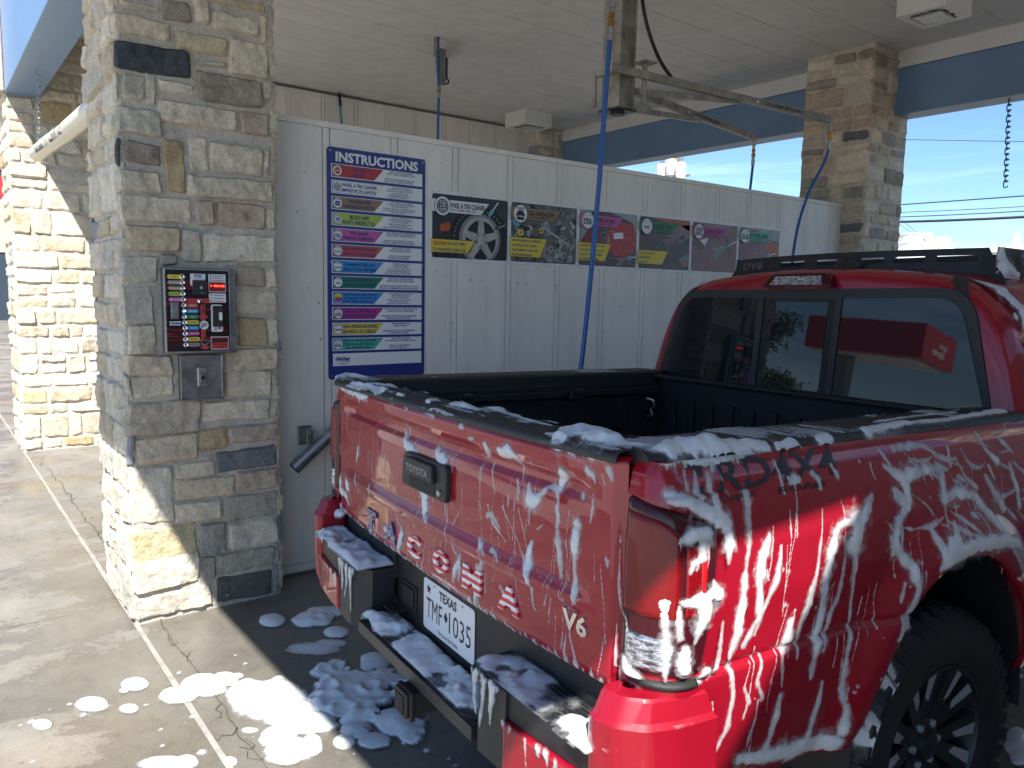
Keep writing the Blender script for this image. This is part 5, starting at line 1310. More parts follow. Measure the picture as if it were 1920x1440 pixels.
# boom bracket of the next bay, seen end on
t = thing('boom_bracket', 'end-on ceiling boom bracket with a blue hose hanging in the next bay', 'boom', (0,0,0))
mb = MB(); mb.box(-6.03,-5.99,3.735,3.80,3.32,3.62); mb.box(-6.03,-5.99,3.70,3.735,3.55,3.84); mb.tube([(-6.01,3.77,3.60),(-6.6,4.1,3.705)], .03, 10); mb.build('bracket_plate', M['dullsteel'], t, bevel=.004)
mb = MB(); mb.lathe([(.028,-.006),(.028,.006),(.016,.006),(.016,-.006)], 20, closed=True, f=lambda a, r, h: (-6.01+h, 3.82+r*math.cos(a), 3.36+r*math.sin(a))); mb.build('hook_ring', M['blacksteel'], t)
mb = MB(); mb.box(-6.02,-6.0,3.795,3.83,3.39,3.56); mb.build('trigger_clip', M['blacksteel'], t, bevel=.008)
mb = MB(); mb.tube([(-6.0,3.722,3.75),(-6.0,3.722,3.45),(-6.0,3.735,3.30)], .012, 8); mb.tube([(-6.0,3.735,3.20),(-6.0,3.73,2.9),(-6.0,3.72,2.2),(-6.0,3.72,1.4)], .012, 8); mb.build('hose_line', M['bluehose'], t, smooth=60)
mb = MB(); mb.tube([(-6.0,3.735,3.30),(-6.0,3.735,3.20)], .017, 8); mb.build('crimp_fitting', M['steel'], t)
mb = MB(); mb.tube([(-6.0,3.735,3.27),(-6.0,3.735,3.245)], .020, 6); mb.build('brass_coupling', M['brass'], t)
def chain(name, label, p0, p1, L=.042, r=.0032, m_=None, wd=.011):
    p0, p1 = Vector(p0), Vector(p1); n = max(2, int((p1-p0).length/(L*.72))); mb = MB()
    for k in range(n):
        c_ = p0.lerp(p1, (k+.5)/n); ax = Vector((1,0,0)) if k % 2 else Vector((0,1,0)); pts = []
        for j in range(13):
            a = 2*math.pi*j/12; x = wd*math.cos(a); z = wd*math.sin(a) + (L/2-wd)*(1 if math.sin(a) >= 0 else -1)
            pts.append(c_+ax*x+Vector((0,0,z)))
        mb.tube(pts, r, 6, cap=False)
    return tag(mb.build(name, m_ or M['steel'], None, smooth=60), label, 'chain')
chain('hanging_chain', 'dark chain hanging from the far blue beam against the sky', (-2.757,7.17,3.158), (-2.728,7.17,2.46), .060, .0045, M['blacksteel'], .016)
# clearance pipe across the next bay
t = thing('clearance_pipe', 'cream plastic clearance pipe with black lettering hung by a chain', 'clearance bar', (0,0,0))
pa = Vector((-7.34,.83,2.545)); pb = Vector((-4.45,.83,2.455)); RP = .060
mb = MB(); mb.tube([pa, pa.lerp(pb,.25), pa.lerp(pb,.5)-Vector((0,0,.012)), pa.lerp(pb,.75)-Vector((0,0,.01)), pb], RP, 28, cap=False); mb.tube([pa-Vector((.003,0,0)), pa+Vector((.012,0,0))], RP*1.015, 28); mb.build('pipe', M['pvc'], t, smooth=60)
ax = (pb-pa).normalized(); pc = pa.lerp(pb, .5)
v, f = text_geo('MAXIMUM   7 FT   CLEARANCE', .02); mb = MB(); wd = v[:,0].max()-v[:,0].min(); V = []
for p in v:
    l_ = .36 + (p[0]/wd+.5)*1.30; ang = R(8) - ((p[1]/.72)-.5)*.085/RP*-1
    c_ = pa+ax*l_ ; c_.z -= .012*math.sin(math.pi*l_/(pb-pa).length)
    V.append(c_ + (Vector((0,-math.cos(ang), math.sin(ang))))*(RP+.0012))
mb.add(V, f); mb.build('pipe_lettering', M['black'], t)
mb = MB(); mb.lathe([(.026,-.005),(.026,.005),(.018,.005),(.018,-.005)], 16, closed=True, f=lambda a, r, h: (-7.17+r*math.cos(a), .83+h, 2.615+r*math.sin(a))); mb.build('eye_bolt', M['steel'], t)
chain('hanging_chain', 'thin pale chain holding up the end of the cream clearance pipe', (-7.12,.84,3.14), (-7.18,.83,2.64), .05, .0035, M['steel'], .013)

# ================================================================ far background
M['whitesteel'] = simple('white corrugated steel', (.70,.66,.55), .5, vary=.1, scale=.3)
M['silo'] = simple('white roof ventilator', (.78,.77,.72), .5, vary=.08, scale=1)
M['wood'] = simple('weathered pole', (.20,.13,.09), .85, vary=.3, scale=2)
M['wire'] = simple('power cable', (.03,.03,.05), .5)
t = thing('industrial_shed', 'long low pale industrial shed on the horizon beyond the wash bay', 'building', (0,0,0))
mb = MB(); mb.box(-24, 4, 40.3, 52, 0, 3.55); mb.build('wall', M['whitesteel'], t)
mb = MB(); 
for k in range(3): mb.box(-24.2, 4.2, 40.0-k*.0, 40.28, 3.25+k*.32, 3.50+k*.32)
mb.box(-24.2, 4.2, 40.3, 52.3, 3.56, 4.05); mb.build('roof', M['silo'], t)
def vent(x, r, h, label):
    o_ = thing('roof_ventilator', label, 'roof vent', (x, 41.5, 4.05), group='white round ventilators on the shed roof')
    mb = MB(); mb.lathe([(r*1.12,0),(r*1.12,h*.5),(r*1.2,h*.5),(r*1.2,h*.57),(r,h*.57)], 24); mb.build('base_drum', M['silo'], o_, smooth=30)
    mb = MB(); mb.lathe([(r*.86,h*.575),(r*.86,h*.93),(r*.9,h*.94),(r*.88,h),(0,h*1.03)], 24); mb.build('cap', M['silo'], o_, smooth=30)
vent(-20.95, .72, .85, 'white roof ventilator half hidden by the far stone column'); vent(-19.85, .92, 1.0, 'largest white roof ventilator, middle of the three on the shed'); vent(-18.75, .70, .74, 'short wide roof ventilator, rightmost of the group of three'); vent(-15.1, .16, .75, 'thin white vent stub standing alone on the shed roof')
t = thing('utility_pole', 'wooden utility pole with three pale transformers beyond the wall', 'utility pole', (-34.9, 40, 0))
mb = MB(); mb.tube([(0,0,0),(0,0,10.95)], [.22,.15], 12); mb.build('pole', M['wood'], t)
for dx, z in ((-.85,9.75),(-.05,9.95),(.75,9.65)):
    mb = MB(); mb.lathe([(0,-.55),(.30,-.52),(.33,-.45),(.33,.42),(.28,.50),(0,.55)], 16, f=lambda a, r, h: (dx+r*math.cos(a), -.45+r*math.sin(a), z+h)); tr = mb.build('transformer', M['silo'], t, smooth=40)
    mb = MB(); mb.tube([(dx-.1,-.45,z+.5),(dx-.1,-.45,z+.8)], .05, 8); mb.tube([(dx+.12,-.45,z+.5),(dx+.12,-.45,z+.8)], .05, 8); mb.build('bushing', M['dullsteel'], tr)
mb = MB(); mb.box(-1.2,1.2,-.1,.0,9.3,9.42); mb.build('cross_arm', M['wood'], t)
def wire(label, a, b_, sag, r):
    a, b_ = Vector(a), Vector(b_); mb = MB(); mb.tube([a.lerp(b_, k/24)-Vector((0,0,sag*4*(k/24)*(1-k/24))) for k in range(25)], r, 5); tag(mb.build('power_line', M['wire'], None), label, 'power line', 'overhead cables behind the wash')
wire('upper sloping cable meeting the far column below the blue beam', (-24,30,5.30), (4,30,5.10), .05, .022)
wire('thin level cable crossing the open sky at the far right', (-22,32,9.0), (6,32,4.7), .1, .012)
wire('thickest drooping bundle of cables above the shed roof', (-40,38,7.4), (10,38,6.6), 1.75, .06)
wire('fine drooping cable just above the thick bundle', (-40,38,7.3), (10,38,6.6), 1.45, .022)
wire('second fine drooping cable above the thick bundle', (-40,38,7.7), (10,38,6.8), 1.55, .016)
wire('cable slanting down beside the far column to the roof vents', (-21.5,38,7.9), (-18.49,40,4.46), .05, .012)
wire('lower cable slanting down to the shortest roof vent', (-21.5,38,7.1), (-18.62,40,4.52), .05, .012)

# ================================================================ what stands behind the photographer (seen in the glass)
M['canopyred'] = simple('red canopy panel', (.42,.03,.035), .35, vary=.1, scale=.6)
t = thing('petrol_canopy', 'red filling station canopy with white Express lettering', 'canopy', (0,0,0))
poly = [(-15.9,-20.7),(-21.3,-19.3),(-22.3,-22.6),(-16.5,-24.3)]
mb = MB(); mb.prism(poly, 4.55, 5.80); mb.build('fascia', M['canopyred'], t, bevel=.05)
mb = MB(); mb.prism([(-16.2,-20.9),(-21.2,-19.6),(-22.0,-22.3),(-16.8,-23.9)], 4.50, 4.545); mb.build('soffit', M['trim'], t)
mb = MB(); mb.box(-20.3,-19.6,-21.2,-20.6,0,4.495); mb.box(-20.4,-19.5,-21.3,-20.5,0,.9); mb.build('column', M['grey'], t, bevel=.03)
for a, b_ in ((poly[0], poly[3]),):
    A = Vector((*a,0)); B = Vector((*b_,0)); d = (B-A).normalized(); n = Vector((d.y,-d.x,0)); c0 = (A+B)/2
    if n.dot(c0-Vector((-19.0,-21.8,0))) < 0: n = -n
    ex = Vector((0,0,1)).cross(n).normalized()
    s = Sheet(c0+n*.012+Vector((0,0,5.15)), ex, (0,0,1), n); s.text("Lara's", -.3, .15, .24, .002, 0, w=.9, bold=.01, shear=.25); s.text('Express', .15, -.15, .26, .002, 0, w=1.35, bold=.02, shear=.2); s.build('canopy_lettering', M['white'], t)
t = thing('fuel_pump', 'fuel pump with a blue top panel beneath the red canopy', 'fuel pump', (0,0,0))
mb = MB(); mb.box(-18.9,-17.9,-23.6,-23.0,0,2.2); mb.build('cabinet', M['whitepaint'], t, bevel=.04)
mb = MB(); mb.box(-19.6,-17.4,-23.8,-22.9,2.3,3.0); mb.build('top_panel', simple('blue pump topper', (.04,.20,.50), .4), t, bevel=.03)
mb = MB(); mb.tube([(-17.9,-23.0,1.8),(-17.6,-22.8,1.2),(-17.5,-22.8,.6),(-17.7,-22.9,.9)], .03, 8); mb.build('fuel_hose', M['red'], t)
def leaf_mat():
    m, nt, b = mat('tree leaves'); p = geopos(nt); n = noise_node(nt, .9, 4, .6, p); r = ramp(nt, n.outputs[0], [(.3, (.035,.055,.02)), (.7, (.10,.13,.045))]); nt.links.new(r.outputs[0], b.inputs['Base Color']); setp(b, Roughness=.6); return m
M['leaf'] = leaf_mat(); M['bark'] = simple('bark', (.10,.075,.055), .9, vary=.3, scale=6)
t = thing('shade_tree', 'spreading green tree with layered branches across the street', 'tree', (-27, -20.5, 0))
mb = MB(); mb.tube([(0,0,0),(.1,0,1.2),(.0,.1,2.6)], [.30,.24,.18], 10); tips = []
r_ = random.Random(11)
for k in range(9):
    a = k*.75+r_.uniform(-.2,.2); L_ = r_.uniform(2.0,3.6); z = r_.uniform(3.2,6.0); e = Vector((L_*math.cos(a), L_*math.sin(a), z)); mb.tube([(0,.1,2.4),(e.x*.4,e.y*.4,2.4+(z-2.4)*.7),e], [.12,.08,.03], 6); tips.append(e)
mb.build('trunk', M['bark'], t)
mb = MB(); Vs = []; Fs = []
for k in range(14000):
    e = r_.choice(tips); q = r_.uniform(.25,1.1); c_ = Vector((e.x*q+r_.gauss(0,.5), e.y*q+r_.gauss(0,.5), e.z*(.7+.3*q)+r_.gauss(0,.16))); s_ = r_.uniform(.07,.16); u = Vector((r_.gauss(0,1),r_.gauss(0,1),r_.gauss(0,.5))).normalized()*s_; w_ = Vector((r_.gauss(0,1),r_.gauss(0,1),r_.gauss(0,.5))).normalized()*s_*.6
    b0 = len(Vs); Vs += [c_-u, c_+w_, c_+u, c_-w_]; Fs.append((b0,b0+1,b0+2,b0+3))
mb.add(Vs, Fs); mb.build('crown', M['leaf'], t)
t = thing('street_building', 'low brown building with rooftop units across the street', 'building', (0,0,0))
mb = MB(); mb.box(-60,-30,-46,-36,0,3.6); mb.build('wall', M['stucco'], t)
mb = MB(); mb.box(-60.4,-29.6,-46.4,-35.6,3.61,4.0); mb.build('roof', simple('dark roof edge', (.06,.05,.045), .8), t)
mb = MB(); mb.box(-44,-42.4,-41,-39.5,4.01,5.0); mb.build('rooftop_unit', M['grey'], t); mb = MB(); mb.box(-41.5,-40.2,-41,-39.5,4.01,4.8); mb.build('rooftop_unit', M['grey'], t)
for k in range(5):
    mb = MB(); mb.box(-58+k*5.4,-55+k*5.4,-35.99,-35.93,.9,2.6); mb.build('window', M['glass'], t)
t = thing('storefront', 'dark shopfront with a red band glimpsed left of the far stone column', 'building', (0,0,0))
mb = MB(); mb.box(-48,-40,-8,10,0,2.9); mb.build('wall', simple('dark shopfront glazing', (.035,.05,.07), .3), t)
mb = MB(); mb.box(-48,-39.9,-8,10,5.2,6.4); mb.build('fascia_band', M['canopyred'], t)
mb = MB(); mb.box(-48,-39.95,-8,10,2.91,5.19); mb.build('upper_wall', M['stucco'], t)
# ================================================================ soap suds
FT = [[(-0.18,1.109,0.0042),(-0.146,1.075,0.0126),(-0.1,1.059,0.021),(-0.066,1.063,0.0063)],[(0.038,1.095,0.0042),(0.06,1.075,0.0189),(0.094,1.059,0.0294),(0.081,1.037,0.0126),(0.1,1.016,0.0063)],[(-0.745,0.865,0.0042),(-0.745,0.837,0.0126),(-0.761,0.808,0.0189),(-0.681,0.803,0.0105),(-0.65,0.772,0.0042)],[(-0.669,0.853,0.0126),(-0.659,0.827,0.0126)],[(-0.54,0.999,0.0042),(-0.549,0.973,0.0105),(-0.567,0.944,0.0042)],[(-0.576,0.901,0.0021),(-0.543,0.873,0.0063),(-0.558,0.832,0.0021)],[(-0.432,0.896,0.0021),(-0.407,0.868,0.0063),(-0.413,0.849,0.0021)],[(-0.294,1.018,0.0021),(-0.312,0.968,0.0042)],[(-0.134,1.14,0.0021),(-0.146,1.095,0.0042)],[(-0.247,0.97,0.0021),(-0.201,0.892,0.0025),(-0.168,0.803,0.0025)],[(-0.045,0.956,0.0063),(-0.014,0.949,0.021),(-0.014,0.913,0.0189),(-0.011,0.896,0.0084),(0.023,0.88,0.0021)],[(-0.057,0.963,0.0042),(0.023,0.97,0.0084),(0.06,0.975,0.0063)],[(0.1,0.963,0.0042),(0.112,0.896,0.0025),(0.146,0.842,0.0042),(0.164,0.832,0.0021)],[(0.367,1.133,0.0126),(0.413,1.145,0.0168),(0.435,1.137,0.0105),(0.438,1.121,0.0042),(0.438,1.097,0.0027),(0.45,1.08,0.0021)],[(0.315,1.145,0.0105),(0.315,1.135,0.0105),(0.294,1.114,0.0042)],[(0.201,1.173,0.0084),(0.214,1.171,0.0042)],[(0.238,1.147,0.0042),(0.263,1.152,0.0032)],[(0.472,1.085,0.0042),(0.481,1.066,0.0105),(0.487,1.047,0.021),(0.506,1.056,0.0168),(0.521,1.071,0.0084),(0.536,1.085,0.0042)],[(0.484,1.042,0.0084),(0.484,1.021,0.0042),(0.484,0.994,0.0021)],[(0.595,1.128,0.0147),(0.576,1.106,0.0126),(0.573,1.085,0.0063),(0.583,1.056,0.0021)],[(0.573,1.092,0.0084),(0.552,1.092,0.0063),(0.54,1.09,0.0021)],[(0.579,1.056,0.0063),(0.583,1.03,0.0084),(0.583,0.997,0.0063),(0.586,0.98,0.0105),(0.592,0.942,0.0084),(0.592,0.906,0.0042)],[(0.641,1.013,0.0126),(0.641,0.992,0.0147),(0.641,0.968,0.0084),(0.638,0.935,0.0063),(0.644,0.901,0.0105),(0.647,0.875,0.0063)],[(0.647,1.047,0.0021),(0.647,1.035,0.0105),(0.647,1.021,0.0042)],[(0.678,1.149,0.0105),(0.69,1.145,0.0063),(0.696,1.13,0.0021)],[(0.733,1.166,0.0063),(0.736,1.157,0.0063),(0.742,1.145,0.0042)],[(0.687,1.106,0.0021),(0.69,1.08,0.0042),(0.684,1.047,0.0021)],[(0.733,0.987,0.0042),(0.736,0.982,0.0063),(0.736,0.975,0.0042)],[(0.715,1.149,0.0032),(0.724,1.13,0.0021)],[(0.653,1.095,0.0063),(0.656,1.09,0.0042)],[(0.493,0.956,0.0063),(0.481,0.92,0.0126),(0.481,0.899,0.0126),(0.493,0.877,0.0084),(0.493,0.839,0.0042),(0.5,0.81,0.0042),(0.509,0.806,0.0021)],[(0.441,0.927,0.0021),(0.466,0.899,0.0032),(0.49,0.877,0.0063)],[(0.177,0.83,0.0084),(0.177,0.801,0.0084),(0.177,0.772,0.0042)],[(0.174,0.825,0.0063),(0.155,0.787,0.0105),(0.152,0.763,0.0063)],[(0.263,0.837,0.0063),(0.269,0.815,0.0126),(0.266,0.775,0.0105),(0.263,0.746,0.0063),(0.241,0.722,0.0021)],[(-0.407,0.763,0.0126),(-0.453,0.722,0.0084),(-0.401,0.722,0.0032)],[(-0.251,0.775,0.0126),(-0.306,0.782,0.0084)],[(-0.174,0.801,0.0105),(-0.183,0.775,0.0168),(-0.195,0.744,0.0084),(-0.189,0.722,0.0042),(-0.174,0.722,0.0032)],[(0.284,0.849,0.0063),(0.266,0.808,0.0105),(0.26,0.779,0.0063)],[(0.367,0.815,0.0042),(0.392,0.799,0.0042),(0.398,0.787,0.0021)],[(-0.281,1.004,0.0025),(-0.251,0.944,0.0025),(-0.217,0.889,0.0025),(-0.214,0.839,0.0029),(-0.164,0.801,0.0042)],[(-0.002,1.04,0.0021),(0.038,0.935,0.0025)],[(0.195,1.028,0.0021),(0.189,0.916,0.0021)],[(0.272,1.083,0.0032),(0.284,0.98,0.0021)],[(0.318,1.097,0.0042),(0.346,1.035,0.0025)],[(0.429,1.083,0.0032),(0.441,1.061,0.0042),(0.438,1.037,0.0021)],[(0.318,0.999,0.0042),(0.337,0.961,0.0042),(0.367,0.944,0.0032),(0.389,0.93,0.0021)],[(0.38,1.011,0.0032),(0.41,0.975,0.0032),(0.435,0.951,0.0027),(0.466,0.904,0.0034)],[(0.315,0.975,0.0084),(0.334,0.982,0.0063),(0.355,0.966,0.0042),(0.367,0.956,0.0021)],[(0.275,0.906,0.0042),(0.294,0.892,0.0084),(0.318,0.88,0.0042)],[(0.337,0.896,0.0063),(0.355,0.894,0.0042),(0.377,0.88,0.0032)],[(0.441,1.021,0.0021),(0.463,0.975,0.0034),(0.472,0.942,0.0021)],[(-0.045,0.822,0.0021),(-0.023,0.768,0.0032),(-0.048,0.722,0.0021)],[(0.128,1.018,0.0021),(0.14,0.951,0.0021)],[(0.699,0.985,0.0021),(0.699,0.932,0.0021)],[(0.512,0.989,0.0027),(0.533,1.006,0.0021)],[(-0.745,0.97,0.0032),(-0.745,0.932,0.0021)],[(-0.626,0.722,0.0021),(-0.53,0.722,0.0063)],[(0.413,0.825,0.0042),(0.417,0.794,0.0063)],[(0.619,0.873,0.0021),(0.626,0.791,0.0032),(0.647,0.756,0.0032),(0.653,0.741,0.0021)],[(-0.745,0.732,0.0084),(-0.745,0.751,0.0126),(-0.745,0.729,0.0063)],[(0.573,1.19,0.0126),(0.592,1.19,0.0147),(0.616,1.188,0.0063)],[(0.623,1.19,0.0126),(0.656,1.19,0.0147),(0.687,1.19,0.0147),(0.718,1.19,0.0126)],[(0.696,1.19,0.0084),(0.715,1.178,0.0032)],[(0.619,1.19,0.0063),(0.644,1.171,0.0025)],[(-0.739,1.176,0.0084),(-0.595,1.178,0.0126),(-0.49,1.18,0.0168),(-0.426,1.178,0.0105)],[(-0.503,1.176,0.0063),(-0.5,1.152,0.0032)],[(-0.432,1.176,0.0084),(-0.429,1.154,0.0021)],[(-0.263,1.188,0.0063),(-0.22,1.18,0.0042)],[(-0.137,1.185,0.0063),(-0.112,1.176,0.0042)],[(-0.008,1.19,0.0105),(0.042,1.183,0.0105),(0.054,1.178,0.0042)]]
FS = [[(0.318,1.116,0.0114),(0.311,1.056,0.0095),(0.298,0.991,0.0057),(0.292,0.948,0.0095),(0.282,0.85,0.0152),(0.264,0.801,0.0076),(0.279,0.739,0.0057),(0.274,0.668,0.0076),(0.243,0.606,0.0038)],[(0.365,1.034,0.0076),(0.339,0.991,0.019),(0.334,0.94,0.0133),(0.342,0.872,0.0114),(0.305,0.823,0.0076)],[(0.398,1.007,0.0038),(0.396,0.98,0.0076),(0.386,0.945,0.0095),(0.355,0.891,0.0057),(0.334,0.839,0.0057)],[(0.538,1.064,0.0029),(0.525,1.005,0.0038),(0.515,0.945,0.0057),(0.492,0.864,0.0114),(0.474,0.82,0.0076),(0.466,0.761,0.0057)],[(0.712,1.072,0.0076),(0.691,1.048,0.0171),(0.655,1.021,0.0323),(0.639,0.977,0.0304),(0.644,0.948,0.0133),(0.642,0.893,0.0057),(0.647,0.771,0.0076),(0.631,0.652,0.0095),(0.652,0.563,0.0057)],[(0.621,1.026,0.0095),(0.582,1.021,0.0133),(0.562,0.977,0.019),(0.543,0.912,0.0171),(0.541,0.842,0.0133),(0.533,0.782,0.0171),(0.52,0.706,0.0076)],[(0.606,0.948,0.0057),(0.593,0.866,0.0076),(0.572,0.828,0.0095),(0.554,0.758,0.0076)],[(0.8,1.072,0.0152),(0.836,1.034,0.0171),(0.8,1.002,0.0152),(0.789,0.956,0.019),(0.841,0.896,0.0171),(0.851,0.85,0.0152),(0.833,0.818,0.0095),(0.792,0.777,0.0057),(0.779,0.744,0.0038)],[(0.776,0.972,0.0133),(0.789,0.937,0.0152)],[(0.717,0.533,0.0076),(0.73,0.593,0.0076),(0.74,0.639,0.0076),(0.758,0.693,0.0076),(0.779,0.744,0.0076),(0.82,0.788,0.0076),(0.849,0.826,0.0076)],[(0.442,0.842,0.0133),(0.44,0.809,0.0171),(0.419,0.777,0.0076),(0.427,0.706,0.0029)],[(0.424,0.687,0.0095),(0.419,0.636,0.0133),(0.409,0.574,0.0076)],[(0.326,0.576,0.0171),(0.432,0.549,0.0247),(0.53,0.533,0.0323),(0.629,0.519,0.0247),(0.688,0.528,0.0247),(0.696,0.549,0.0114)],[(0.549,0.563,0.0152),(0.556,0.628,0.0095),(0.562,0.682,0.0057)],[(0.644,0.549,0.0152),(0.644,0.612,0.0076)],[(0.406,0.576,0.0152),(0.396,0.555,0.0152)],[(0.098,1.132,0.0133),(0.147,1.124,0.0171),(0.199,1.097,0.019),(0.235,1.075,0.0171),(0.238,1.037,0.0171),(0.233,1.005,0.0057)],[(0.23,1.162,0.0076),(0.223,1.135,0.0095),(0.22,1.105,0.0114)],[(0.197,1.164,0.0057),(0.186,1.129,0.0095)],[(0.122,1.059,0.0076),(0.15,1.064,0.0152),(0.186,1.064,0.0171)],[(0.122,1.059,0.0076),(0.116,1.037,0.0038)],[(0.171,1.056,0.0152),(0.166,1.024,0.0114),(0.145,1.015,0.0095),(0.14,0.999,0.0038)],[(0.129,0.945,0.0076),(0.16,0.945,0.0171),(0.202,0.953,0.019),(0.194,0.975,0.0057)],[(0.176,0.929,0.0266),(0.166,0.899,0.0171),(0.155,0.866,0.0038)],[(0.122,0.937,0.0057),(0.127,0.877,0.0057)],[(0.101,0.942,0.0133),(0.101,0.929,0.0095),(0.104,0.893,0.0076),(0.106,0.861,0.0114),(0.106,0.826,0.0076),(0.106,0.793,0.0038)],[(0.137,0.858,0.0076),(0.137,0.842,0.0133),(0.137,0.818,0.0152)],[(0.0,1.037,0.0076),(0.0,1.043,0.0057)],[(0.0,1.018,0.0038),(0.0,0.964,0.0057),(0.013,0.907,0.0025),(0.028,0.891,0.0023),(0.047,0.807,0.0025)],[(0.028,0.815,0.0076),(0.036,0.799,0.0152),(0.049,0.788,0.019)],[(0.0,0.869,0.0057),(0.0,0.815,0.0095),(0.0,0.769,0.0076)],[(0.191,0.799,0.0152),(0.179,0.785,0.0133)],[(0.223,0.891,0.0038),(0.223,0.831,0.0057),(0.217,0.793,0.0076)],[(0.836,1.162,0.0076),(0.911,1.164,0.0076),(0.963,1.159,0.0076),(1.012,1.127,0.0038)],[(0.781,1.164,0.0057),(0.794,1.146,0.0057),(0.81,1.116,0.0076)],[(0.781,1.129,0.0057),(0.838,1.099,0.0228),(0.919,1.108,0.0152),(0.999,1.108,0.0114),(1.032,1.099,0.0057)],[(0.846,1.086,0.0171),(0.846,1.045,0.0171),(0.81,1.07,0.0095)],[(1.004,1.089,0.0133),(0.996,1.034,0.0171),(1.053,1.045,0.0171),(1.133,1.024,0.0171),(1.214,0.948,0.0171),(1.255,0.918,0.0095)],[(1.198,1.07,0.0095),(1.229,1.026,0.0133),(1.273,0.977,0.0133)],[(1.058,1.148,0.0057),(1.048,1.108,0.0076)],[(1.115,1.14,0.0038),(1.141,1.091,0.0057)],[(1.216,1.173,0.0057),(1.227,1.132,0.0076),(1.265,1.102,0.0133)],[(1.325,1.086,0.0095),(1.34,1.029,0.0114),(1.361,0.969,0.0095)],[(0.932,0.883,0.0114),(0.996,0.912,0.0266),(1.115,0.921,0.0266),(1.239,0.91,0.0228),(1.374,0.866,0.0152)],[(0.926,0.972,0.0076),(0.944,0.934,0.0152),(0.95,0.907,0.0228),(0.999,0.945,0.0228),(1.014,0.98,0.0076)],[(1.079,1.118,0.0038),(1.105,1.072,0.0057),(1.152,1.043,0.0076)],[(0.942,1.129,0.0038),(0.978,1.11,0.0057)],[(0.813,0.864,0.0057),(0.794,0.826,0.0038)],[(1.219,1.094,0.0057),(1.239,1.059,0.0057)],[(0.906,1.146,0.0038),(0.911,1.121,0.0038)],[(0.595,1.148,0.0057),(0.606,1.127,0.0076),(0.608,1.116,0.0038)],[(0.528,1.137,0.0076),(0.541,1.127,0.0095),(0.543,1.105,0.0057)],[(0.424,1.167,0.0057),(0.427,1.143,0.0057),(0.427,1.108,0.0038)],[(0.466,1.135,0.0038),(0.461,1.089,0.0038),(0.448,1.018,0.0029)],[(0.445,1.14,0.0076),(0.455,1.129,0.0114),(0.481,1.129,0.0095)],[(0.171,1.17,0.0038),(0.166,1.14,0.0057)],[(0.732,1.137,0.0029),(0.735,1.108,0.0038)],[(0.264,1.159,0.0038),(0.259,1.124,0.0038)],[(0.072,1.197,0.0133),(0.168,1.197,0.019),(0.204,1.197,0.019),(0.243,1.192,0.0228),(0.287,1.192,0.0209),(0.321,1.189,0.0152),(0.362,1.192,0.0114),(0.411,1.192,0.0076)],[(0.078,1.197,0.0095),(0.088,1.181,0.0038)],[(0.186,1.192,0.0095),(0.171,1.167,0.0038)],[(0.251,1.183,0.0114),(0.243,1.164,0.0038)],[(0.321,1.183,0.0076),(0.321,1.173,0.0038)],[(0.784,1.197,0.0076),(0.913,1.197,0.0076),(1.053,1.197,0.0057),(1.283,1.197,0.0076),(1.426,1.197,0.0114)],[(0.326,0.785,0.0029),(0.311,0.736,0.0038),(0.331,0.698,0.0057)],[(0.357,0.967,0.0029),(0.362,0.945,0.0038)],[(0.223,0.728,0.0038),(0.235,0.668,0.0038)],[(0.36,0.788,0.0038),(0.347,0.739,0.0057),(0.37,0.698,0.0038)]]
FR = [[(-0.759,-0.01,0.012),(-0.801,0.045,0.0192),(-0.714,0.08,0.0144),(-0.593,0.119,0.0096)],[(-0.589,-0.025,0.012),(-0.456,-0.04,0.0216),(-0.343,-0.04,0.024),(-0.347,-0.015,0.0144)],[(-0.518,0.02,0.0096),(-0.443,0.045,0.0144),(-0.381,0.045,0.0072)],[(-0.227,-0.04,0.0072),(-0.235,-0.015,0.0096),(-0.181,-0.025,0.0072)],[(-0.006,-0.04,0.0072),(-0.035,-0.01,0.012),(-0.06,0.025,0.0096)],[(0.052,-0.035,0.0144),(0.106,-0.04,0.0144),(0.152,-0.04,0.0096)],[(0.073,0.02,0.0216),(0.131,0.015,0.0144),(0.173,0.025,0.0072)],[(0.173,0.07,0.012),(0.268,0.06,0.0096),(0.389,0.04,0.0072),(0.468,0.045,0.0048)],[(0.589,-0.015,0.0216),(0.58,0.025,0.0336),(0.609,0.045,0.0408),(0.672,0.03,0.0336),(0.709,0.025,0.0216)],[(0.801,0.07,0.0216),(0.793,0.114,0.0288),(0.801,0.149,0.0288),(0.801,0.199,0.036),(0.813,0.224,0.0288),(0.813,0.269,0.0216),(0.818,0.329,0.0144)],[(0.73,0.04,0.0096),(0.759,0.07,0.0096)],[(0.826,0.369,0.012),(0.826,0.418,0.012)],[(0.83,0.513,0.0144),(0.818,0.543,0.012)],[(0.813,0.683,0.012),(0.801,0.807,0.0144),(0.793,0.912,0.012),(0.801,1.041,0.0096),(0.788,1.196,0.012),(0.776,1.365,0.0168)],[(0.751,0.822,0.0072),(0.726,1.026,0.0072),(0.726,1.236,0.0072)],[(-0.83,0.025,0.0096),(-0.83,0.149,0.0096),(-0.83,0.244,0.0072)],[(-0.83,0.603,0.0072),(-0.83,0.757,0.0096),(-0.83,0.862,0.0072)],[(-0.83,1.026,0.012),(-0.83,1.141,0.0144),(-0.83,1.201,0.0096)]]
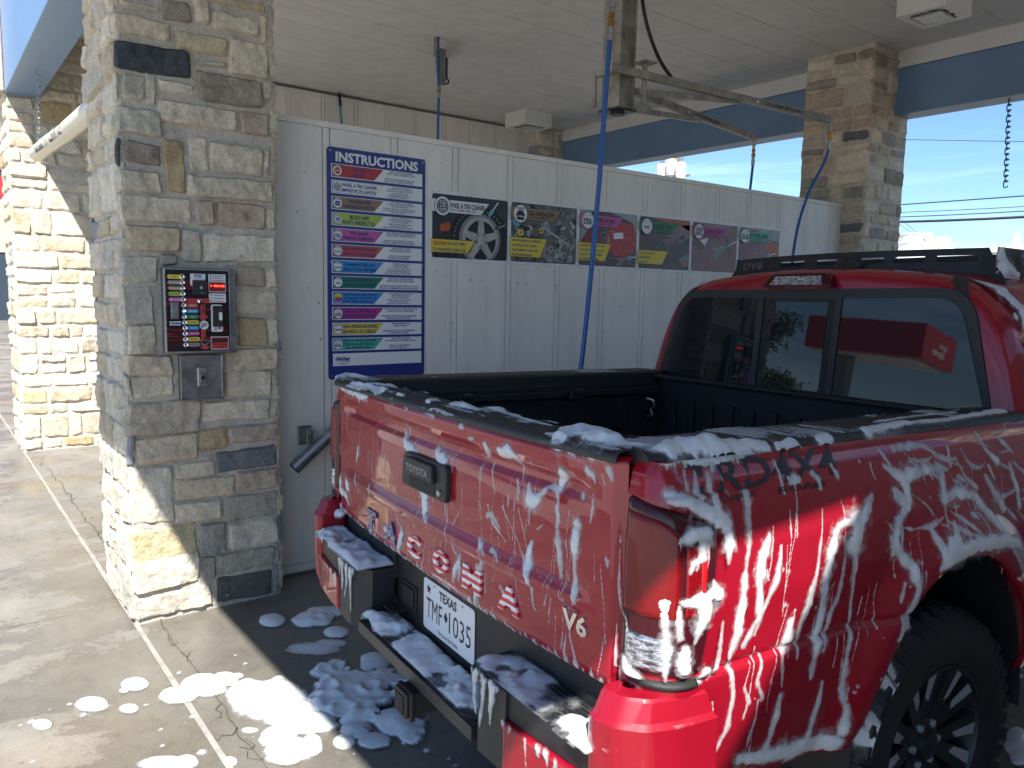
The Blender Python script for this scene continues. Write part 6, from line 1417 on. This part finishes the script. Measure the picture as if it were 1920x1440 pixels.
FG = {'a':[(-2.958,0.266,0.019,0.026,0.034,-0.004)],'b':[(-3.007,0.424,0.033,0.046,0.052,-0.008)],'c':[(-2.899,0.526,0.02,0.028,0.031,-0.006)],'d':[(-3.072,0.579,0.028,0.039,0.048,-0.01),(-3.048,0.537,0.009,0.013,0.017,-0.003)],'e':[(-2.9,0.685,0.035,0.049,0.056,-0.014),(-2.887,0.723,0.023,0.032,0.04,-0.011),(-2.91,0.793,0.049,0.068,0.078,-0.022),(-2.917,0.875,0.029,0.042,0.05,-0.016),(-2.919,0.916,0.014,0.02,0.021,-0.007)],'f':[(-2.721,0.911,0.052,0.073,0.113,-0.039),(-2.689,0.989,0.063,0.088,0.112,-0.042),(-2.638,0.93,0.056,0.078,0.086,-0.031),(-2.536,0.98,0.06,0.084,0.081,-0.032),(-2.459,0.998,0.059,0.083,0.071,-0.029),(-2.418,1.039,0.032,0.045,0.057,-0.025)],'g':[(-2.594,1.224,0.07,0.099,0.104,-0.049),(-2.573,1.325,0.071,0.1,0.097,-0.05),(-2.499,1.158,0.068,0.095,0.089,-0.042),(-2.398,1.235,0.078,0.11,0.111,-0.057),(-2.431,1.386,0.052,0.073,0.097,-0.055),(-2.286,1.271,0.055,0.076,0.091,-0.051),(-2.305,1.116,0.032,0.044,0.054,-0.026),(-2.211,1.139,0.029,0.041,0.039,-0.02),(-2.259,1.055,0.021,0.029,0.034,-0.016),(-2.185,1.267,0.027,0.037,0.057,-0.033),(-2.75,1.207,0.036,0.051,0.049,-0.022),(-2.775,1.264,0.022,0.031,0.058,-0.027)],'h':[(-3.338,1.209,0.034,0.049,0.067,-0.025)],'i':[(-3.251,1.364,0.047,0.068,0.083,-0.035),(-3.294,1.461,0.045,0.065,0.052,-0.023),(-3.275,1.413,0.042,0.06,0.068,-0.029),(-3.292,1.307,0.014,0.02,0.022,-0.009)],'j':[(-3.059,1.394,0.031,0.044,0.05,-0.023)],'k':[(-2.973,1.246,0.056,0.08,0.047,-0.02),(-2.977,1.327,0.039,0.056,0.038,-0.017)],'l':[(-2.424,0.889,0.033,0.046,0.058,-0.022),(-2.423,0.853,0.016,0.023,0.024,-0.009)],'m':[(-2.321,0.901,0.046,0.063,0.063,-0.025),(-2.312,0.965,0.018,0.026,0.052,-0.022),(-2.291,0.857,0.03,0.041,0.028,-0.011)],'o':[(-2.472,0.561,0.051,0.07,0.035,-0.009),(-2.46,0.607,0.02,0.027,0.027,-0.007)],'p':[(-2.374,0.717,0.014,0.019,0.026,-0.008)],'q':[(-2.718,1.4,0.035,0.049,0.066,-0.034)],'r':[(-0.923,2.92,0.024,0.033,0.039,-0.109),(-0.884,2.842,0.021,0.03,0.024,-0.069)],'s':[(-2.516,0.827,0.017,0.024,0.019,-0.007)],'t':[(-1.114,3.458,0.018,0.025,0.011,-0.03)]}

def foam_mat():
    m, nt, b = mat('soap foam'); v = objvec(nt)
    setp(b, Base_Color=(.62,.63,.65,1), Roughness=.5); b.inputs['Specular IOR Level'].default_value = .3
    n = noise_node(nt, 60, 5, .65, v); n2 = noise_node(nt, 420, 3, .6, v)
    bump(nt, b, fmath(nt, 'ADD', n.outputs[0], fmath(nt, 'MULTIPLY', n2.outputs[0], .4)), .22, .004)
    at = N(nt, 'ShaderNodeAttribute', attribute_name='Col'); sp = N(nt, 'ShaderNodeSeparateColor'); nt.links.new(at.outputs['Color'], sp.inputs[0])
    n3 = noise_node(nt, 130, 4, .7, v)              # thin film lets the paint show through
    f = fmath(nt, 'ADD', sp.outputs[0], fmath(nt, 'MULTIPLY', fmath(nt, 'SUBTRACT', n3.outputs[0], .5), .5), clamp=True)
    tr = N(nt, 'ShaderNodeBsdfTransparent'); mx = N(nt, 'ShaderNodeMixShader'); nt.links.new(f, mx.inputs[0]); nt.links.new(tr.outputs[0], mx.inputs[1]); nt.links.new(b.outputs[0], mx.inputs[2])
    nt.links.new(mx.outputs[0], nt.nodes['Material Output'].inputs['Surface'])
    return m
M['foam'] = foam_mat()
def st(*a): return np.stack(np.broadcast_arrays(*a), -1)
def vnoise(A, B, sc, seed=0.0):
    """smooth value noise on arrays"""
    x = A*sc+seed*17.3; y = B*sc+seed*9.1
    xi = np.floor(x).astype(int); yi = np.floor(y).astype(int); xf = x-xi; yf = y-yi
    def h(i, j):
        n = (i*374761393 + j*668265263) & 0x7fffffff
        n = ((n ^ (n >> 13))*1274126177) & 0x7fffffff
        return (n ^ (n >> 16)) % 10007/10007.0
    u = xf*xf*(3-2*xf); w_ = yf*yf*(3-2*yf)
    return (h(xi,yi)*(1-u)+h(xi+1,yi)*u)*(1-w_)+(h(xi,yi+1)*(1-u)+h(xi+1,yi+1)*u)*w_
def foam(name, label, surf, ar, br, feats, res, base=None, hk=.55, hmax=.02, loc=None, rot=None, film=.0075, halo=0, kind='stuff', cat='soap suds', group=None, jit=.35, lump=.35, flip=False, soft=3):
    a = np.arange(ar[0], ar[1]+res, res); b = np.arange(br[0], br[1]+res, res)
    A, B = np.meshgrid(a, b, indexing='ij'); F = np.full(A.shape, -1.0); G = np.zeros(A.shape)
    wob = 1 + jit*(vnoise(A, B, 55, 1)-.5)*2 + jit*.6*(vnoise(A, B, 140, 2)-.5)*2
    for pl in feats:
        segs = list(zip(pl, pl[1:])) if len(pl) > 1 else [(pl[0], pl[0])]
        for (x0,y0,r0),(x1,y1,r1) in segs:
            rm = max(r0, r1)*2.9+res*2
            i0 = max(0, int((min(x0,x1)-rm-ar[0])/res)); i1 = min(len(a), int((max(x0,x1)+rm-ar[0])/res)+2)
            j0 = max(0, int((min(y0,y1)-rm-br[0])/res)); j1 = min(len(b), int((max(y0,y1)+rm-br[0])/res)+2)
            if i0 >= i1 or j0 >= j1: continue
            aa = A[i0:i1, j0:j1]; bb = B[i0:i1, j0:j1]
            dx, dy = x1-x0, y1-y0; L = dx*dx+dy*dy
            t = np.clip(((aa-x0)*dx+(bb-y0)*dy)/L, 0, 1) if L > 1e-12 else np.zeros_like(aa)
            r = np.maximum((r0+(r1-r0)*t)*wob[i0:i1, j0:j1], res*.60)
            d = np.hypot(aa-x0-dx*t, bb-y0-dy*t)/r
            h = np.where(d < 1, np.minimum(hk*r, hmax)*np.sqrt(np.maximum(1-d*d, 0))+1e-4, -(d-1)*r)
            F[i0:i1, j0:j1] = np.maximum(F[i0:i1, j0:j1], h)
            if max(r0, r1) > .003: G[i0:i1, j0:j1] = np.maximum(G[i0:i1, j0:j1], np.clip((2.1-d)/1.1, 0, 1))
    if base is not None: F = np.maximum(F, base(A, B))
    if halo: G = np.maximum(G, np.clip(1+F/halo, 0, 1))
    pos = F > 0
    H = np.where(pos, F*(1-lump+lump*2*vnoise(A+.3*B, B-.3*A, 26, 3)), 0.0)
    wt = pos.astype(float)
    for _ in range(soft):                           # foam is pillowy: soften the relief
        for X in (0, 1):
            H = (np.roll(H, 1, X)+2*H+np.roll(H, -1, X))/4; wt = (np.roll(wt, 1, X)+2*wt+np.roll(wt, -1, X))/4
    H = H/np.maximum(wt, .55)
    thin = (~pos) & (G > .02)                       # soapy film round the thicker suds
    H = np.where(pos, np.maximum(H, .0007), np.where(thin, .0005, -.0018))
    vis = pos | thin
    keep = vis[:-1,:-1] | vis[1:,:-1] | vis[1:,1:] | vis[:-1,1:]
    if not keep.any(): return None
    al = np.where(pos, np.clip(.36+H/film, 0, 1.15), np.where(thin, .36*G**1.3*(.25+1.1*vnoise(A, B, 60, 8)), -.2))
    P, Nn = surf(A, B); mb = MB(); used = mb.grid(P+Nn*H[..., None], keep, flip=flip)
    al = al.reshape(-1)[used]; o = mb.build(name, M['foam'], None, smooth=180, loc=loc, rot=rot, cols=st(al, al, al, 1+0*al))
    return tag(o, label, cat, group, kind)
TL, TR_ = tuple(truck.location), tuple(truck.rotation_euler)
nr = np.random.default_rng(12)
# -- tailgate
def s_tail(A, B): return st(A, tailgate_v(A, B), B), st(0*A, -1+0*A, 0*A)
F = [[(x, y, r*.85) for x, y, r in p] for p in FT]
for k in range(80):                                # thin runs and beads
    u = nr.uniform(-.72,.74); z = nr.uniform(.80,1.15); L = nr.uniform(.03,.22)*nr.choice([.5,1,1.4]); r = nr.uniform(.0008,.0014); sl = nr.normal(0,.02)
    n = max(3, int(L/.03)); run = [(u+sl*j/n+nr.normal(0,.0012), z-L*j/n, r*nr.uniform(.6,1.5)) for j in range(n+1)]
    if nr.random() < .35: run[-1] = (*run[-1][:2], r*2.2)
    F.append([p for p in run if p[1] > .725])
for k in range(70): F.append([(nr.uniform(-.70,.74), nr.uniform(.76,1.16), nr.uniform(.0014,.0028))])
u = -.74
while u < .745:                                     # ragged fringe along the lower edge
    r = nr.uniform(.002,.008); z = .724+nr.uniform(-.003,.006)
    F.append([(u, z+r*.6, r), (u+nr.uniform(-.01,.01), z+r*nr.uniform(.5,1.5)+.006, r*.5)])
    if nr.random() < .3: F.append([(u, z+.004, .004), (u+nr.normal(0,.004), z+nr.uniform(.02,.05), .0015)])
    u += nr.uniform(.012,.034)
F = [p for p in F if len(p)]
foam('soap_suds', 'white soap streaks and drips running down the red tailgate', s_tail, (-.762,.762), (.718,1.188), F, .0022, loc=TL, rot=TR_, hmax=.008, hk=.45)
# -- bed side, corner and lamp
def s_side(A, B):
    u, v = bed_side(A, B); du, dv = bed_side(A+.003, B); tx, ty = du-u, dv-v; l = np.sqrt(tx*tx+ty*ty)+1e-9
    n = st(ty/l, -tx/l, 0*A)
    sl = np.where((A < .26) & (B > .79) & (B < 1.13), .013, 0.0)
    return st(u, v, B)+n*sl[..., None], n
F = [[(x, y, r*.74) for x, y, r in p] for p in FS]
for k in range(75):
    s_ = nr.uniform(.15, 1.5); z = nr.uniform(.62, 1.12); L = nr.uniform(.02,.16); r = nr.uniform(.001,.0022); n = max(2, int(L/.03)); dr = nr.normal(-.12,.12)
    F.append([(s_+dr*L*j/n+nr.normal(0,.0015), z-L*j/n, r*nr.uniform(.6,1.6)) for j in range(n+1)])
for k in range(90): F.append([(nr.uniform(.10,1.52), nr.uniform(.6,1.15), nr.uniform(.0012,.004))])
for k in range(46):                                 # swirled smears above and ahead of the wheel
    s_ = nr.uniform(.72,1.5); z = nr.uniform(.97,1.17); a = nr.uniform(-.9,.1); L = nr.uniform(.04,.15); n = 6; r = nr.uniform(.0014,.0042); c_ = nr.normal(0,2.5); pl = []
    for j in range(n+1):
        pl.append((s_, z, r*(.35+1.3*math.sin(math.pi*j/n)))); s_ += L/n*math.cos(a); z += L/n*math.sin(a); a += c_*L/n*3
    F.append(pl)
def arch_ok(F):
    out = []
    for p in F:
        q = [(x, y, r) for x, y, r in p if y > .50 and ((max(x-L1-L2, 0)+RC-VH)/EA)**2+((y-ZH)/EB)**2 > 1.02]
        if q: out.append(q)
    return out
foam('soap_suds', 'white soap runs and swirls over the red bed side and tail lamp', s_side, (.002,1.54), (.50,1.188), arch_ok(F), .0024, loc=TL, rot=TR_, hmax=.0065, hk=.42, film=.0085)
# -- rails and tailgate top
def s_rail(A, B): return st(A, B, 1.2062+0*A-.020*np.clip((np.abs(A)-.80)/.03, 0, 1)**2-.014*np.clip((-B-.014)/.012, 0, 1)), st(0*A, 0*A, 1+0*A)
F = [[(x, min(max(y, -.018-.018*(1-(x/.768)**2)) , 1.43), r) for x, y, r in p] for p in FR]
F = [[q for q in p if abs(q[0]) > .64 or q[1] < .09] for p in F]; F = [p for p in F if p]
for k in range(60):
    if nr.random() < .55: u, v = nr.uniform(-.76,.76), nr.uniform(-.02,.085)
    else: u, v = nr.choice([-1,1])*nr.uniform(.66,.81), nr.uniform(.04,1.42)
    F.append([(u, v, nr.uniform(.002,.006)), (u+nr.normal(0,.02), v+nr.normal(0,.008), nr.uniform(.002,.004))])
def b_rail(A, B):                                   # thin film of suds lying in the ribs
    on = ((np.abs(A) > .655) & (np.abs(A) < .812) & (B > .03) & (B < 1.42)) | ((B > -.015) & (B < .088) & (np.abs(A) < .76))
    c = vnoise(A, B, 9, 5)+.45*vnoise(A*.4, B*3, 60, 6)+.2*vnoise(A, B, 160, 7)
    w_ = np.where(np.abs(A) > .655, .10*(B < .4)+.06, .03) + .25*((A < -.62) & (B < .12))
    return np.where(on & (c+w_ > 1.16), .0016, -.01)
foam('soap_suds', 'lumps of white foam lying along the black bed rails and tailgate top', s_rail, (-.835,.835), (-.05,1.435), F, .003, base=b_rail, loc=TL, rot=TR_, hk=.6, hmax=.022, soft=6)
# -- bumper
def s_flat(z): return lambda A, B: (st(A, B, z+0*A), st(0*A, 0*A, 1+0*A))
def padcover(th, lo, x0, x1, y0, y1, sd, amp=.016):
    def f(A, B):
        c = .62*vnoise(A+.3*B, B-.3*A, 13, sd)+.28*vnoise(A-.4*B, B+.4*A, 30, sd+1)+.10*vnoise(A, B, 75, sd+2)
        e = np.minimum(np.minimum(A-x0, x1-A), np.minimum(B-y0, y1-B))
        return np.where((e > 0) & (c > th), (amp*np.sqrt(np.clip((c-th)/.30, 0, 1))+.001)*np.clip(e/.012, .12, 1)**.6, np.where(e > 0, np.minimum((c-th)*.06, -.0001), -.05))
    return f
foam('soap_suds', 'thick foam blanket on the far end of the rear bumper step', s_flat(.6465), (-.80,-.33), (-.10,.03), [[(-.76,-.05,.03),(-.70,-.06,.035),(-.62,-.07,.03)],[(-.55,-.05,.025),(-.48,-.07,.02)]], .0035, base=padcover(.30, 0, -.795, -.345, -.095, .028, 21, .020), loc=TL, rot=TR_, hmax=.030, hk=.8, halo=.012)
foam('soap_suds', 'broken foam smears on the near end of the rear bumper step', s_flat(.6470), (.35,.805), (-.10,.03), [[(.70,-.055,.022),(.745,-.045,.034),(.77,-.03,.024)],[(.42,-.02,.014)],[(.49,-.005,.016)],[(.47,-.05,.02),(.51,-.062,.014)]], .003, base=padcover(.47, 0, .36, .80, -.092, .028, 31, .009), loc=TL, rot=TR_, hmax=.018, hk=.7, halo=.012)
foam('soap_suds', 'thick foam heaped on the middle bumper step below the license plate', s_flat(.4865), (-.345,.345), (-.084,.042), [[(-.30,-.05,.05),(-.25,-.03,.045),(-.22,.0,.03)],[(-.12,.0,.02),(.0,-.005,.02),(.12,.0,.022),(.24,-.01,.03)],[(.18,-.03,.025),(.26,-.04,.03)],[(-.12,-.03,.02),(-.02,-.02,.022)]], .0035, base=padcover(.44, 0, -.338, .338, -.076, .036, 41, .016), loc=TL, rot=TR_, hmax=.034, hk=.8, halo=.012)
# suds hanging down the front of the bumper
def s_front(A, B):
    v = np.where(np.abs(A) > .36, -.0945, .041)
    v = np.where(np.abs(A) > .515, -.099+np.clip((np.abs(A)-.55)*.10, 0, .05), v)
    return st(A, v, B), st(0*A, -1+0*A, 0*A)
F = []
for u0, u1, z0 in ((.375,.50,.640),(.52,.73,.580),(-.50,-.375,.640),(-.74,-.52,.580)):
    u = u0
    while u < u1:
        r = nr.uniform(.003,.009); L = nr.uniform(.005,.04)*nr.choice([.3,.6,1.3]); F.append([(u, z0-.004, r), (u+nr.normal(0,.004), z0-L, r*.45), (u+nr.normal(0,.005), z0-L*1.6, .002)]); u += nr.uniform(.018,.06)
for u0 in (-.48,-.44,-.40,.39,.43,.47): F.append([(u0, .63, .010), (u0+nr.normal(0,.008), .58, .006), (u0+nr.normal(0,.01), .50+nr.uniform(0,.05), .003)])
foam('soap_suds', 'foam drips hanging down the dark face of the rear bumper', s_front, (-.79,.79), (.455,.645), F, .003, loc=TL, rot=TR_, hmax=.012)
# suds on the painted corner and lamp base
mbx = MB()
def s_corner(A, B): return st(A, B, .716-.55*np.clip(.02-B, 0, 1)+0*A), st(0*A, -.5+0*A, .86+0*A)
foam('soap_suds', 'foam clot sliding over the painted corner of the near bumper end', s_corner, (.74,.91), (-.075,.08), [[(.775,.0,.012),(.785,-.02,.018),(.805,-.035,.022),(.82,-.05,.014)],[(.80,-.01,.014),(.82,.01,.010)],[(.86,.03,.012),(.88,.05,.014)]], .003, loc=TL, rot=TR_, hmax=.016, hk=.7)
foam('soap_suds', 'foam clot on top of the far painted bumper corner', s_corner, (-.92,-.74), (-.075,.06), [[(-.78,.0,.02),(-.80,.015,.022),(-.84,.02,.02)],[(-.76,.005,.014)]], .003, loc=TL, rot=TR_, hmax=.03, hk=.9)
# -- near wheel
def s_tyre(A, B):                                   # A runs round the tread in metres, B across it
    r = .3765-.055*np.clip((B-.09)/.03, 0, 1)**2; t = A/.37
    return st(.765+B, VH+r*np.cos(t), .37+r*np.sin(t)), st(0*A+.25, np.cos(t), np.sin(t))
F = []
for k in range(34):
    a = nr.uniform(.66,1.22); q = nr.uniform(.0,.11); r = nr.uniform(.006,.018); L = nr.uniform(.02,.09)
    F.append([(a, q, r*.5), (a+L*.5, q+nr.normal(0,.012), r), (a+L, q+nr.normal(0,.02), r*.4)])
foam('soap_suds', 'patches of foam clinging to the tread of the near rear tyre', s_tyre, (.6,1.32), (-.10,.122), F, .0035, loc=TL, rot=TR_, hmax=.010)
# -- cab corner, rack
def s_cab(A, B):                                    # A along v, B height on the right cab side
    u = np.interp(B, [p[1] for p in OUT], [p[0] for p in OUT]); return st(u+.010, A, B), st(1+0*A, 0*A, 0*A)
F = [[(1.60,1.56,.03),(1.63,1.50,.02),(1.60,1.44,.008)],[(1.56,1.22,.02),(1.57,1.27,.022),(1.58,1.31,.010)],[(1.60,1.40,.014),(1.66,1.34,.018),(1.66,1.28,.006)],[(1.75,1.42,.008),(1.72,1.32,.010),(1.73,1.22,.006)],[(1.9,1.53,.03),(2.0,1.50,.03),(1.95,1.42,.012)],[(1.62,1.25,.010),(1.64,1.20,.006)]]
for k in range(40): F.append([(nr.uniform(1.56,2.6), nr.uniform(1.0,1.5), nr.uniform(.003,.012)), (nr.uniform(1.56,2.6), nr.uniform(1.0,1.5), .002)][:1])
foam('soap_suds', 'foam dribbles on the rear corner and side of the red cab', s_cab, (1.54,2.7), (.95,1.60), F, .004, loc=TL, rot=TR_, hmax=.02)
def s_rack(A, B): return st(.5525+0*A, A, B), st(1+0*A, 0*A, 0*A)
F = [[(1.76,1.69,.02),(1.78,1.65,.02),(1.76,1.61,.03)],[(1.80,1.62,.03),(1.86,1.61,.02)],[(1.95,1.67,.03),(2.1,1.67,.03),(2.3,1.66,.03)],[(2.0,1.63,.02),(2.2,1.62,.02)]]
foam('soap_suds', 'foam wiped along the side of the roof rack above the cab', s_rack, (1.74,2.6), (1.60,1.70), F, .004, loc=TL, rot=TR_, hmax=.025, hk=.8)
# -- puddles of foam on the concrete
GL = dict(a=('smallest round dab of foam on the dry slab, nearest the lower left corner',), b=('large oval dab of foam on the dry slab left of the white joint',), c=('small oval dab of foam just below and right of the larger oval one',),
    d=('foam dab with a pointed tail on the dry slab left of the joint',), e=('long foam blob straddling the white joint in the sun',), f=('broad bright foam splash lying in the sun beside the shade edge',),
    g=('wide bubbly foam spread in the shade under the bumper',), h=('single round foam dab in the shade nearest the stone column',), i=('double heaped foam dab in the shade below the far bumper corner',), j=('small smooth foam dab just below the double heap in the shade',),
    k=('thin faded foam smear on the wet floor in the shade',), l=('roundish foam blob in the sun below the broad splash',), m=('lumpy foam patch with a spur near the bottom edge in the sun',), o=('foam patch cut by the bottom edge of the picture',), p=('tiny foam clot lying in the crack by the joint',),
    q=('foam dab half in shade between the thin smear and the wide spread',), r=('foam patch on the floor beyond the near rear wheel',), s=('thin crescent of foam between the joint and the sunny blob',), t=('small foam blob behind the near rear wheel',))
def ground_foam(key, els):
    x0 = min(e[0]-abs(e[2])-abs(e[4]) for e in els)-.02; x1 = max(e[0]+abs(e[2])+abs(e[4]) for e in els)+.02
    y0 = min(e[1]-abs(e[3])-abs(e[5]) for e in els)-.02; y1 = max(e[1]+abs(e[3])+abs(e[5]) for e in els)+.02
    res = max(.003, min(.006, (x1-x0)/160))
    thin = .25 if key in 'ks' else 1
    def base(A, B):
        F = np.full(A.shape, -1.0)
        for k, (cx, cy, ax, ay, bx, by) in enumerate(els):
            det = ax*by-ay*bx; dx, dy = A-cx, B-cy; p = (dx*by-dy*bx)/det; q = (-dx*ay+dy*ax)/det
            amp = .05 if len(els) == 1 and key in 'abchj' else .20
            w_ = 1+amp*(vnoise(A, B, 16, k+ord(key[0]))-.5)*2+.09*(vnoise(A, B, 55, k)-.5)
            d = np.hypot(p, q)/w_; hh = thin*min(.030, .35*min(math.hypot(ax,ay), math.hypot(bx,by)))
            F = np.maximum(F, np.where(d < 1, hh*np.sqrt(np.maximum(1-d**2.5, 0)), -(d-1)*.05))
        if key == 'g':                              # pocked with burst bubbles
            for k in range(60):
                cx, cy, r = nr.uniform(x0,x1), nr.uniform(y0,y1), nr.uniform(.012,.045); d = np.hypot(A-cx, B-cy)/r
                F = np.where(F > 0, F + .010*np.exp(-((d-1)/.22)**2) - .008*np.exp(-(d/.7)**2), F)
            F = np.where((F > 0) & (vnoise(A, B, 11, 3)+.5*vnoise(A, B, 30, 5) < .42), -.01, F)
        return F
    foam('foam_puddle', GL[key][0], lambda A, B: (st(A, B, .0035+0*A), st(0*A, 0*A, 1+0*A)), (x0,x1), (y0,y1), [], res, base=base, kind=None, cat='foam', group='foam blobs on the concrete', lump=.25 if len(els) > 1 else .08, soft=5, halo=.008)
for k_, v_ in FG.items(): ground_foam(k_, v_)
F = []
for k in range(70): F.append([(nr.uniform(-3.1,-1.9), nr.uniform(.2,1.3), nr.uniform(.003,.010))])
foam('foam_flecks', 'tiny scattered flecks of foam on the wet concrete', lambda A, B: (st(A, B, .0035+0*A), st(0*A, 0*A, 1+0*A)), (-3.2,-1.8), (.1,1.4), F, .004, cat='foam')
